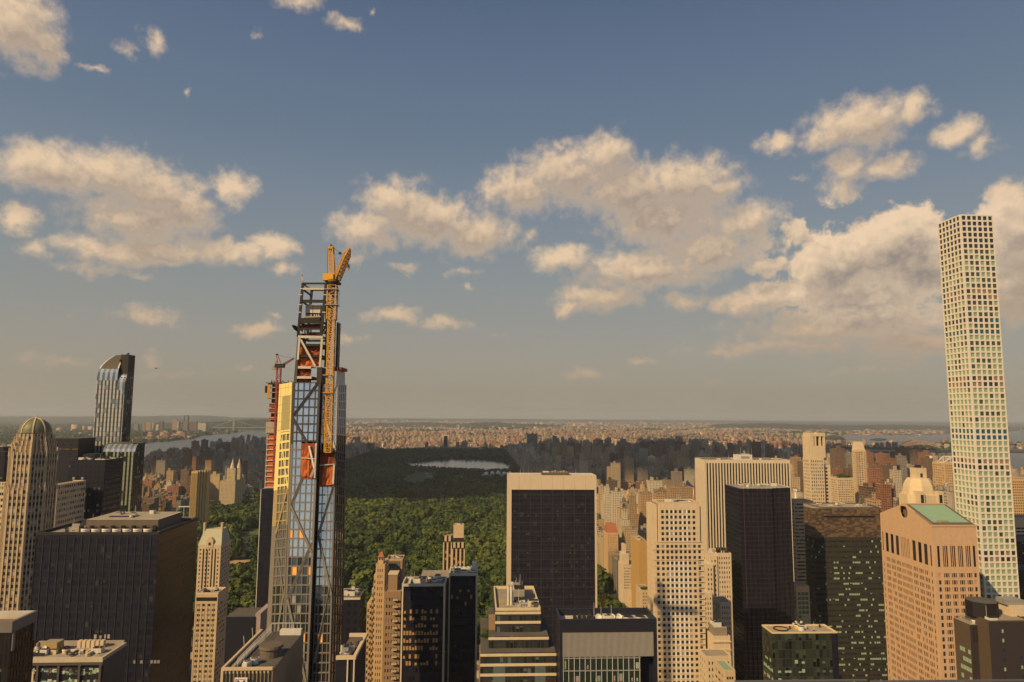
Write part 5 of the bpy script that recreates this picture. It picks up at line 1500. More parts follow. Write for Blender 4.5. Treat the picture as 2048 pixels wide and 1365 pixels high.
clutter(t, x0 + 5, x0 + 15, y0 + 4, y1 - 6, zt - 1.19, 13, 6, [PALE, ALU, STEEL])
rr = random.Random(14); wins = []
for z, n, lo, m in ((121, 2, 26, BLIND), (121, 2, 19, BLIND)): pass
PB = surf('pale_blind', (.40, .36, .32), .6, .1)
for row, runs in ((12, ((19, PB), (20.5, BLIND), (22, PB), (22.9, PB))), (15, ((22, BLIND), (23, BLIND), (26, BLIND), (31, BLIND), (33, BLIND), (36, BLIND), (37, BLIND), (38, BLIND))), (16, tuple((k, surf('dim_blind', (.08, .076, .078), .6)) for k in range(2, 28, 2))),
                  (20, tuple((rr.randrange(0, 36), BLIND) for k in range(14))), (21, tuple((rr.randrange(0, 36), BLIND) for k in range(9))), (23, ((1, BLIND), (2, BLIND), (3, BLIND))), (25, tuple((k, PB) for k in (5, 6, 11, 12, 14, 15, 16, 17, 20)) + ((27, BLIND), (28, BLIND), (29, BLIND), (32, BLIND), (35, BLIND), (36, BLIND))), (27, ((9, BLIND), (10, BLIND), (11, BLIND), (12, BLIND))),
                  (35, tuple((k, PB) for k in (26, 27, 28, 29, 31, 32, 33, 34)))):
    for c_, mm in runs: wins.append((x0 + 1.0 + 1.62 * c_, y0 - .06, zt - 3 - 3.95 * row + (0 if row < 27 else 0), 1.15, 1.9 if mm is PB else 1.5, S_, mm))
put_windows(t, wins)

# ---------------------------------------------------------------- the helicopter
p = at(312, 737, 2300)
h = thing('helicopter', p, 'tiny dark helicopter in the sky right of the curved tower', 'helicopter')
DK = surf('helicopter_paint', (.012, .012, .014), .4)
mb = MB(); vs = []
for k in range(7):
    s = k / 6; r_ = 1.7 * math.sin(math.pi * min(.97, .12 + .8 * s)) ** .7
    vs += [(p.x - 3.6 + 6.4 * s, p.y + r_ * .8 * math.cos(a), p.z + r_ * math.sin(a) * (1.05 if math.sin(a) > 0 else .85)) for a in [j * 6.2832 / 10 for j in range(10)]]
mb.faces(vs, [(k * 10 + j, k * 10 + (j + 1) % 10, (k + 1) * 10 + (j + 1) % 10, (k + 1) * 10 + j) for k in range(6) for j in range(10)] + [tuple(range(9, -1, -1)), tuple(range(60, 70))], DK, True); mb.build('body', h)
mb = MB(); mb.bar((p.x + 2, p.y, p.z + .5), (p.x + 8.2, p.y, p.z + .5), .7, DK); mb.box(p.x + 7.6, p.x + 8.6, p.y - .12, p.y + .12, p.z, p.z + 2, DK); mb.build('tail', h)
mb = MB(); mb.cyl(p.x, p.y, p.z + 1.4, p.z + 2.5, .25, DK, seg=8)
for a in (.4, 1.97, 3.54, 5.11): mb.bar((p.x, p.y, p.z + 2.5), (p.x + 5.5 * math.cos(a), p.y + 5.5 * math.sin(a), p.z + 2.45), .35, DK, .08)
mb.build('rotor', h)
mb = MB()
for s in (-1, 1): mb.bar((p.x - 2.5, p.y + s, p.z - 2.1), (p.x + 2.5, p.y + s, p.z - 2.1), .18, DK); mb.bar((p.x, p.y + s, p.z - 2.1), (p.x, p.y + s * .5, p.z - 1), .14, DK)
mb.build('skid', h)
# ---------------------------------------------------------------- nearer midtown blocks
def block(name, label, L, R_, T, Y, D, nc=8, pz=3.6, wf=.5, hf=.5, mat=None, zb=40, side='E', ns=None, seed=1, table=None, depth=.25, cat='building', top=3.0, roof=None, group=None, edge=.8):
    """stone block with real punched windows on the faces one sees; left, right and top are read at its front"""
    mat = mat or CREAM
    a, b = at(L, T, Y), at(R_, T, Y); z1 = (a.z + b.z) / 2
    t = thing(name, (a.x, Y, 0), label, cat, group)
    wins, mb = [], MB(); zc, z = [], z1 - top
    while z - pz * hf > zb: zc.append((z - pz * hf, z)); z -= pz
    zc = zc[::-1]; pk = rpick(seed, table or [(DARKG, .85), (BLIND, .15)])
    w = b.x - a.x
    grid_face(mb, wins, (a.x, Y), S_, w, zb - 2, z1, spans(edge, w - edge, nc, wf), zc, depth, mat, pk)
    if side == 'E': grid_face(mb, wins, (b.x, Y), E_, D, zb - 2, z1, spans(edge, D - edge, ns or max(2, int(D / 3.2)), wf), zc, depth, mat, rpick(seed + 1, table or [(DARKG, .85), (BLIND, .15)]))
    if side == 'W': grid_face(mb, wins, (a.x, Y + D), W_, D, zb - 2, z1, spans(edge, D - edge, ns or max(2, int(D / 3.2)), wf), zc, depth, mat, rpick(seed + 1, table or [(DARKG, .85), (BLIND, .15)]))
    mb.box(a.x + .02, b.x - .02, Y + D - .3, Y + D, zb - 2, z1 - .003, mat)
    mb.box(a.x if side != 'W' else a.x + .02, a.x + .25, Y + .02, Y + D - .31, zb - 2, z1 - .005, mat) if side != 'W' else mb.box(b.x - .25, b.x, Y + .02, Y + D - .31, zb - 2, z1 - .005, mat)
    mb.box(a.x - depth * (side == 'W'), b.x + depth * (side == 'E'), Y - depth, Y + D, 0, zb - 2.003, mat)
    mb.build('facade', t)
    mb = MB(); mb.box(a.x + .26, b.x - .26, Y + .22, Y + D - .32, zb - 2, z1 - .6, BLACKG, roof or ROOF); mb.build('core', t)
    put_windows(t, wins)
    return t, a.x, b.x, Y, Y + D, z1

# chateau-roofed tower and the pale hotel slab below it
t, x0, x1, y0, y1, zt = block('chateau_tower', 'cream tower with steep pale hipped roof and two tall chimneys', 397, 442.5, 1091, 640, 23, 7, 3.5, .45, .5, CREAM2, 70, 'E', 5, 5)
SLATE = surf('pale_copper_roof', (.42, .40, .30), .6, .12, .2)
zr = at(420, 1057.5, 648).z
mb = MB()
vs = [(x0 - .3, y0 - .3, zt), (x1 + .3, y0 - .3, zt), (x1 + .3, y1, zt), (x0 - .3, y1, zt), (x0 + 2.5, y0 + 6, zr), (x1 - 1.8, y0 + 6, zr), (x1 - 1.8, y1 - 6, zr), (x0 + 2.5, y1 - 6, zr)]
mb.faces(vs, [(0, 1, 5, 4), (1, 2, 6, 5), (2, 3, 7, 6), (3, 0, 4, 7), (4, 5, 6, 7)], SLATE); mb.build('hipped_roof', t)
for x in (x0 + 2.2, x1 - 2.2): mb = MB(); mb.box(x - .8, x + .8, y0 + 5, y0 + 8, zt + 4, zr + 5, CREAM2); mb.box(x - 1, x + 1, y0 + 4.8, y0 + 8.2, zr + 5, zr + 5.5, CREAM2); mb.build('chimney', t)
mb = MB(); xm = (x0 + x1) / 2; mb.box(xm - 3, xm + 3, y0 - .6, y0 + 4, zt - 2, zt + 4.6, CREAM2); mb.prism([(xm - 3, y0 - .6), (xm + 3, y0 - .6), (xm + 3, y0 + 4), (xm - 3, y0 + 4)], zt + 4.6, zt + 6.8, CREAM2, pts1=[(xm - 1.2, y0 - .6), (xm + 1.2, y0 - .6), (xm + 1.2, y0 + 4), (xm - 1.2, y0 + 4)]); mb.box(xm - 1, xm + 1, y0 - .68, y0 - .6, zt, zt + 2.6, DARKG); mb.build('dormer', t)
mb = MB()
for dx in (-5.0, -1.9, 2.6, 5.4): mb.box(xm + dx - .6, xm + dx + .6, y0 - .32, y0 - .26, 72, zt - 4, STEEL)
mb.build('shaft_recess', t)
t, x0, x1, y0, y1, zt = block('hotel_slab', 'pale hotel slab with regular pairs of windows below the chateau roofed tower', 392, 436.5, 1188, 480, 15, 4, 3.25, .62, .5, CREAM, 40, 'E', 4, 9, [(DARKG, .4), (BLIND, .3), (GREENG, .3)], top=6.4)
mb = MB(); mb.box(x0 + .5, x1 - .5, y0 - .3, y0 - .26, zt - 4.6, zt - 2.2, GREENG); mb.build('window_band', t)
parapet(t, x0, x1, y0, y1, zt - .61, 1.4, .5, CREAM2); clutter(t, x0 + 3, x1 - 3, y0 + 3, y1 - 3, zt - .6, 6, 6, [PALE, STEEL, ALU])
mb = MB()
for k in range(7): mb.box(x0 + .6 + k * 1.9, x0 + .9 + k * 1.9, y0 - .34, y0 - .27, 42, zt - 6.2, surf('joint_shadow', (.34, .27, .19), .8))
mb.build('joint', t)
# dark block with a small arched penthouse
a, b, c = at(453, 1234, 330), at(510, 1234, 330), 20
t = thing('dark_block', (a.x, 330, 0), 'dark flat block with a small arched penthouse beside the tapering tower', 'building')
mb = MB(); mb.box(a.x, b.x, 330, 345, 0, a.z, BLKSTONE, ROOFD); mb.build('facade', t)
mb = MB(); mb.box(b.x + .02, b.x + 2.4, 330.5, 347, 0, a.z + 1.2, surf('pinkish_render', (.36, .28, .26), .85)); mb.build('stair_tower', t)
mb = MB(); p = at(470, 1226, 352); mb.box(p.x, p.x + 4.6, 345.1, 351, a.z - 2, p.z + 2.0, CREAM); 
for k in range(2): mb.box(p.x + .8 + 1.9 * k, p.x + 2.0 + 1.9 * k, 345.0, 345.09, a.z + .2, p.z + 1, BLACKG)
mb.box(p.x - .3, p.x + 5, 344.9, 351.2, p.z + 2, p.z + 2.6, STEEL); mb.build('penthouse', t)
# the block with the framed sign
a, b = at(445.5, 1336, 205), at(545, 1336, 205)
t = thing('sign_block', (a.x, 205, 0), 'low block with pale vertical fins, railed roof and a red edged sign', 'building')
PANEL = surf('brown_wall_panel', (.28, .20, .13), .8, .15, .4)
mb = MB(); mb.box(a.x, b.x, 205.4, 240, 0, a.z - .8, PANEL, ROOFD); mb.build('facade', t)
mb = MB(); mb.box(a.x - .4, b.x, 205, 205.6, a.z - .8, a.z, CREAM); mb.box(a.x - .4, a.x + .3, 205.6, 240, a.z - .8, a.z, CREAM); mb.box(a.x - .4, a.x + .25, 204.8, 205.4, 100, a.z - .8, CREAM); mb.build('parapet', t)
for k in range(12): mb = MB(); mb.box(a.x + 1.05 + 1.07 * k, a.x + 1.22 + 1.07 * k, 204.85, 205.39, 100, a.z - .81, surf('fin_green', (.17, .17, .12), .6)); mb.build('fin', t)
for k in range(12): mb = MB(); mb.box(a.x + .4 + 1.07 * k, a.x + 1.04 + 1.07 * k, 205.3, 205.39, a.z - 1.7, a.z - .82, CREAM2); mb.build('wall_panel', t)
zr = a.z - .8
mb = MB(); mb.lathe(a.x + 9.8, 217, [(3.2, zr), (3.2, zr + 2.4), (3.6, zr + 2.5), (3.4, zr + 3.2), (.1, zr + 3.3)], surf('tank_brown', (.13, .10, .08), .8), 18, False); mb.build('water_tank', t)
for dx, dy, r_ in ((6.0, 207.8, 1.2), (7.2, 210.2, 1.25)):
    mb = MB(); mb.cyl(a.x + dx, dy, zr, zr + 1.7, r_ * .85, PALE, r_, 16); mb.cyl(a.x + dx, dy, zr + 1.7, zr + 1.78, r_ * .8, ROOFD, seg=16); mb.build('cooling_fan', t)
mb = MB(); mb.box(a.x + 4.9, a.x + 6.3, 206.2, 207.4, zr, zr + 1.5, PALE); mb.build('air_handler', t)
mb = MB(); mb.box(a.x + 2.0, a.x + 3.0, 206, 226, zr, zr + .9, ALU); mb.build('duct', t)
mb = MB()
for k in range(26): yy = 207 + k * 1.25; mb.bar((a.x + 3.4, yy, zr), (a.x + 3.4, yy, zr + 2.6), .1, PALE)
for h in (1.3, 2.6): mb.bar((a.x + 3.4, 207, zr + h), (a.x + 3.4, 239, zr + h), .12, PALE)
for k in range(9): mb.bar((a.x + 3.4 + k * 1.2, 239, zr), (a.x + 3.4 + k * 1.2, 239, zr + 3), .1, PALE)
mb.bar((a.x + 3.4, 239, zr + 3), (a.x + 13, 239, zr + 3), .12, PALE); mb.build('railing', t)
mb = MB(); mb.box(a.x + 7, b.x, 236, 238, zr, zr + 1.6, PALE); mb.build('roof_plant', t)
for dx, yy in ((.3, 222), (.3, 230)): mb = MB(); mb.bar((a.x + dx, yy, a.z), (a.x + dx - .4, yy, a.z + 3.4), .12, PALE); mb.build('antenna', t)
sg = thing('sign', (at(482, 1365, 204.7).x, 204.6, at(482, 1370, 204.7).z), 'white framed sign with red edge and dark letters on the finned low block', 'sign')
s0, s1 = at(469.5, 1356, 204.6), at(495, 1356, 204.6); zt_ = s0.z; REDP = surf('sign_red', (.52, .05, .07), .6); SW = surf('sign_white', (.78, .66, .58), .6)
mb = MB()
w = s1.x - s0.x; hh = 4.2
mb.box(s0.x, s0.x + .3, 204.5, 204.8, zt_ - hh, zt_, SW); mb.box(s1.x - .3, s1.x, 204.5, 204.8, zt_ - hh, zt_, SW); mb.box(s0.x + .3, s1.x - .3, 204.5, 204.8, zt_ - .32, zt_, SW); mb.box(s0.x + .3, s1.x - .3, 204.5, 204.8, zt_ - hh, zt_ - hh + .3, SW); mb.build('frame', sg)
mb = MB(); mb.box(s0.x + .3, s1.x - .3, 204.7, 204.79, zt_ - hh + .3, zt_ - .32, SW); mb.build('panel', sg)
mb = MB(); mb.box(s0.x + .3, s1.x - .3, 204.62, 204.69, zt_ - .46, zt_ - .33, REDP); mb.box(s0.x + .3, s0.x + .4, 204.62, 204.69, zt_ - hh + .31, zt_ - .47, REDP); mb.build('border', sg)
def text(body, x, y, z, size, mat, parent, name='lettering', rz=0):
    cu = bpy.data.curves.new(name, 'FONT'); cu.body = body; cu.size = size; cu.extrude = .04; cu.materials.append(mat)
    o = bpy.data.objects.new(name, cu); COL.objects.link(o); o.rotation_euler = (R(90), 0, rz)
    bpy.context.view_layer.update()
    me = bpy.data.meshes.new_from_object(o.evaluated_get(bpy.context.evaluated_depsgraph_get()))
    me.materials.clear(); me.materials.append(mat); bpy.data.objects.remove(o)
    o = bpy.data.objects.new(name, me); COL.objects.link(o); o.parent = parent
    o.location = Vector((x, y, z)) - wloc(parent); o.rotation_euler = (R(90), 0, rz); return o
BLK = surf('sign_black', (.02, .018, .02), .6)
text('MT', s0.x + .5, 204.66, zt_ - 2.95, 3.3, BLK, sg)
# white edged block right of the tapering tower
a, b = at(672, 1313, 215), at(709, 1313, 215)
t = thing('white_edged_block', (a.x, 215, 0), 'dark block with a thick white roof edge and white corner posts', 'building')
mb = MB(); mb.box(a.x, b.x, 215.6, 237, 0, a.z - 1.4, BLKSTONE, ROOFD); mb.build('facade', t)
mb = MB(); mb.box(a.x, b.x + .4, 215, 215.9, a.z - 1.0, a.z, CREAM2); mb.box(b.x - .5, b.x + .4, 215.9, 237, a.z - 1.0, a.z, CREAM2); mb.box(a.x, b.x - .5, 236, 237, a.z - 1.0, a.z, CREAM2)
for x in (b.x - .1, b.x - 2.0): mb.box(x - .2, x + .2, 215.1, 215.59, 60, a.z - 1.0, CREAM2)
mb.build('white_edge', t)
mb = MB(); mb.cyl(b.x - 2.2, 230, a.z - 1.4, a.z + .2, 2.1, surf('tank_brown', (.13, .10, .08), .8), seg=16); mb.build('water_tank', t)
mb = MB(); mb.box(b.x - 4, b.x - 2, 217, 226, a.z - 1.4, a.z - .1, ALU)
for k in range(4): mb.cyl(b.x - 3, 218.3 + 2.1 * k, a.z - .1, a.z + .1, .7, PALE, seg=12, top=STEEL)
mb.build('air_handler', t)
clutter(t, a.x + 3, b.x - 5, 218, 233, a.z - 1.4, 9, 3)
# dark flat block in shade
a, b = at(672, 1196, 350), at(720, 1196, 350)
t = thing('shaded_block', (a.x, 350, 0), 'dark shaded block with a pale cornice and roof plant', 'building')
mb = MB(); mb.box(a.x, b.x, 350, 366, 0, a.z, mbk, ROOFD); mb.build('facade', t)
mb = MB(); mb.box(a.x, b.x + .2, 349.7, 349.98, a.z - .9, a.z + .1, CREAM2); mb.build('cornice', t)
clutter(t, a.x + 4, b.x - 3, 354, 363, a.z, 30, 7, [PALE, ROOFW, ALU])
# stepped tan tower with a red cap and its wing
TAN = surf('tan_brick', (.54, .36, .19), .85, .14, .3)
t, x0, x1, y0, y1, zt = block('stepped_hotel', 'stepped tan brick hotel tower with a small red hipped cap', 752, 770, 1128, 425, 16, 3, 3.5, .4, .5, TAN, 60, 'E', 4, 4)
for k, (l, r, T) in enumerate(((748, 752.2, 1150), (744, 748.2, 1178), (739, 744.2, 1200), (734, 739.2, 1208))):
    a, b = at(l, T, 425.2 - .0 * k), at(r, T, 425.2); wins2, mb = [], MB(); zc = [(a.z - 3 - 3.5 * q - 1.7, a.z - 3 - 3.5 * q) for q in range(int((a.z - 66) / 3.5))][::-1]
    grid_face(mb, wins2, (a.x, 425.2), S_, b.x - a.x, 60, a.z, [((b.x - a.x) * .3, (b.x - a.x) * .8)], zc, .2, TAN, rpick(k, [(DARKG, 1)])); mb.box(a.x, b.x, 425.4, 440, 0, a.z - .02, TAN); mb.build('stepped_wing', t); put_windows(t, wins2, cap=12)
p = at(756.5, 1115, 427); q = at(767, 1115, 427)
mb = MB(); mb.box(p.x, q.x, 427, 433, zt - .7, p.z, TAN); 
for k in range(2): mb.box(p.x + .5 + 1.5 * k, p.x + 1.3 + 1.5 * k, 426.9, 426.98, p.z - 1.6, p.z - .3, DARKG)
mb.build('lantern', t)
z2 = at(762, 1103.5, 430).z; xm = (p.x + q.x) / 2
mb = MB(); mb.prism([(p.x - .4, 426.6), (q.x + .4, 426.6), (q.x + .4, 433.4), (p.x - .4, 433.4)], p.z, p.z + .3, surf('red_tile', (.33, .12, .06), .8), pts1=[(p.x - .4, 426.6), (q.x + .4, 426.6), (q.x + .4, 433.4), (p.x - .4, 433.4)]); mb.prism([(p.x - .3, 426.7), (q.x + .3, 426.7), (q.x + .3, 433.3), (p.x - .3, 433.3)], p.z + .3, z2, MATS['red_tile'], pts1=[(xm - .6, 429.5), (xm + .6, 429.5), (xm + .6, 430.5), (xm - .6, 430.5)]); mb.build('cap', t)
t, x0, x1, y0, y1, zt = block('brick_wing', 'brown brick block with an arcaded top just right of the stepped hotel', 772, 805, 1121, 445, 14, 6, 3.5, .4, .5, surf('brown_brick', (.34, .22, .13), .85, .14, .3), 60, 'E', 3, 6)
mb = MB(); mb.box(x0 + 2, x0 + 9, y0 - .32, y0 - .26, zt - 3.4, zt - .6, surf('green_arcade', (.10, .12, .08), .6)); mb.build('arcade', t)
clutter(t, x0 + 4, x1 - 2, y0 + 3, y1 - 3, zt - .6, 3, 6, [ROOFD, STEEL, ALU]); parapet(t, x0, x1, y0, y1, zt - .61, 1.2, .4, TAN)
# balcony building
BRN = surf('brown_panel', (.30, .19, .11), .85, .14, .3)
t, x0, x1, y0, y1, zt = block('balcony_block', 'brown apartment slab with a column of pale balconies and blank brick top', 768.5, 802, 1183, 345, 14, 5, 3.3, .5, .45, BRN, 45, 'E', 3, 2)
p, q = at(777, 1150, 349), at(795, 1150, 349)
mb = MB(); mb.box(p.x, q.x, 349, 356, zt - .6, p.z, BRN, ROOFD); mb.box(p.x - .2, q.x + .2, 348.8, 356.2, p.z, p.z + .5, CREAM2); mb.build('penthouse', t)
xb = at(786, 1200, 345).x
for k in range(30):
    mb = MB(); z = zt - 4 - 3.3 * k; mb.box(xb, xb + 2.6, y0 - 1.6, y0 - .27, z, z + .2, PALE); mb.box(xb, xb + 2.6, y0 - 1.6, y0 - 1.52, z + .2, z + 1.0, surf('balcony_panel', (.42, .34, .26), .8)); mb.build('balcony', t)
# L-shaped dark glass block
YBL = surf('amber_pane', (.42, .24, .09), .45, .35, .9, spec=.5)
BZ = surf('bronze_band', (.045, .030, .022), .6, .15, .3)
def dark_office(name, label, L, R_, T, Y, D, lit, seed, pil=TRAV):
    a, b = at(L, T, Y), at(R_, T, Y)
    t = thing(name, (a.x, Y, 0), label, 'office building')
    m = facade('bronze_office', (0.018, 0.018, 0.027), (0.016, 0.016, 0.026), 1.35, 4.0, .85, .5, rough=.4, vary=.5)
    mb = MB(); mb.box(a.x + .6, b.x - .6, Y + .3, Y + D, 0, a.z - .8, m, ROOF); mb.build('facade', t)
    mb = MB(); mb.box(a.x, a.x + .7, Y, Y + 1.2, 0, a.z, pil); mb.box(b.x - .9, b.x, Y, Y + 1.2, 0, a.z, pil); mb.box(b.x - .6 + .003, b.x, Y + 1.2, Y + D, 0, a.z - .8, surf('east_bronze', (0.018, 0.018, 0.028), .5)); mb.build('corner_pier', t)
    parapet(t, a.x, b.x, Y + .01, Y + D + .3, a.z - .79, 1.2, .6, ROOFW)
    rr = random.Random(seed); wins = []
    for z_, f in lit:
        z = a.z - z_
        run = [rr.random() < f for _ in range(60)]
        for k in range(int((b.x - a.x - 3) / 1.35)):
            if run[k] and run[(k + 7) % 60]: wins.append((a.x + 1.6 + 1.35 * k, Y + .24, z, .95, rr.choice((1.9, 1.9, 1.2)), S_, YBL))
    put_windows(t, wins)
    return t, a.x, b.x, Y, Y + D, a.z
t, x0, x1, y0, y1, zt = dark_office('dark_office_block', 'dark bronze office block with rows of amber lit windows and crowded roof', 804, 891, 1170, 330, 14, ((13, .8), (16, .8), (19.2, .85), (22.6, 1), (26, .85), (29.3, .85), (33, .7), (36, .75)), 5)
clutter(t, x0 + 3, x1 - 3, y0 + 4, y1 - 2, zt - .8, 51, 13, [PALE, ROOFW, ALU, CREAM2])
t, x0, x1, y0, y1, zt = dark_office('dark_office_block', 'dark bronze office block set back beside its lit twin with empty top storeys', 898, 955.5, 1149, 348, 16, ((8.5, .5), (11.8, .5), (15, .35)), 6)
clutter(t, x0 + 3, x1 - 2, y0 + 4, y1 - 3, zt - .8, 52, 5, [PALE, ALU])
for k in range(6): mb = MB(); mb.cyl(x0 + 2.2 * k + 1, y1 - 2, zt - .8, zt + .9, .8, PALE, .9, 10, STEEL); mb.build('cooling_fan', t)
mb = MB(); mb.box(x1 - 3, x1 - .5, y1 - 5, y1 - 2, zt - .8, zt + 3.2, PALE); mb.build('mast_base', t)
mb = MB(); a, b = at(872, 1157, 347), at(899, 1157, 347); mb.box(x0 - 14, x0, y0 - 2, y1, 0, zt - 1.5, BZ, ROOF); mb.build('link_block', t)
# arched hotel tower by the park
YL = 705.0
a, b = at(886.5, 1072, YL), at(904.5, 1072, YL)
t = thing('arched_tower', (a.x, YL, 0), 'tan twin shaft hotel tower with tall arched window bays before the park', 'building')
wins, mb = [], MB()
c_, d_ = at(904, 1085, YL - 4), at(930, 1085, YL - 4)
pk = rpick(3, [(BROWNG, .7), (YBL, .3)])
for (u0, u1, Y, z, n) in ((a.x, b.x, YL, a.z, 2), (c_.x, d_.x, YL - 4, c_.z, 3)):
    zc = [(z - 7.5 - 3.4 * k - 2.6, z - 7.5 - 3.4 * k) for k in range(22)][::-1]
    grid_face(mb, wins, (u0, Y), S_, u1 - u0, 60, z, spans(.4, u1 - u0 - .4, n, .58), zc, .8, CREAM, pk, hmat=surf('bay_bronze', (.05, .035, .022), .6))
    mb.box(u0, u1, Y - .8, Y, z - 6.2, z, CREAM)
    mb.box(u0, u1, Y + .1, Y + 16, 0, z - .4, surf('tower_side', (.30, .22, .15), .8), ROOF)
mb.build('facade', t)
mb = MB()
for (u0, u1, Y, z, n) in ((a.x, b.x, YL, a.z, 2), (c_.x, d_.x, YL - 4, c_.z, 3)):
    for (s0_, s1_) in spans(.4, u1 - u0 - .4, n, .58):
        xm, r_ = u0 + (s0_ + s1_) / 2, (s1_ - s0_) / 2
        mb.faces([(xm + r_ * math.cos(q), Y - .83, z - 6.3 + r_ * 1.1 * math.sin(q)) for q in [k * math.pi / 8 for k in range(9)]], [tuple(range(9))[::-1]], BROWNG)
mb.build('window_arch', t)
put_windows(t, wins)
mb = MB(); p, q = at(907, 1052, YL), at(927.7, 1052, YL); mb.box(p.x, q.x, YL, YL + 9, c_.z - .4, p.z - 5, STEEL); mb.box(p.x, q.x, YL - .3, YL + 9, at(907, 1076, YL).z, p.z, CREAM, ROOFW); mb.build('penthouse', t)
clutter(t, p.x + 2, q.x - 2, YL + 2, YL + 7, p.z, 3, 4); parapet(t, p.x, q.x, YL - .3, YL + 9, p.z, 1, .4, CREAM)
# terraced building
t = thing('terraced_block', (at(1030, 1220, 238).x, 238, 0), 'terraced office tower with pale horizontal bands and yellow rooftop rails', 'office building')
BAND = surf('tan_band', (.62, .50, .33), .7, .12, .6)
m = facade('terrace_wall', (.040, .032, .030), (.030, .034, .035), 1.5, 4.1, .8, .8, rough=.4, vary=.6, blind=(.10, .13, .13), pb=.12)
tiers = ((991, 1081, 1222, 280, 35), (977.5, 1097, 1273, 275, 40), (961, 1112, 1306, 270, 45))
zprev = None
mbw, mbb = MB(), []
for k, (l, r, T, Y, D) in enumerate(tiers):
    a, b = at(l, T, Y), at(r, T, Y); zlow = at(l, tiers[k + 1][2], tiers[k + 1][3]).z if k < 2 else 0
    mbw.box(a.x, b.x, Y, Y + D, max(0, zlow - .0), a.z - .02, m, ROOF if k == 0 else ROOFD)
    z = a.z - 1.0
    while z > zlow + 1 and z > 120:
        q = MB(); q.box(a.x - .12, b.x + .12, Y - .14, Y - .004, z - .35, z + .65, BAND); mbb.append(q); z -= 3.6
mbw.build('facade', t)
for q in mbb: q.build('band', t)
mb = MB()
for k, (l, r, T, Y, D) in enumerate(tiers):
    a, b = at(l, T, Y), at(r, T, Y); zlow = at(l, tiers[k + 1][2], tiers[k + 1][3]).z if k < 2 else 100
    for s in ((.17, .33), (.72, .86)):
        mb.box(lerp(a.x, b.x, s[0]), lerp(a.x, b.x, s[1]), Y - .06, Y - .003, zlow, a.z - 4.5 - (4 if k == 0 else 0), surf('blue_grey_bay', (.10, .13, .13), .4, .2))
mb.build('glass_bay', t)
a, b = at(991, 1222, 280), at(1081, 1222, 280); zr = a.z
parapet(t, a.x, b.x, 280, 315, zr - .02, 1.1, .5, BAND)
mb = MB(); mb.box(a.x + 7.5, b.x - 5.5, 294, 308, zr, zr + 4.5, surf('grey_penthouse', (.30, .27, .21), .8), ROOFW); mb.build('penthouse', t)
mb = MB(); 
for x in (a.x + 5.4, a.x + 6.6): mb.cyl(x, 288, zr, zr + 7.5, .5, PALE, seg=10); mb.cyl(x, 288, zr + 7.5, zr + 8.1, .65, ALU, .3, 10)
mb.box(a.x + 4.6, a.x + 7.4, 289, 291, zr, zr + 5, ALU); mb.build('flue', t)
mb = MB()
for x in (a.x + 1.6, a.x + 2.6, a.x + 4.2, a.x + 14.5): 
    for zz in (0, 1.2, 2.4): mb.bar((x, 283, zr + zz), (x + .9, 283, zr + zz), .14, YELLOW)
    mb.bar((x, 283, zr), (x, 283, zr + 3), .14, YELLOW)
mb.bar((a.x + 1.6, 283, zr + .2), (a.x + 8.5, 282, zr + .2), .2, YELLOW); mb.build('yellow_rail', t)
mb = MB()
for k in range(7): mb.bar((a.x + 7 + k, 282.5, zr), (a.x + 7 + k, 282.5, zr + 2.2), .12, PALE)
mb.bar((a.x + 7, 282.5, zr + 2.2), (a.x + 13, 282.5, zr + 2.2), .12, PALE); mb.build('roof_rail', t)
clutter(t, a.x + 9, b.x - 2, 283, 291, zr, 8, 6, [PALE, ALU, ROOFD]); clutter(t, a.x + 9, b.x - 7, 296, 306, zr + 4.5, 9, 6, [ALU, STEEL, PALE])
mb = MB(); p = at(978, 1235, 283); mb.box(p.x, p.x + 2.6, 283, 287, 120, p.z, BRN); mb.build('shaft', t)
gd = thing('roof_garden', at(972, 1285, 284), 'small green roof garden on the ledge left of the terraced tower', 'garden')
ga, gb = at(965, 1300, 284), at(977, 1250, 290)
for k in range(9):
    c = bpy.data.objects.new('shrub', CROWNS[k % 7]); COL.objects.link(c); c.parent = gd; w = rng.uniform(.8, 1.3); c.scale = (w, w, w * 1.3); p = Vector((lerp(ga.x, gb.x, rng.random()), lerp(284, 291, k / 8), at(970, 1300 - 4 * k, 284 + .7 * k).z - .6)); c.location = p - wloc(gd)
mb = MB(); mb.box(ga.x - 1.2, gb.x + 1.5, 283, 293, 0, at(970, 1304, 284).z, BRN, ROOF); mb.build('ledge', gd)
# louvred block
x0, x1, y0, y1, zt = 30.6, 66.7, 260.0, 275.0, 180.1
t = thing('louvred_block', (x0, y0, 0), 'dark office block with a wide grey louvred screen above glass and dishes on its roof', 'office building')
mb = MB(); FR = surf('charcoal_frame', (0.017, 0.018, 0.029), .5, .1, .4)
za, zb_ = at(1125, 1265, 260).z, at(1125, 1315, 260).z
mb.box(x0, x1, y0, y0 + .8, za, zt, FR); mb.box(x0, x0 + .8, y0, y1, 0, za, FR); mb.box(x1 - 1.0, x1, y0, y1, 0, za, FR); mb.box(x0 + .8, x1 - 1, y1 - .8, y1, 0, zt, FR); mb.box(x0, x0 + .8, y0 + .8, y1, za, zt, FR); mb.box(x1 - .8, x1, y0 + .8, y1, za, zt, FR)
mb.build('frame', t)
mb = MB(); mb.box(x0 + .82, x1 - .82, y0 + .82, y1 - .82, zt - 4, zt - 2.6, ROOFW); mb.build('roof', t)
mb = MB(); mb.box(x0 + .8, x1 - 1, y0 + .5, y0 + .75, zb_, za, STEEL)
n = 78
LV = surf('louvre_grey', (.36, .33, .30), .55, .1, .5)
for k in range(n): xx = lerp(x0 + .9, x1 - 1.2, k / n); mb.box(xx, xx + .26, y0 + .2, y0 + .5, zb_, za, LV)
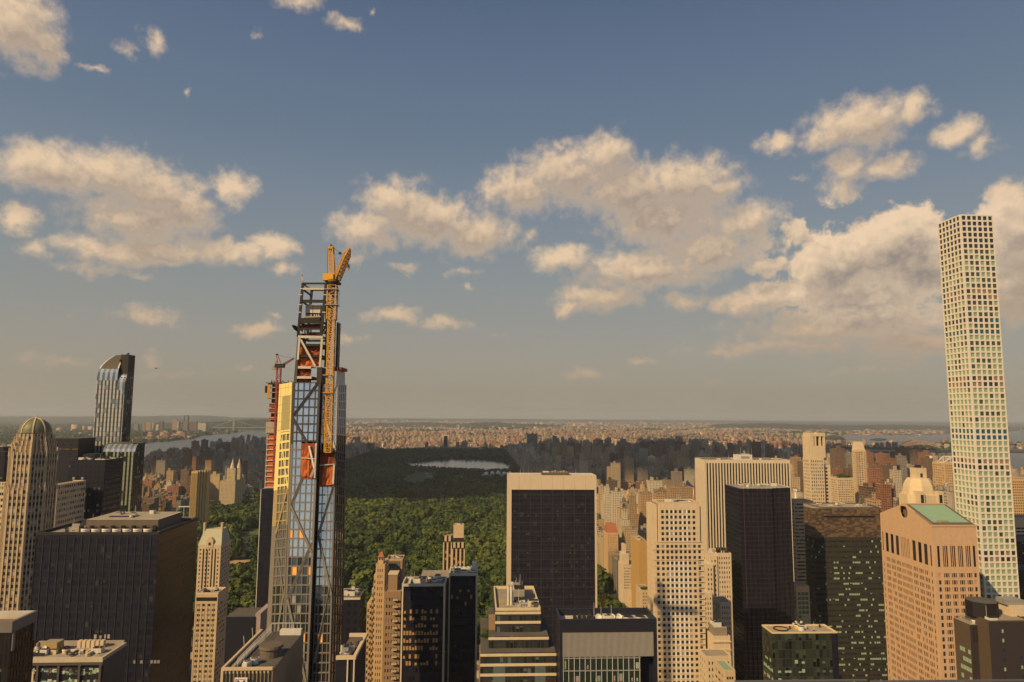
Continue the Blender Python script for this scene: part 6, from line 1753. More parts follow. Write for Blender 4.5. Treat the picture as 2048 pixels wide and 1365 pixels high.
mb.build('louvre_screen', t)
mb = MB(); mb.box(x0 + .82, x1 - 6.2, y0 + .6, y0 + 1, 60, zb_ - .02, GREENG); mb.build('glass_wall', t)
mb = MB(); mb.box(x1 - 6, x1 - 1.02, y0 + 4, y0 + 4.4, 60, zb_ - .02, BLACKG); mb.build('recess', t)
for k in range(15): mb = MB(); xx = lerp(x0 + 1.2, x1 - 6.6, k / 14); mb.box(xx, xx + .16, y0 + .3, y0 + .595, 120, zb_ - .02, PALE); mb.build('mullion', t)
for k in range(5): mb = MB(); zz = zb_ - .4 - 4.4 * k; mb.box(x0 + .9, x1 - 6.2, y0 + .25, y0 + .592, zz - .3, zz, ALU); mb.build('transom', t)
rr = random.Random(10); wins = []
for k in range(40): 
    c0 = rr.randrange(14); xx = lerp(x0 + 1.2, x1 - 6.6, (c0 + .5) / 14); rw = rr.randrange(4); wins.append((xx + rr.uniform(-.3, .3), y0 + .56 - .0005 * k, zb_ - 4.6 - 4.4 * rw + .2, rr.choice((.6, 1.2, 1.7)), rr.uniform(1, 3.2), S_, rr.choice((surf('grey_curtain', (.34, .36, .31), .6), BLIND, surf('green_curtain', (.22, .26, .18), .6), DARKG))))
put_windows(t, wins)
for k in range(4): dish(t, x0 + 15.5 + 2.6 * k, y0 + 7.5, zt - 2.6, 1.25)
for k in range(2): mb = MB(); mb.cyl(x1 - 8.5 + 4.4 * k if False else x1 - 9.5 + 4.6 * k, y0 + 6, zt - 2.6, zt - 1.2, 2.1, PALE, seg=18); mb.cyl(x1 - 9.5 + 4.6 * k, y0 + 6, zt - 1.2, zt - .7, 2.2, ALU, 1.9, 18, STEEL); mb.build('cooling_fan', t)
for k in range(4): mb = MB(); mb.box(x0 + 6 + 1.8 * k, x0 + 7.2 + 1.8 * k, y0 + 6, y0 + 9, zt - 2.6, zt - .8 + .3 * (k % 2), STEEL); mb.build('air_handler', t)
mb = MB(); mb.box(x0 + 12.5, x0 + 13.1, y0 + 2, y1 - 2, zt - 2.6, zt - .5, FR); mb.build('screen_wall', t)
clutter(t, x0 + 14, x1 - 11, y0 + 4, y1 - 4, zt - 2.6, 3, 4, [PALE])
# stepped limestone towers between the cream tower and the black tower
t, x0, x1, y0, y1, zt = block('stepped_limestone_tower', 'pale limestone setback tower with roof tanks beside the black tower', 1434, 1462, 1106, 520, 18, 5, 3.5, .42, .5, CREAM2, 40, 'W', 4, 4, group=None)
clutter(t, x0 + 2, x1 - 1, y0 + 3, y1 - 3, zt - .6, 6, 8, [STEEL, PALE, ALU])
mb = MB()
for k in range(5): mb.box(x0 + .5 + 2 * k, x0 + 1.6 + 2 * k, y0 + 2, y0 + 4, zt - .6, zt + 3.2, STEEL)
mb.build('roof_tank', t)
for k, (l, r, T, Y) in enumerate(((1419, 1434, 1112, 519), (1412, 1426, 1129, 517), (1407, 1424, 1187, 514))):
    a, b = at(l, T, Y), at(r, T, Y); w2, mb = [], MB(); zc = [(a.z - 3 - 3.5 * q - 1.7, a.z - 3 - 3.5 * q) for q in range(int((a.z - 46) / 3.5))][::-1]
    grid_face(mb, w2, (a.x, Y), S_, b.x - a.x, 40, a.z, spans(.5, b.x - a.x - .4, 2 + (k == 2), .42), zc, .2, CREAM2, rpick(k, [(DARKG, .9), (BLIND, .1)]))
    grid_face(mb, w2, (a.x, Y + 18), W_, 18, 40, a.z, spans(.8, 17, 4, .42), zc, .2, CREAM2, rpick(k + 3, [(BLIND, .8), (DARKG, .2)]))
    mb.box(a.x + .15, b.x - .02, Y + .15, Y + 17.9, 0, a.z - .05, CREAM2, ROOFW); mb.build('setback', t); put_windows(t, w2, cap=30)
t, x0, x1, y0, y1, zt = block('setback_hotel', 'lower pale stone hotel with a square top below the limestone tower', 1440, 1462, 1204, 470, 14, 4, 3.4, .4, .5, CREAM2, 40, 'W', 3, 14)
t, x0, x1, y0, y1, zt = block('square_topped_block', 'squat cream stone block with cornice and dark roof house', 1427, 1460, 1272, 420, 14, 4, 3.6, .3, .35, CREAM2, 40, 'W', 3, 24, top=14)
mb = MB(); mb.box(x0 - .8, x1 + .4, y0 - .9, y0 - .26, zt - 3.6, zt - 2.9, CREAM2); mb.box(x0 - .5, x1 + .4, y0 - .6, y0 - .26, zt - 8.5, zt - 7.4, CREAM); mb.build('cornice', t)
mb = MB(); mb.box(x0 + 1.2, x1 - 1, y0 + 2, y1 - 2, zt - .6, zt + 4.2, surf('grey_roof_house', (.25, .21, .16), .85), ROOFW); mb.build('roof_house', t); clutter(t, x0 + 2, x1 - 2, y0 + 3, y1 - 3, zt + 4.2, 5, 5, [PALE, STEEL])
t, x0, x1, y0, y1, zt = block('shaded_stone_block', 'grey stone block in shade at the foot of the cream stone block', 1412, 1462, 1312, 395, 12, 7, 3.5, .42, .5, CREAM2, 40, 'W', 3, 34)
t, x0, x1, y0, y1, zt = block('amber_corner_block', 'small tan block with a green roof terrace against the black tower', 1449, 1470, 1340, 330, 14, 3, 3.3, .8, .4, CREAM, 60, 'W', 3, 44, roof=GRN)
# dark green glass block at the bottom
a, b = at(1544, 1265, 300), at(1674, 1260, 300)
t = thing('green_glass_block', (a.x, 300, 0), 'dark green glass block with lit floors and a tan flat roof', 'office building')
m = facade('green_curtain_wall', (.026, .028, .025), (.025, .029, .025), 1.5, 3.7, .9, .9, lines=(.05, .05, .032), lu=.06, lz=.03, rough=.3, vary=.8, blind=(.05, .07, .045), pb=.25)
mb = MB(); mb.box(a.x, b.x, 300, 311, 0, a.z - .6, m, surf('tan_roof', (.42, .30, .17), .9, .2, .2)); mb.build('facade', t)
mb = MB(); mb.box(b.x - 2.6, b.x, 299.7, 299.995, 0, a.z - .6, BLACKG); mb.build('corner_glass', t)
parapet(t, a.x, b.x, 300, 311, a.z - .59, .6, .35, BAND)
mb = MB(); mb.lathe(a.x + 6.5, 306, [(3.2, a.z - .6), (3.2, a.z - .1), (2.9, a.z - .05)], STEEL, 20, False); mb.build('roof_ring', t)
mb = MB()
for s in (-1, 1): mb.bar((a.x + 15.6, 308, a.z - .6), (a.x + 15.6 + s * 1.4, 308, a.z + 2.2), .7, PALE)
mb.build('roof_vent', t)
clutter(t, a.x + 10, b.x - 2, 303, 309, a.z - .6, 16, 5, [YELLOW, PALE, STEEL])
rr = random.Random(5); wins = []
for k in range(26):
    z = a.z - 12 - 3.7 * k
    for i in range(9 if k else 9):
        if rr.random() < .5: wins.append((a.x + 1.2 + 1.5 * i, 299.95, z - 1.0, 1.35, rr.choice((.9, 1.5, .5)), S_, LITG))
    for i in range(6):
        if rr.random() < .6: wins.append((a.x - .05, 301 + 1.6 * i, z - 1.0, 1.4, rr.choice((.9, 1.4)), W_, LITG))
    for i in range(9, 18):
        if rr.random() < .08: wins.append((a.x + 1.2 + 1.5 * i, 299.95, z - 1.0, 1.35, .9, S_, surf('dim_green_pane', (.10, .14, .09), .4)))
put_windows(t, wins)
# brown blocks in the lower right corner
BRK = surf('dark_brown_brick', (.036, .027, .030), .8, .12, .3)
BRK2 = surf('sunlit_brown_brick', (.095, .066, .045), .8, .15, .25)  # lighter copy of the brick: sun on the west faces painted in
a, b = at(1940, 1250, 330), at(1974, 1247, 330)
t = thing('brown_block', (a.x, 330, 0), 'dark brown brick block with grey roof plant in front of the pink tower', 'building')
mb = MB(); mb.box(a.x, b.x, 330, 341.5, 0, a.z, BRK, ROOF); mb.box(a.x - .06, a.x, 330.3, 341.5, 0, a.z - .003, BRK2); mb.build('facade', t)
for k in range(6): mb = MB(); mb.box(b.x - 7.4 + 1.1 * k, b.x - 6.9 + 1.1 * k, 329.8, 329.99, a.z - 8, a.z - 1, STEEL); mb.build('vent_slot', t)
clutter(t, a.x + 2, b.x - 2, 332, 339, a.z, 15, 7, [ALU, PALE, ROOFW])
rr = random.Random(3); wins = [(a.x - .1, 331.5 + 1.9 * i, a.z - 14 - 4.2 * k, 1.7, 2.0, W_, LITG) for i in range(5) for k in range(7) if rr.random() < .7]; put_windows(t, wins)
a, b = at(1978, 1244, 322), at(2062, 1242, 322)
t = thing('brown_tower', (a.x, 322, 0), 'dark brown brick tower with few small windows and an octagonal dark roof house', 'building')
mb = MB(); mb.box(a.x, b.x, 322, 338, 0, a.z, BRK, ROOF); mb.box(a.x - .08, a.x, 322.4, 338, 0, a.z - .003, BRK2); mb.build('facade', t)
mb = MB(); xo, yo = a.x + 5.0, 333; r8 = 7.0
mb.prism([(xo + r8 * math.cos(q), yo + r8 * math.sin(q)) for q in [R(22.5 + 45 * k) for k in range(8)]], a.z, a.z + 7.0, surf('black_roof_house', (.015, .013, .014), .7), ROOFD); mb.build('roof_house', t)
mb = MB(); mb.box(xo + 12, xo + 22, 330, 340, a.z, a.z + 5, CREAM2); mb.box(xo + 11, xo + 20, 331, 338, a.z + 5, a.z + 7.4, ALU); mb.build('roof_plant', t)
clutter(t, a.x + 1, a.x + 6, 324, 330, a.z, 5, 4, [PALE, YELLOW, ROOFW]); parapet(t, a.x, b.x, 322, 338, a.z, .5, .4, BRK2)
wins = [(a.x + 6.2, 321.9, a.z - 5.0 - 4.3 * k, .9, 1.6, S_, LITG if k in (0, 1, 4) else DARKG) for k in range(9)] + [(a.x + x_, 321.9, a.z - 17 - 4.3 * k, .9, 1.5, S_, LITG if (k + int(x_)) % 3 == 0 else DARKG) for x_ in (14.5, 16.6, 18.4) for k in range(7)]
put_windows(t, wins)
# lower left corner
a, b = at(20, 1317, 300), at(204.5, 1317, 300)
t = thing('glazed_roof_block', (a.x, 300, 0), 'low block with framed glass bays and a tan roof crowded with plant', 'office building')
GRF = surf('brown_grey_frame', (.085, .068, .06), .7, .1, .4)
mb = MB(); mb.box(a.x, b.x, 300.9, 319, 0, a.z - .7, FR, ROOF); mb.box(b.x, b.x + .05, 301.2, 319, 0, a.z - 1.5, surf('grey_render', (.13, .11, .10), .85, .15, .2)); mb.build('facade', t)
mb = MB(); mb.box(a.x, b.x + .3, 300, 300.88, a.z - 3.0, a.z - 1.8, GRF); mb.box(a.x, b.x + .3, 299.8, 300.88, a.z - 1.79, a.z, surf('tan_parapet', (.50, .42, .32), .8)); mb.box(b.x - .5, b.x + .31, 300.9, 319, a.z - 1.5, a.z, MATS['tan_parapet']); mb.box(a.x, b.x - .5, 318.2, 319, a.z - .7, a.z + .9, surf('railing_grey', (.32, .28, .24), .7)); mb.build('parapet', t)
for k in range(7): mb = MB(); xx = b.x - .6 - 8.3 * k; mb.box(xx - .45, xx + .45, 300, 300.87, 0, a.z - 3.01, GRF); mb.build('post', t)
for k in range(3): mb = MB(); zz = a.z - 13.3 - 4.5 * k; mb.box(a.x, b.x, 300.2, 300.85, zz - .5, zz + .5, GRF); mb.build('transom', t)
rr = random.Random(2); wins = []
for bay in range(4):
    xx = b.x - .6 - 8.3 * bay
    for k in range(34): wins.append((xx - 1 - rr.random() * 6.3, 300.85 - .0005 * k, a.z - 5 - rr.choice((0, 4.3)) - rr.random() * 2.2, rr.choice((.5, 1.1, 1.6)), rr.choice((.5, .8, 1.3)), S_, rr.choice((LITG, surf('dim_green_pane', (.10, .14, .09), .4), surf('white_pane', (.5, .52, .45), .5), GRF))))
for k in range(2): wins.append((b.x - 29 - 4.6 * k, 300.8, a.z - 12.6, 3.4, 7.2, S_, CREAM2)); wins.append((b.x - 28.5 - 4.6 * k, 300.78, a.z - 8.8, .5, .6, S_, STEEL))
put_windows(t, wins)
mb = MB(); mb.box(b.x - 29, b.x - 23, 308, 313, a.z - .7, a.z + 3.4, surf('ochre_plant_room', (.40, .27, .10), .8), ROOF); mb.build('plant_room', t); dish(t, b.x - 27.5, 307.2, a.z + .6, 1.0)
for k in range(6): mb = MB(); mb.box(b.x - 18 + 1.9 * k, b.x - 16.6 + 1.9 * k, 314, 316, a.z - .7, a.z + 2.2, CREAM2); mb.build('air_handler', t)
for k in range(2): mb = MB(); mb.cyl(b.x - 38 + 3.6 * k, 314, a.z - .7, a.z + .1, 1, PALE, seg=12); mb.lathe(b.x - 37.8 + 3.6 * k, 314, [(.8, a.z), (.8, a.z + 1.4), (.1, a.z + 2)], surf('hood_brown', (.2, .15, .1), .7), 10); mb.build('roof_vent', t)
clutter(t, b.x - 34, b.x - 4, 303, 312, a.z - .7, 61, 16, [PALE, STEEL, CREAM2, ROOFD])
a, b = at(-60, 1243, 205), at(24.5, 1243, 205)
t = thing('dark_corner_tower', (b.x, 205, 0), 'dark finned tower cut by the picture edge with a concrete roof rim', 'office building')
mc = facade('finned_dark', (.020, .017, .017), (.018, .016, .017), 1.3, 4, .55, .9, rough=.4, vary=.6, blind=(.14, .10, .06), pb=.08)
yb_ = atx(56, 1229, b.x).y
mb = MB(); mb.box(a.x, b.x, 205, yb_ + 4, 0, b.z - 3, mc, ROOF); mb.build('facade', t)
RIM = surf('grey_concrete_rim', (.17, .15, .145), .8, .12, .3)
mb = MB(); mb.box(a.x, b.x + .3, 204.7, 205.9, b.z - 3, b.z, RIM); mb.box(b.x - .6, b.x + .3, 205.9, yb_ + 4, b.z - 3, b.z, RIM); mb.box(a.x, b.x - .6, yb_ + 2, yb_ + 4, b.z - 3, b.z, ROOFW)
for k in range(2): mb.box(b.x + .01, b.x + .5, 205.2 + k * (yb_ - 202.4), 206.2 + k * (yb_ - 202.4), b.z - 8, b.z - 3.01, RIM)
mb.build('rim', t)
mb = MB(); mb.box(b.x - 8, b.x - 2.8, 208, 211, b.z - 3, b.z - 1.0, surf('rust_unit', (.30, .13, .04), .8)); mb.build('roof_plant', t)
# buildings between the black tower and the banded tower
t, x0, x1, y0, y1, zt = block('green_window_block', 'narrow tan block with a green glazed front between two dark towers', 1592, 1618, 1172, 560, 14, 3, 3.6, .85, .7, CREAM, 60, 'W', 3, 4, [(surf('bright_green_pane', (.05, .20, .11), .35, .2, .5), .8), (LITG, .2)], top=5)
t, x0, x1, y0, y1, zt = block('striped_office', 'tan office slab with dark window bands behind the banded tower', 1588, 1626, 1002, 760, 22, 10, 3.9, .96, .45, CREAM2, 40, 'W', 6, 3)
# truss topped and pale blocks left of the slim tower, blocks right of it
t, x0, x1, y0, y1, zt = block('truss_topped_tower', 'brown tower with an open white truss on top behind the slim tower', 1888, 1925, 926, 900, 24, 9, 3.4, .5, .5, TAN, 40, 'W', 5, 3)
mb = MB(); p = [Vector((x0, y0, zt)), Vector((x0 + 9, y0, zt + 8)), Vector((x1, y0, zt + 8)), Vector((x0 + 9, y0, zt))]
for i, j in ((0, 1), (1, 2), (0, 3), (3, 1), (3, 2)): mb.bar(p[i], p[j], .7, WHITE); mb.bar(p[i] + Vector((0, 14, 0)), p[j] + Vector((0, 14, 0)), .7, WHITE)
for q in p[:3]: mb.bar(q, q + Vector((0, 14, 0)), .7, WHITE)
mb.build('truss', t)
t, x0, x1, y0, y1, zt = block('balcony_tower', 'tan balcony tower right behind the slim tower at the picture edge', 2022, 2075, 958, 820, 24, 12, 3.2, .6, .5, TAN, 40, 'W', 6, 8, [(DARKG, .5), (BROWNG, .5)])
t, x0, x1, y0, y1, zt = block('cylindrical_top_block', 'pale topped tan block with balcony bands right of the slim tower', 2028, 2090, 1036, 640, 22, 6, 3.2, .95, .45, CREAM, 40, 'W', 4, 8, [(DARKG, .6), (BROWNG, .4)], top=9)
a, b = at(2036, 1083, 590), at(2100, 1083, 590)
t = thing('dark_glass_block', (a.x, 590, 0), 'dark glass block with green lit panes right of the slim tower foot', 'building')
mb = MB(); mb.box(a.x, b.x, 590, 620, 0, a.z, facade('dark_green_bands', (.022, .017, .014), (.012, .018, .015), 1.6, 4, .9, .4, blind=(.28, .38, .26), pb=.2, vary=.5), ROOFD); mb.build('facade', t)
a, b = at(2036, 1140, 560), at(2100, 1140, 560)
t = thing('black_glass_block', (a.x, 560, 0), 'plain black glass block hiding the slim tower foot', 'building')
mb = MB(); mb.box(a.x, b.x, 560, 580, 0, a.z, BLACKG, ROOFD); mb.build('facade', t)
# towers beyond the banded tower
YT_ = 800.0
t, x0, x1, y0, y1, zt = block('crowned_limestone_tower', 'tall pale limestone tower with open arched crown above the banded tower', 1619, 1647, 916, YT_, 17, 6, 4.0, .45, .55, CREAM2, 60, 'W', 5, 21, cat='skyscraper')
mb = MB()
a, b = at(1607, 866, YT_ + 4), at(1646, 865, YT_ + 4); z0 = zt - .02
mb.box(a.x + 4, b.x, YT_ + .3, YT_ + 16, z0, at(1620, 892, YT_).z, CREAM2)
zl = at(1620, 892, YT_).z; ztop = a.z
for x in (a.x + 4, lerp(a.x, b.x, .5) - .6, lerp(a.x, b.x, .74) - .6, b.x - 2): mb.box(x, x + 2.0, YT_ + .3, YT_ + 16, zl, ztop - 4, CREAM2)
mb.box(a.x + 5, a.x + 10, YT_ + .1, YT_ + 16.5, zl, ztop, CREAM2); mb.box(a.x + 10.01, b.x + .2, YT_ + .1, YT_ + 16.5, ztop - 4, ztop - 1.5, CREAM2); mb.box(lerp(a.x, b.x, .6), b.x + .3, YT_ + .05, YT_ + 16.6, ztop - 1.5, ztop, CREAM2)
mb.box(a.x + 10.02, b.x - 2.02, YT_ + 3, YT_ + 15, zl, ztop - 4, BLACKG); mb.build('crown_storey', t)
a, b = at(1647, 930, YT_ + 3), at(1660, 930, YT_ + 3)
w2, mb = [], MB(); zc = [(a.z - 3 - 4 * q - 2.2, a.z - 3 - 4 * q) for q in range(32)][::-1]
grid_face(mb, w2, (a.x, YT_ + 3), S_, b.x - a.x, 50, a.z, [(1.6, 4.4)], zc, .25, CREAM2, rpick(3, [(GREENG, 1)])); mb.box(a.x, b.x, YT_ + 3.2, YT_ + 20, 0, a.z - .03, CREAM2); mb.build('east_wing', t); put_windows(t, w2, cap=40)
YT2 = 1000.0
t, x0, x1, y0, y1, zt = block('balconied_tower', 'slender tan apartment tower with stacked balconies and a pale tapered cap', 1710, 1731, 900, YT2, 9, 4, 3.3, .6, .5, CREAM, 60, 'W', 5, 31, cat='skyscraper')
mb = MB(); a, b = at(1707, 898, YT2), at(1730, 884, YT2); mb.prism([(x0, y0), (x1 - 1, y0), (x1 - 1, y1), (x0, y1)], zt - .02, b.z, CREAM2, pts1=[(x0 + 2, y0 + 2), (x1 - 3, y0 + 2), (x1 - 3, y1 - 2), (x0 + 2, y1 - 2)]); mb.build('cap', t)
mb = MB()
for k in range(32): mb.box(x0 - 1, x0 + 5, y0 - 1.3, y0 - .27, zt - 4 - 3.3 * k, zt - 3.2 - 3.3 * k, CREAM); mb.box(x1 - 4, x1 + 1.2, y0 - 1.3, y0 - .27, zt - 4 - 3.3 * k, zt - 3.2 - 3.3 * k, CREAM)
mb.build('balcony', t, kind='stuff')
t, x0, x1, y0, y1, zt = block('garden_roofed_block', 'tan apartment slab with a planted roof beside the balconied tower', 1674, 1708, 956, 960, 20, 9, 3.2, .5, .5, CREAM, 60, 'W', 5, 41)
for k in range(5):
    c = bpy.data.objects.new('shrub', CROWNS[k]); COL.objects.link(c); c.parent = t; c.scale = (4, 4, 4); c.location = Vector((x0 + 8 + 3.2 * k, y0 + 7 + k, zt - .6)) - wloc(t)
# stepped crown of the limestone hotel behind the gabled tower
YH = 640.0
t = thing('hotel_crown_tower', (at(1830, 1000, YH).x, YH, 0), 'pale limestone hotel tower with stepped octagonal crown and square top', 'skyscraper')
mb = MB(); zf = at(1800, 1012, YH).z
cx0 = at(1838, 960, YH + 12).x; 
def oc(r, y=YH + 13): return [(cx0 + r * math.cos(R(22.5 + 45 * k)), y + r * math.sin(R(22.5 + 45 * k))) for k in range(8)]
Zz = lambda y: at(1835, y, YH + 4).z
mb.prism(oc(17.5), 0, Zz(990), CREAM2); mb.build('shaft', t)
for k, (r0, ya, yb2, r1) in enumerate(((14.5, 990, 980, 14.2), (14.0, 980, 972, 13.4), (13.2, 972, 964, 11.8), (11.6, 964, 958, 9.6))): mb = MB(); mb.prism(oc(r0), Zz(ya) - .02, Zz(yb2), CREAM2, pts1=oc(r1)); mb.build('crown_step', t)
mb = MB(); mb.box(cx0 - 4.8, cx0 + 5.2, YH + 8, YH + 18, Zz(958) - .1, Zz(937), CREAM2, ROOF); mb.box(cx0 - 1.2, cx0 + 1.2, YH + 7.9, YH + 7.99, Zz(956), Zz(948), DARKG); mb.build('square_top', t); clutter(t, cx0 - 3, cx0 + 3, YH + 10, YH + 16, Zz(937), 5, 5, [STEEL, PALE])
for s in (-1, 1):
    for k in range(2): mb = MB(); mb.box(cx0 + s * 9 - 2.4, cx0 + s * 9 + 2.4, YH - 5 + k * .4, YH + 4, zf - 12, Zz(986) + 2 - 3 * k, CREAM2); mb.box(cx0 + s * 9 - 1.4, cx0 + s * 9 + 1.4, YH - 5.1 + k * .4, YH - 5.01 + k * .4, zf - 10, Zz(988), GREENG); mb.build('bay', t); break
# towers rising on the avenue: fill between the streets, mostly in shade
FILLW = facade('fill_wall', 'OBJ', (.016, .016, .018), 2.9, 3.6, .5, .5, blind=(.25, .23, .2), pb=.12, roof=(.20, .175, .14))
# ---------------------------------------------------------------- the city beyond: single buildings where they show, the rest one mass
MIDW = facade('mid_wall', 'OBJ', (.022, .022, .024), 3.3, 3.4, .46, .5, blind=(.22, .2, .17), pb=.15, roof=(.24, .20, .155), world=True, var=.12)
FARW = facade('far_wall', 'ATT', (.03, .028, .028), 3.6, 3.5, .42, .48, blind=(.22, .2, .17), pb=.15, roof=(.26, .215, .165), world=True, var=.12)
PAL = {'cream': (.48, .355, .215), 'tan': (.40, .265, .15), 'red brick': (.27, .125, .075), 'brown': (.16, .105, .075), 'grey': (.23, .205, .18), 'white': (.55, .47, .36)}
RIV = [[tuple(p)[:2] for p in o] for o in ()]
def poly_of(o): return [tuple(v.co)[:2] for v in o.data.vertices]
RIVERS = [poly_of(o) for o in COL.objects if o.name.split('.')[0] == 'river']
foot = []      # footprints and silhouettes of what already stands
mask = np.zeros((1365 // 2 + 1, 1024), bool)
def bbox_px(cs):
    ps = [proj(c) for c in cs]; ps = [p for p in ps if p]
    if len(ps) < 4: return None
    return min(p[0] for p in ps), min(p[1] for p in ps), max(p[0] for p in ps), max(p[1] for p in ps)
def cover(b, mark=True, margin=1.0):
    """visible picture area of a box silhouette, then marks it as covered"""
    x0, y0, x1, y1 = [int(max(0, q) / 2) for q in b]
    x1, y1 = min(1024, int(b[2] / 2) + 1), min(mask.shape[0], int(b[3] / 2) + 1)
    if x1 <= x0 or y1 <= y0 or b[2] < 0 or b[0] > 2048 or b[1] > 1365: return 0
    n = int((~mask[y0:y1, x0:x1]).sum())
    if mark: mask[y0:y1, x0:x1] = True
    return n * 4
for o in COL.objects:
    if o.type == 'MESH' and o.parent is not None and o.parent.get('category') in ('skyscraper', 'building', 'office building'):
        w = wloc(o); cs = [tuple(Vector(c) + w) for c in o.bound_box]
        ys = [c[1] for c in cs]; xs = [c[0] for c in cs]; zs = [c[2] for c in cs]
        if min(zs) < 70: foot.append((min(xs) - 4, max(xs) + 4, min(ys) - 4, max(ys) + 4))
        b = bbox_px(cs)
        if b and (b[2] - b[0]) * (b[3] - b[1]) > 300: cover((b[0] + 1, b[1] + 1, b[2] - 1, b[3]))
rb = random.Random(2024)
B = []         # x0, x1, y0, y1, h, colour name, colour, shape
def free(x, y):
    for q in RIVERS:
        if inside(q, x, y): return False
    return True
def add(x0, x1, y0, y1, h, cols, shape=None):
    if y0 > 5000 and math.sin(x0 * .0021 + 1) * math.sin(y0 * .0017) + .4 * math.sin(x0 * .0071) * math.sin(y0 * .0063) > .3 and rb.random() < .75: return
    if not free((x0 + x1) / 2, (y0 + y1) / 2): return
    cn = rb.choices(list(cols), list(cols.values()))[0]
    kk = rb.uniform(.72, 1.2); ww = rb.uniform(-.08, .08); c = tuple(v * kk * (1 + ww * j) for v, j in zip(PAL[cn], (1, 0, -1)))
    if shape is None: shape = 'tower' if h > 75 else ('low' if h < 24 else rb.choice(('slab', 'stepped', 'slab')))
    B.append((x0, x1, y0, y1, h, cn, c, shape))
EASTC = {'cream': 5, 'tan': 4, 'red brick': 2, 'brown': 2, 'grey': 2, 'white': 2}
WESTC = {'cream': 3, 'tan': 4, 'red brick': 3, 'brown': 3, 'grey': 2, 'white': 1}
HARC = {'cream': 2, 'tan': 5, 'red brick': 6, 'brown': 2, 'grey': 1, 'white': 1}
def district(aves, ya, yb, cols, tall, midh, tallp, towerp, towerh):
    y = ya
    while y < yb:
        for i in range(len(aves) - 1):
            xa, xb = aves[i] + 11, aves[i + 1] - 11
            for row in (0, 1):
                ry0 = y + 9 + row * 32; ry1 = ry0 + 29
                x = xa
                while x < xb - 7:
                    edge = x < xa + 5 or x > xb - 42
                    w = rb.uniform(22, 34) if edge else rb.uniform(14, 30)
                    w = min(w, xb - x)
                    if edge: h = rb.uniform(*tall) if rb.random() < tallp else rb.uniform(*midh)
                    else: h = rb.uniform(*midh) if rb.random() < .8 else rb.uniform(*tall) * .75
                    if rb.random() < towerp * (2 if edge else .6): h = rb.uniform(*towerh)
                    add(x, x + w - .8, ry0 + rb.uniform(0, 2), ry1 - rb.uniform(0, 7), h, cols)
                    x += w
        y += 80.5
EA = [190, 322, 452, 590, 730, 930, 1140, 1330, 1520]
WA = [-1680, -1480, -1250, -1010, -832, -704]
district(EA[:2], 760, 4850, {'cream': 7, 'tan': 3, 'white': 2, 'grey': 1}, (44, 62), (26, 46), .9, .03, (70, 90))
district(EA[1:5], 760, 3700, EASTC, (42, 66), (18, 36), .75, .055, (80, 125))
district(EA[4:], 700, 3700, EASTC, (50, 80), (18, 40), .6, .09, (90, 140))
district(EA[1:], 3700, 4900, HARC, (30, 55), (16, 24), .4, .05, (60, 120))
district(WA, 900, 4900, WESTC, (40, 66), (17, 34), .75, .04, (75, 115))
district(WA[:3], 560, 900, WESTC, (40, 70), (25, 40), .6, .06, (80, 120))
HA = [-1700, -1480, -1250, -1010, -780, -560, -330, -130, 60, 240, 420, 600, 780, 960, 1140, 1330, 1560]
AV = atz(938, 893, 0)
district([a for a in HA], 4880, 8200, HARC, (20, 34), (14, 22), .5, .02, (45, 70))
for k in range(260):      # housing estates: groups of equal brick slabs
    x, y = rb.uniform(-1600, 3200), rb.uniform(4950, 9500)
    cn = rb.choice(({'red brick': 1}, {'tan': 1}, {'red brick': 1}, {'brown': 1})); h = rb.uniform(36, 62)
    for j in range(rb.randint(2, 6)):
        xx, yy = x + j * 58 + rb.uniform(-8, 8), y + rb.uniform(-60, 60); add(xx, xx + rb.uniform(20, 40), yy, yy + rb.uniform(14, 30), h, cn, 'slab')
def scatter(n, x0, x1, y0, y1, cols, hs, ws):
    for k in range(n):
        y = y0 + (y1 - y0) * rb.random() ** .8; s = y / y1
        x = lerp(x0, x1, rb.random()); w, d = rb.uniform(*ws), rb.uniform(*ws); h = rb.uniform(*hs) * (1 if rb.random() < .9 else 2.4)
        add(x, x + w, y, y + d, h, cols, 'slab' if h > 30 else 'low')
scatter(5200, -3300, 6000, 8200, 15500, HARC, (9, 24), (18, 60))
scatter(1500, -4000, 9000, 15000, 24000, HARC, (10, 30), (30, 110))
scatter(1500, 1700, 6500, 5200, 9500, HARC, (9, 26), (18, 60))
scatter(900, 3000, 9000, 7000, 13000, HARC, (9, 20), (25, 80))
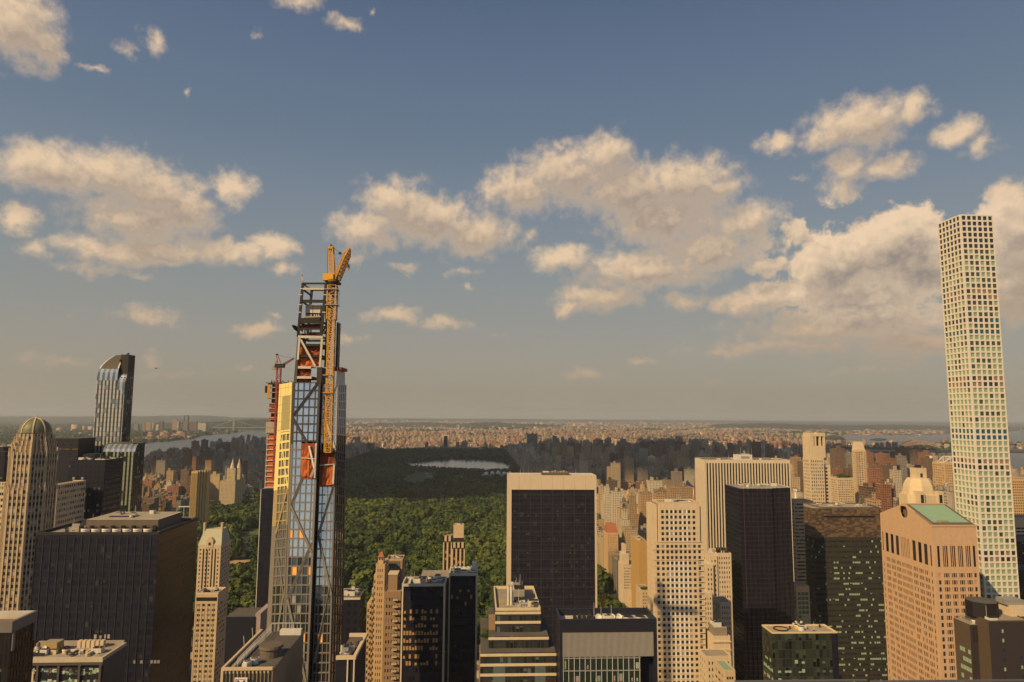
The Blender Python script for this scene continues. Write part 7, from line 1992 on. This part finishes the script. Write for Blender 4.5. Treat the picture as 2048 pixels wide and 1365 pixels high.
# across the western river
def bank(n, pts, hs, ws, cols, Y=None):
    for k in range(n):
        i = rb.randrange(len(pts) - 1); t_ = rb.random()
        x, y = lerp(pts[i][0], pts[i + 1][0], t_), lerp(pts[i][1], pts[i + 1][1], t_) + rb.uniform(-7, 1)
        p = atz(x, y, 0); w = rb.uniform(*ws); add(p.x, p.x + w, p.y, p.y + w * .6, rb.uniform(*hs), cols)
bank(420, [(-10, 901), (80, 895), (170, 889), (290, 882), (345, 880), (400, 872)], (8, 26), (20, 70), HARC)
bank(160, [(-10, 888), (100, 880), (260, 868), (380, 862)], (8, 26), (20, 50), WESTC)
bank(30, [(290, 880), (360, 878)], (35, 60), (40, 70), {'red brick': 2, 'tan': 1})
for (x, yt, w, cn) in ((15, 865, 9, 'tan'), (28, 861, 16, 'cream'), (113, 856, 10, 'tan'), (143, 849, 12, 'cream'), (165, 852, 5, 'tan'), (176, 853, 10, 'cream'), (268, 848, 8, 'grey'), (285, 846, 6, 'grey'), (292, 845, 10, 'tan'), (304, 846, 5, 'grey'), (312, 849, 8, 'white'), (318, 843, 8, 'brown'),
                   (345, 840, 9, 'tan'), (354, 843, 5, 'grey'), (364, 842, 9, 'grey'), (380, 844, 14, 'brown'), (396, 846, 6, 'white'), (366, 831, 2, 'grey'), (373, 831, 3, 'grey'), (402, 847, 10, 'white')):
    p = at(x, yt, 9600); q = at(x + w, yt, 9600); c = PAL[cn]
    B.append((p.x, q.x, 9600, 9640, p.z, cn, c, 'tower'))
# towers that stand out, read from the photograph
def put(L, R_, T, Y, D, cn, shape='tower'):
    kq = rb.uniform(.88, 1.1); a, b = at(L, T, Y), at(R_, T, Y); B.append((a.x, b.x, Y, Y + D, a.z, cn, tuple(v * kq for v in PAL[cn]), shape))
for q in ((1054, 1075, 868, 4700, 30, 'grey'), (1099, 1122, 887, 3600, 30, 'grey'), (1124, 1138, 882, 3900, 24, 'brown'), (1168, 1175, 871, 5200, 30, 'cream'), (1181, 1190, 871, 5300, 30, 'tan'), (1192, 1197, 870, 5100, 20, 'grey'), (1205, 1213, 870, 5200, 30, 'cream'),
          (1228, 1246, 924, 2250, 24, 'cream', 'stepped'), (1204, 1219, 922, 2300, 24, 'tan', 'stepped'), (1228, 1244, 893, 3700, 24, 'tan'), (1244, 1262, 896, 3500, 24, 'brown'), (1282, 1296, 884, 3300, 30, 'brown'), (1296, 1312, 884, 3200, 30, 'brown'), (1314, 1332, 883, 3100, 30, 'red brick'),
          (1334, 1350, 879, 3300, 24, 'grey'), (1352, 1372, 884, 3000, 30, 'brown'), (1374, 1384, 890, 3100, 20, 'red brick'), (1387, 1400, 884, 3000, 20, 'grey'), (1400, 1410, 896, 2900, 20, 'brown'), (1440, 1455, 899, 3100, 24, 'brown'), (1466, 1478, 890, 3000, 20, 'grey'), (1505, 1522, 884, 2300, 24, 'brown'),
          (1535, 1546, 893, 2500, 24, 'brown'), (1560, 1575, 905, 2000, 24, 'grey'), (1588, 1602, 915, 1700, 24, 'tan'), (1668, 1690, 898, 1800, 24, 'brown'), (1692, 1704, 906, 1900, 20, 'grey'), (1800, 1825, 896, 2300, 30, 'brown'), (1827, 1842, 900, 2200, 24, 'brown'), (1848, 1870, 906, 2100, 30, 'red brick'), (1775, 1790, 931, 1500, 24, 'brown'),
          (1790, 1803, 941, 1400, 20, 'white'), (1862, 1886, 912, 2000, 30, 'grey'), (1745, 1765, 938, 1300, 24, 'red brick'), (1764, 1782, 970, 1000, 24, 'red brick'), (1784, 1800, 968, 1000, 24, 'brown', 'stepped'), (1735, 1752, 975, 900, 22, 'brown'), (1748, 1762, 1000, 800, 20, 'tan'), (1880, 1892, 955, 1000, 20, 'brown'), (1893, 1910, 975, 850, 20, 'white'), (1890, 1915, 985, 760, 24, 'grey'),
          (300, 315, 948, 1500, 24, 'cream', 'slab'), (327, 352, 947, 1600, 30, 'cream', 'slab'), (352, 366, 944, 1650, 24, 'white', 'slab'), (362, 378, 940, 1900, 24, 'brown'), (385, 393, 913, 2300, 24, 'red brick'), (413, 425, 900, 2900, 30, 'brown'), (427, 446, 905, 2600, 24, 'grey', 'slab'), (432, 449, 888, 3300, 30, 'brown'), (474, 484, 876, 4300, 30, 'grey'), (505, 516, 876, 4100, 30, 'grey'),
          (413, 423, 955, 1750, 24, 'cream', 'slab'), (425, 436, 955, 1760, 24, 'cream', 'slab'), (338, 353, 975, 1350, 26, 'cream', 'slab'), (364, 376, 973, 1330, 24, 'tan', 'slab'), (345, 370, 988, 1230, 26, 'red brick', 'slab'), (286, 304, 985, 1120, 20, 'cream', 'stepped'), (318, 336, 990, 1150, 24, 'brown', 'slab'), (368, 388, 985, 1300, 24, 'brown', 'slab'), (396, 404, 997, 1320, 20, 'tan', 'slab'), (443, 466, 972, 1700, 30, 'brown', 'slab'),
          (1206, 1226, 975, 1450, 24, 'white', 'stepped'), (1196, 1216, 978, 1500, 24, 'cream', 'stepped'), (1226, 1246, 984, 1350, 24, 'white', 'slab'), (1257, 1276, 995, 1250, 24, 'tan', 'stepped'), (1244, 1262, 1025, 1120, 24, 'white', 'stepped'), (1240, 1256, 1018, 1150, 24, 'cream', 'slab'), (1280, 1294, 970, 1500, 24, 'cream', 'stepped'), (1298, 1325, 962, 1500, 24, 'white', 'slab'), (1300, 1345, 990, 1000, 24, 'tan', 'stepped'), (1340, 1385, 975, 1250, 24, 'tan', 'slab'), (1350, 1392, 1010, 900, 24, 'tan', 'stepped'), (1244, 1256, 1005, 1300, 20, 'grey', 'slab'), (1582, 1600, 955, 1300, 24, 'cream', 'slab'), (1590, 1612, 985, 1000, 24, 'white', 'slab')): put(*q)
for k in range(70):      # blocks lining the eastern shore
    put(*(lambda x, y: (x, x + rb.uniform(9, 18), y, rb.uniform(1500, 2900), 24))(rb.uniform(1400, 1900), rb.uniform(905, 950)), rb.choice(('brown', 'red brick', 'grey', 'tan')))
def overlaps(b):
    for f in foot:
        if b[0] < f[1] and b[1] > f[0] and b[2] < f[3] and b[3] > f[2]: return True
    return False
B = [b for b in B if not (b[3] < 800 and overlaps(b)) and not (b[0] < 160 and b[1] > -690 and b[3] > 760 and b[2] < 4840)]
# filler of the near streets, low and mostly shaded
for x in range(-520, 640, 34):
    for y in range(130, 740, 40):
        if rb.random() < .8:
            w, d = rb.uniform(20, 31), rb.uniform(24, 36); b = (x, x + w, y, y + d)
            if not overlaps(b) and abs(x - 150) > 22:
                h = rb.uniform(18, 40) if y < 620 else rb.uniform(16, 34)
                if x > 330 and y > 330: h = rb.uniform(40, 90)
                cn = rb.choice(('brown', 'grey', 'tan', 'brown', 'red brick')); B.append((*b, h, cn, tuple(v * .8 for v in PAL[cn]), 'low'))
B.sort(key=lambda b: b[2])
vis = []
def corners(b): return [(x, y, z) for x in b[:2] for y in b[2:4] for z in (0, b[4])]
for i, b in enumerate(B):
    bb = bbox_px(corners(b)); vis.append(cover(bb) if bb else 0)
order = sorted(range(len(B)), key=lambda i: -vis[i])
single = set(i for i in order[:236] if vis[i] > 12)

def tiers(b):
    x0, x1, y0, y1, h, cn, c, sh = b
    if sh == 'stepped':
        w, d = x1 - x0, y1 - y0
        return [(x0, x1, y0, y1, 0, h * .72), (x0 + w * .14, x1 - w * .10, y0 + d * .12, y1, h * .72, h * .87), (x0 + w * .3, x1 - w * .26, y0 + d * .28, y1 - d * .1, h * .87, h)]
    return [(x0, x1, y0, y1, 0, h)]
def roofbits(b, r):
    x0, x1, y0, y1, h, cn, c, sh = b
    w, d = x1 - x0, y1 - y0
    s = .3 if sh == 'stepped' else 0
    a = r.uniform(.1 + s, .45); e = r.uniform(.1 + s, .4)
    k = (x0 + w * a, x0 + w * (a + r.uniform(.15, .35) * (1 - s)), y0 + d * e, y0 + d * (e + .35 * (1 - s)), h, h + r.uniform(3, 6) * (1.4 if h > 70 else 1))
    return k
TANKM = surf('wooden_tank', (.20, .13, .08), .9)
tk = MB(); tk.cyl(0, 0, 2.2, 6.0, 1.9, TANKM, seg=10); tk.cyl(0, 0, 6.0, 7.4, 2.0, TANKM, .1, 10)
for a in range(4): tk.bar((1.3 * math.cos(a * 1.57), 1.3 * math.sin(a * 1.57), 0), (1.3 * math.cos(a * 1.57), 1.3 * math.sin(a * 1.57), 2.2), .3, STEEL)
_t = tk.build('water_tank'); TANK = _t.data; bpy.data.objects.remove(_t)
WORDC = {'cream': 'cream stone', 'tan': 'tan brick', 'red brick': 'red brick', 'brown': 'dark brown', 'grey': 'grey', 'white': 'white'}
WORDS = {'slab': 'apartment slab', 'stepped': 'stepped apartment house', 'tower': 'high tower', 'low': 'low block'}
NAMES = {'slab': 'apartment_slab', 'stepped': 'apartment_house', 'tower': 'apartment_tower', 'low': 'city_block'}
def zone(b):
    x, y = proj(((b[0] + b[1]) / 2, b[2], b[4]))
    if b[2] > 9000 and x < 450: return 'on the far river bank'
    if b[2] < 745: return 'in the near streets'
    if x < 560: return 'west of the park'
    if b[2] > 4840: return 'beyond the far park end'
    if b[0] < 330 and b[2] < 2600: return 'on the avenue along the park'
    if x > 1580: return 'before the eastern river'
    if b[2] < 2000: return 'in sun behind the cream tower'
    return 'in cloud shade east of the park'
kinds = {}
for i in single:
    b = B[i]; kinds.setdefault((b[5], b[7], zone(b)), []).append(i)
ORD = ['first', 'second', 'third', 'fourth', 'fifth', 'sixth', 'seventh', 'eighth', 'ninth', 'tenth', 'eleventh', 'twelfth', 'thirteenth', 'fourteenth', 'fifteenth', 'sixteenth', 'seventeenth', 'eighteenth', 'nineteenth', 'twentieth']
rs = random.Random(5)
for key, ids_ in kinds.items():
    ids_.sort(key=lambda i: proj(((B[i][0] + B[i][1]) / 2, B[i][2], B[i][4]))[0])
    for n, i in enumerate(ids_):
        b = B[i]; lab = '%s %s %s' % (WORDC[b[5]], WORDS[b[7]], key[2])
        if len(ids_) > 1: lab += ', %s from left' % (ORD[n] if n < 20 else 'last')
        o = thing(NAMES[b[7]], ((b[0] + b[1]) / 2, (b[2] + b[3]) / 2, 0), lab, 'building', 'buildings ' + key[2])
        mb = MB()
        for q in tiers(b): mb.box(q[0], q[1], q[2], q[3], q[4] - (.02 if q[4] else 0), q[5], MIDW)
        m_ = mb.build('wall', o); m_.color = b[6] + (1,)
        k = roofbits(b, rs); mb = MB(); mb.box(k[0], k[1], k[2], k[3], k[4] - .02, k[5], MIDW); m_ = mb.build('bulkhead', o); m_.color = tuple(v * .9 for v in b[6]) + (1,)
        if b[7] != 'tower' and vis[i] > 150 and b[2] < 2600:
            m_ = bpy.data.objects.new('water_tank', TANK); COL.objects.link(m_); m_.parent = o; m_.location = Vector((lerp(b[0], b[1], .72 if b[7] != 'stepped' else .5), lerp(b[2], b[3], .55), b[4])) - wloc(o)
        if vis[i] > 260 and b[7] != 'low':
            mb = MB(); x0, x1, y0, y1, zt_ = b[0], b[1], b[2], b[3], tiers(b)[0][5]
            mb.box(x0 - .5, x1 + .5, y0 - .5, y0 - .01, zt_ - 1.4, zt_ + .5, MIDW); mb.box(x0 - .5, x0 - .01, y0, y1, zt_ - 1.4, zt_ + .5, MIDW); m_ = mb.build('cornice', o); m_.color = tuple(v * 1.1 for v in b[6]) + (1,)
rest_ = [B[i] for i in range(len(B)) if i not in single]
def box_mass(bs, name, label):
    Q = []
    for b in bs:
        for q in tiers(b): Q.append((*q, b[6]))
        if b[2] < 6500: k = roofbits(b, rs); Q.append((*k, tuple(v * .95 for v in b[6])))
    n = len(Q); A = np.array([q[:6] for q in Q]); T = np.array([q[6] for q in Q])
    V = np.empty((n, 8, 3))
    for j, (xi, yi, zi) in enumerate(((0, 2, 4), (1, 2, 4), (1, 3, 4), (0, 3, 4), (0, 2, 5), (1, 2, 5), (1, 3, 5), (0, 3, 5))): V[:, j, 0], V[:, j, 1], V[:, j, 2] = A[:, xi], A[:, yi], A[:, zi]
    Fq = np.array([(0, 1, 5, 4), (1, 2, 6, 5), (2, 3, 7, 6), (3, 0, 4, 7), (4, 5, 6, 7)])
    F = (Fq[None] + 8 * np.arange(n)[:, None, None]).reshape(-1, 4)
    tone = np.concatenate([np.repeat(T, 5, 0), np.ones((5 * n, 1))], 1)
    o = mass(name, V.reshape(-1, 3), F, FARW, tone); return tag(o, label, 'city', kind='stuff')
box_mass([b for b in rest_ if b[2] < 4860], 'distant_city', 'dense mass of small apartment blocks on both sides of the park')
box_mass([b for b in rest_ if b[2] >= 4860], 'distant_city', 'far sunlit mass of low blocks beyond the park reaching to the horizon')
# street trees and far woods among the blocks
far_trees = []
for k in range(5600):
    y = rb.uniform(5000, 14000); x = rb.uniform(-3300, 5500)
    if math.sin(x * .0021 + 1) * math.sin(y * .0017) + .4 * math.sin(x * .0071) * math.sin(y * .0063) > .22 and free(x, y): far_trees.append((x, y, rb.uniform(16, 26) * 1.3, None))
for k in range(3000):
    p = atz(rb.uniform(-20, 460), rb.uniform(850, 896), 0)
    if free(p.x, p.y): far_trees.append((p.x, p.y, rb.uniform(18, 30), None))
for k in range(500):
    p = atz(rb.uniform(1590, 1905), rb.uniform(894, 905), 0)
    if free(p.x, p.y): far_trees.append((p.x, p.y, rb.uniform(14, 22), None))
o = tree_mass('woods', far_trees, protos(3, 4, 5, .5)); tag(o, 'dark green patches of trees between the far blocks', 'woods', kind='stuff')

# ---------------------------------------------------------------- twin spired block, gold slab and others west of the park
def spired():
    Y = 1850.0; a, b = at(440, 962, Y), at(471, 962, Y)
    t = thing('twin_spired_block', (a.x, Y, 0), 'pale apartment house with two slender spired towers west of the park', 'building')
    mb = MB(); mb.box(a.x, b.x, Y, Y + 60, 0, a.z, MIDW); m_ = mb.build('wall', t); m_.color = (.52, .40, .25, 1)
    for (l, r, Yt) in ((455, 471, Y + 2), (471.5, 481, Y + 42)):
        p, q = at(l, 937, Yt), at(r, 937, Yt); mb = MB(); mb.box(p.x, q.x, Yt, Yt + 16, a.z - .1, p.z, MIDW); m_ = mb.build('tower', t); m_.color = (.55, .42, .26, 1)
        xm = (p.x + q.x) / 2; mb = MB(); mb.prism([(xm + 6 * math.cos(k * .785), Yt + 8 + 6 * math.sin(k * .785)) for k in range(8)], p.z, p.z + 12, CREAM2, pts1=[(xm + 4 * math.cos(k * .785), Yt + 8 + 4 * math.sin(k * .785)) for k in range(8)]); mb.cyl(xm, Yt + 8, p.z + 12, at(l, 917, Yt).z, 3, CREAM2, .3, 8); mb.build('spire', t)
spired()
Y = 1480.0; a, b = at(383, 943, Y), at(396, 943, Y)
t = thing('gold_apartment_tower', (a.x, Y, 0), 'golden sunlit ribbed apartment tower at the west edge of the park', 'building')
GOLD = surf('golden_brick', (.58, .38, .15), .8, .1, .2); mb = MB(); mb.box(a.x, b.x, Y, Y + 26, 0, a.z, GOLD, ROOF)
for k in range(4): mb.box(b.x + 4 * k + .3, b.x + 4 * k + 3.0, Y + 3 + 4 * k, Y + 30, 0, a.z + 1 - k % 2, GOLD, ROOF)
mb.build('wall', t); mb = MB()
for k in range(9): mb.box(a.x + 1 + 1.5 * k, a.x + 1.7 + 1.5 * k, Y - .1, Y - .01, 30, a.z - 4, BROWNG)
mb.build('window_strip', t)

# avenue houses facing the park
t, x0, x1, y0, y1, zt = block('ochre_slab', 'ochre brick apartment slab with a blank sunlit south wall on the avenue', 1277, 1293.5, 1082, 811, 40, 1, 3.3, .02, .1, surf('ochre_brick', (.46, .28, .10), .85, .1, .2), 30, 'W', 9, 3, [(DARKG, .7), (BROWNG, .3)])
clutter(t, x0 + 1, x1 - 1, y0 + 4, y1 - 6, zt - .6, 4, 5, [CREAM2, ROOFW])
t, x0, x1, y0, y1, zt = block('avenue_house', 'cream apartment house with tiered terraces beside the ochre slab', 1246, 1265, 1131, 900, 30, 6, 3.5, .5, .5, CREAM2, 30, 'W', 8, 4)
mb = MB(); mb.box(x0 + 1, x1 - 3, y0 + 7, y1 - 3, zt - .6, zt + 13, CREAM2, ROOFW); mb.box(x0 + 3, x1 - 6, y0 + 10, y1 - 6, zt + 13, zt + 24, CREAM2, ROOFW); mb.build('terrace', t)
t, x0, x1, y0, y1, zt = block('corner_house', 'pale tan block with a roof garden at the foot of the ochre slab', 1283, 1300, 1180, 770, 26, 4, 3.5, .45, .5, CREAM, 20, 'W', 6, 8)
for k in range(4):
    c = bpy.data.objects.new('shrub', CROWNS[k]); COL.objects.link(c); c.parent = t; c.scale = (2, 2, 2); c.location = Vector((x0 + 2 + 1.8 * k, y0 + 4, zt - .6)) - wloc(t)
t, x0, x1, y0, y1, zt = block('avenue_house', 'tall tan house with a pointed red roof on the avenue', 1214, 1236, 1066, 1080, 30, 6, 3.5, .4, .5, TAN, 30, 'W', 6, 9)
mb = MB(); mb.prism([(x0, y0), (x1, y0), (x1, y1), (x0, y1)], zt - .01, zt + 13, MATS['red_tile'], pts1=[(x0 + 1.5, y0 + 14), (x1 - 1.5, y0 + 14), (x1 - 1.5, y1 - 14), (x0 + 1.5, y1 - 14)]); mb.build('pointed_roof', t)
c = thing('crawler_crane', atz(1207, 1232, 20), 'small yellow lattice crane standing before the plaza trees', 'crane')
mb = MB(); lattice(mb, at(1203, 1228, 640), at(1209, 1190, 644), 2.4, 2.0, 6, CRANEY, .5, .3); mb.build('jib', c)
mb = MB(); a = at(1203, 1230, 640); mb.box(a.x - 2, a.x + 2, 638, 643, a.z - 3, a.z + .6, CRANEY); mb.box(a.x - 2.5, a.x + 2.5, 637.5, 643.5, 0, a.z - 3, STEEL); mb.build('machinery_deck', c)

# museum and monument in the park
Y = 2750.0; a, b = at(963, 955, Y), at(1030, 955, Y)
t = thing('museum', (a.x, Y, 0), 'long low pale museum with glass roofs at the park edge', 'museum')
mb = MB(); mb.box(a.x, b.x, Y, Y + 140, 0, 16, surf('museum_stone', (.42, .39, .35), .8, .15, .05), surf('museum_roof', (.40, .40, .38), .7, .2, .03)); mb.build('wall', t)
for k in range(5): mb = MB(); x = a.x + 12 + 24 * k; mb.prism([(x, Y + 10 + 12 * (k % 2)), (x + 18, Y + 10 + 12 * (k % 2)), (x + 18, Y + 110), (x, Y + 110)], 16, 22 + 2 * (k % 3), surf('museum_glass', (.45, .47, .46), .3), pts1=[(x + 6, Y + 20), (x + 12, Y + 20), (x + 12, Y + 100), (x + 6, Y + 100)]); mb.build('skylight', t)
o = at(924, 957, 2600); ob = thing('obelisk', (o.x, 2600, 0), 'thin pale obelisk rising from the dark park trees', 'obelisk')
mb = MB(); mb.cyl(o.x, 2600, 0, 24, 2.2, CREAM, 1.6, 4); mb.cyl(o.x, 2600, 24, 28, 1.6, CREAM, .1, 4); mb.build('shaft', ob); mb = MB(); mb.box(o.x - 4, o.x + 4, 2596, 2604, 0, 4, CREAM); mb.build('plinth', ob)
# white gate framed tower beyond the park
Y = 5000.0; a, b = at(885, 870, Y), at(898, 870, Y)
t = thing('white_framed_tower', (a.x, Y, 0), 'tower with white end walls and dark middle beyond the far park end', 'building')
mb = MB(); mb.box(a.x, a.x + 10, Y, Y + 30, 0, a.z, CREAM2); mb.box(b.x - 10, b.x, Y, Y + 30, 0, a.z, CREAM2); mb.box(a.x + 10, b.x - 10, Y, Y + 30, a.z - 8, a.z, CREAM2); mb.build('end_wall', t); mb = MB(); mb.box(a.x + 10, b.x - 10, Y + 2, Y + 28, 0, a.z - 8, BLACKG); mb.build('glass_wall', t)

# ---------------------------------------------------------------- bridges
BST = surf('bridge_steel', (.24, .235, .22), .6, .05, .01)
Y = 10237.0; p = at(469, 840, Y); q = at(469, 866, Y)
t = thing('suspension_bridge', (p.x, Y, 0), 'grey suspension bridge with a tall tower over the far river', 'bridge')
mb = MB()
for s in (-1, 1): mb.box(p.x - 12, p.x + 12, Y + s * 18 - 6, Y + s * 18 + 6, 0, p.z, BST)
for z in (70, p.z - 25): mb.box(p.x - 11, p.x + 11, Y - 12, Y + 12, z, z + 14, BST)
mb.build('tower', t)
l, r = at(425, 855, Y), at(575, 855, Y); zd = at(469, 855.5, Y).z
mb = MB(); mb.box(l.x, r.x, Y - 16, Y + 16, zd - 5, zd + 5, BST); mb.build('deck', t)
for s in (-1, 1):
    mb = MB(); n = 20; far_x = p.x + 1060
    pts = [(lerp(p.x, far_x, k / n), Y + s * 16, p.z - (p.z - zd - 8) * (1 - (1 - 2 * k / n) ** 2)) for k in range(n + 1)]
    for k in range(n): mb.bar(pts[k], pts[k + 1], 3, BST)
    mb.bar((p.x, Y + s * 16, p.z), (l.x, Y + s * 16, zd + 2), 3, BST)
    for k in range(1, n): mb.bar(pts[k], (pts[k][0], pts[k][1], zd), 1.5, BST)
    mb.build('cable', t)
mb = MB()
for s in (-1, 1): mb.box(far_x - 12, far_x + 12, Y + s * 18 - 6, Y + s * 18 + 6, 0, p.z, BST)
mb.build('tower', t)
PINKS = surf('bridge_pink_steel', (.42, .27, .20), .7, .1, .02)
Y = 5300.0
t = thing('arch_bridge', tuple(at(1840, 895, Y).xy) + (0,), 'long pinkish steel arch bridge over the eastern river', 'bridge')
pts = [at(1793 + 92 * k / 16, 899 - 17 * (1 - (2 * k / 16 - 1) ** 2), Y) for k in range(17)]; low = [at(1793 + 92 * k / 16, 899 - 11 * (1 - (2 * k / 16 - 1) ** 2), Y) for k in range(17)]
mb = MB()
for k in range(16): mb.bar(pts[k], pts[k + 1], 7, PINKS); mb.bar(low[k], low[k + 1], 6, PINKS); mb.bar(low[k], pts[k + 1], 3, PINKS); mb.bar(low[k], pts[k], 3, PINKS)
mb.build('arch', t)
mb = MB(); mb.bar(at(1640, 894, Y), at(1910, 899, Y), 10, PINKS); 
for k in range(26): a = at(1645 + 10 * k, 894 + .18 * k, Y); mb.box(a.x - 4, a.x + 4, Y - 4, Y + 4, 0, a.z, surf('bridge_pier', (.45, .38, .30), .8))
mb.build('viaduct', t)
for x in (1788, 1893): mb = MB(); a = at(x, 888, Y); mb.box(a.x - 14, a.x + 14, Y - 10, Y + 10, 0, a.z, surf('bridge_stone', (.50, .42, .32), .8)); mb.build('portal_tower', t)
Y = 4550.0; a = at(1797, 884, Y)
t = thing('white_pylon_bridge', (a.x, Y, 0), 'road bridge with a thin white pylon in front of the arch bridge', 'bridge')
mb = MB(); mb.cyl(a.x, Y, 0, a.z, 5, WHITE, 2.5, 8); mb.box(a.x - 16, a.x + 16, Y - 9, Y + 9, 0, 10, CREAM2); mb.build('pylon', t)
mb = MB(); mb.bar(at(1640, 900, Y), at(1905, 903, Y), 12, surf('road_deck', (.40, .36, .32), .8), 7)
for k in range(16): q = at(1650 + 16 * k, 901, Y); mb.box(q.x - 3, q.x + 3, Y - 4, Y + 4, 0, q.z, MATS['road_deck'])
mb.build('deck', t)
mb = MB(); mb.bar((a.x, Y, a.z), at(1720, 900, Y), 1.6, BST); mb.bar((a.x, Y, a.z), at(1880, 902, Y), 1.6, BST); mb.build('cable', t)
Y = 12500.0; a = at(2041, 849, Y)
t = thing('far_suspension_bridge', (a.x, Y, 0), 'faint suspension bridge pylon on the horizon right of the slim tower', 'bridge')
mb = MB(); mb.box(a.x - 8, a.x + 8, Y - 6, Y + 6, 0, a.z, BST); mb.build('tower', t); mb = MB(); mb.bar((a.x, Y, a.z), at(2010, 860, Y), 4, BST); mb.bar((a.x, Y, a.z), at(2080, 862, Y), 4, BST); mb.bar(at(2005, 860, Y), at(2090, 862, Y), 8, BST); mb.build('deck', t)

# the rail of the viewing deck that just enters the picture
M_RAIL = surf('rail_grey', (.10, .10, .11), .5, .1, 20)
Y = 3.2
t = thing('deck_rail', tuple(at(1890, 1368, Y)), 'thin grey deck rail along the bottom edge before the pink granite tower', 'railing')
for (l, r) in ((1470, 1733), (1741, 2080)):
    mb = MB(); mb.bar(at(l, 1363.5, Y), at(r, 1360.5, Y), .012, M_RAIL, .006)
    o = mb.build('top_rail', t)
mb = MB()
for x in (1480, 1725, 1750, 2070): a = at(x, 1364, Y); mb.box(a.x - .01, a.x + .01, Y - .02, Y + .02, a.z - 1.1, a.z - .007, M_RAIL)
mb.build('post', t, kind='stuff')
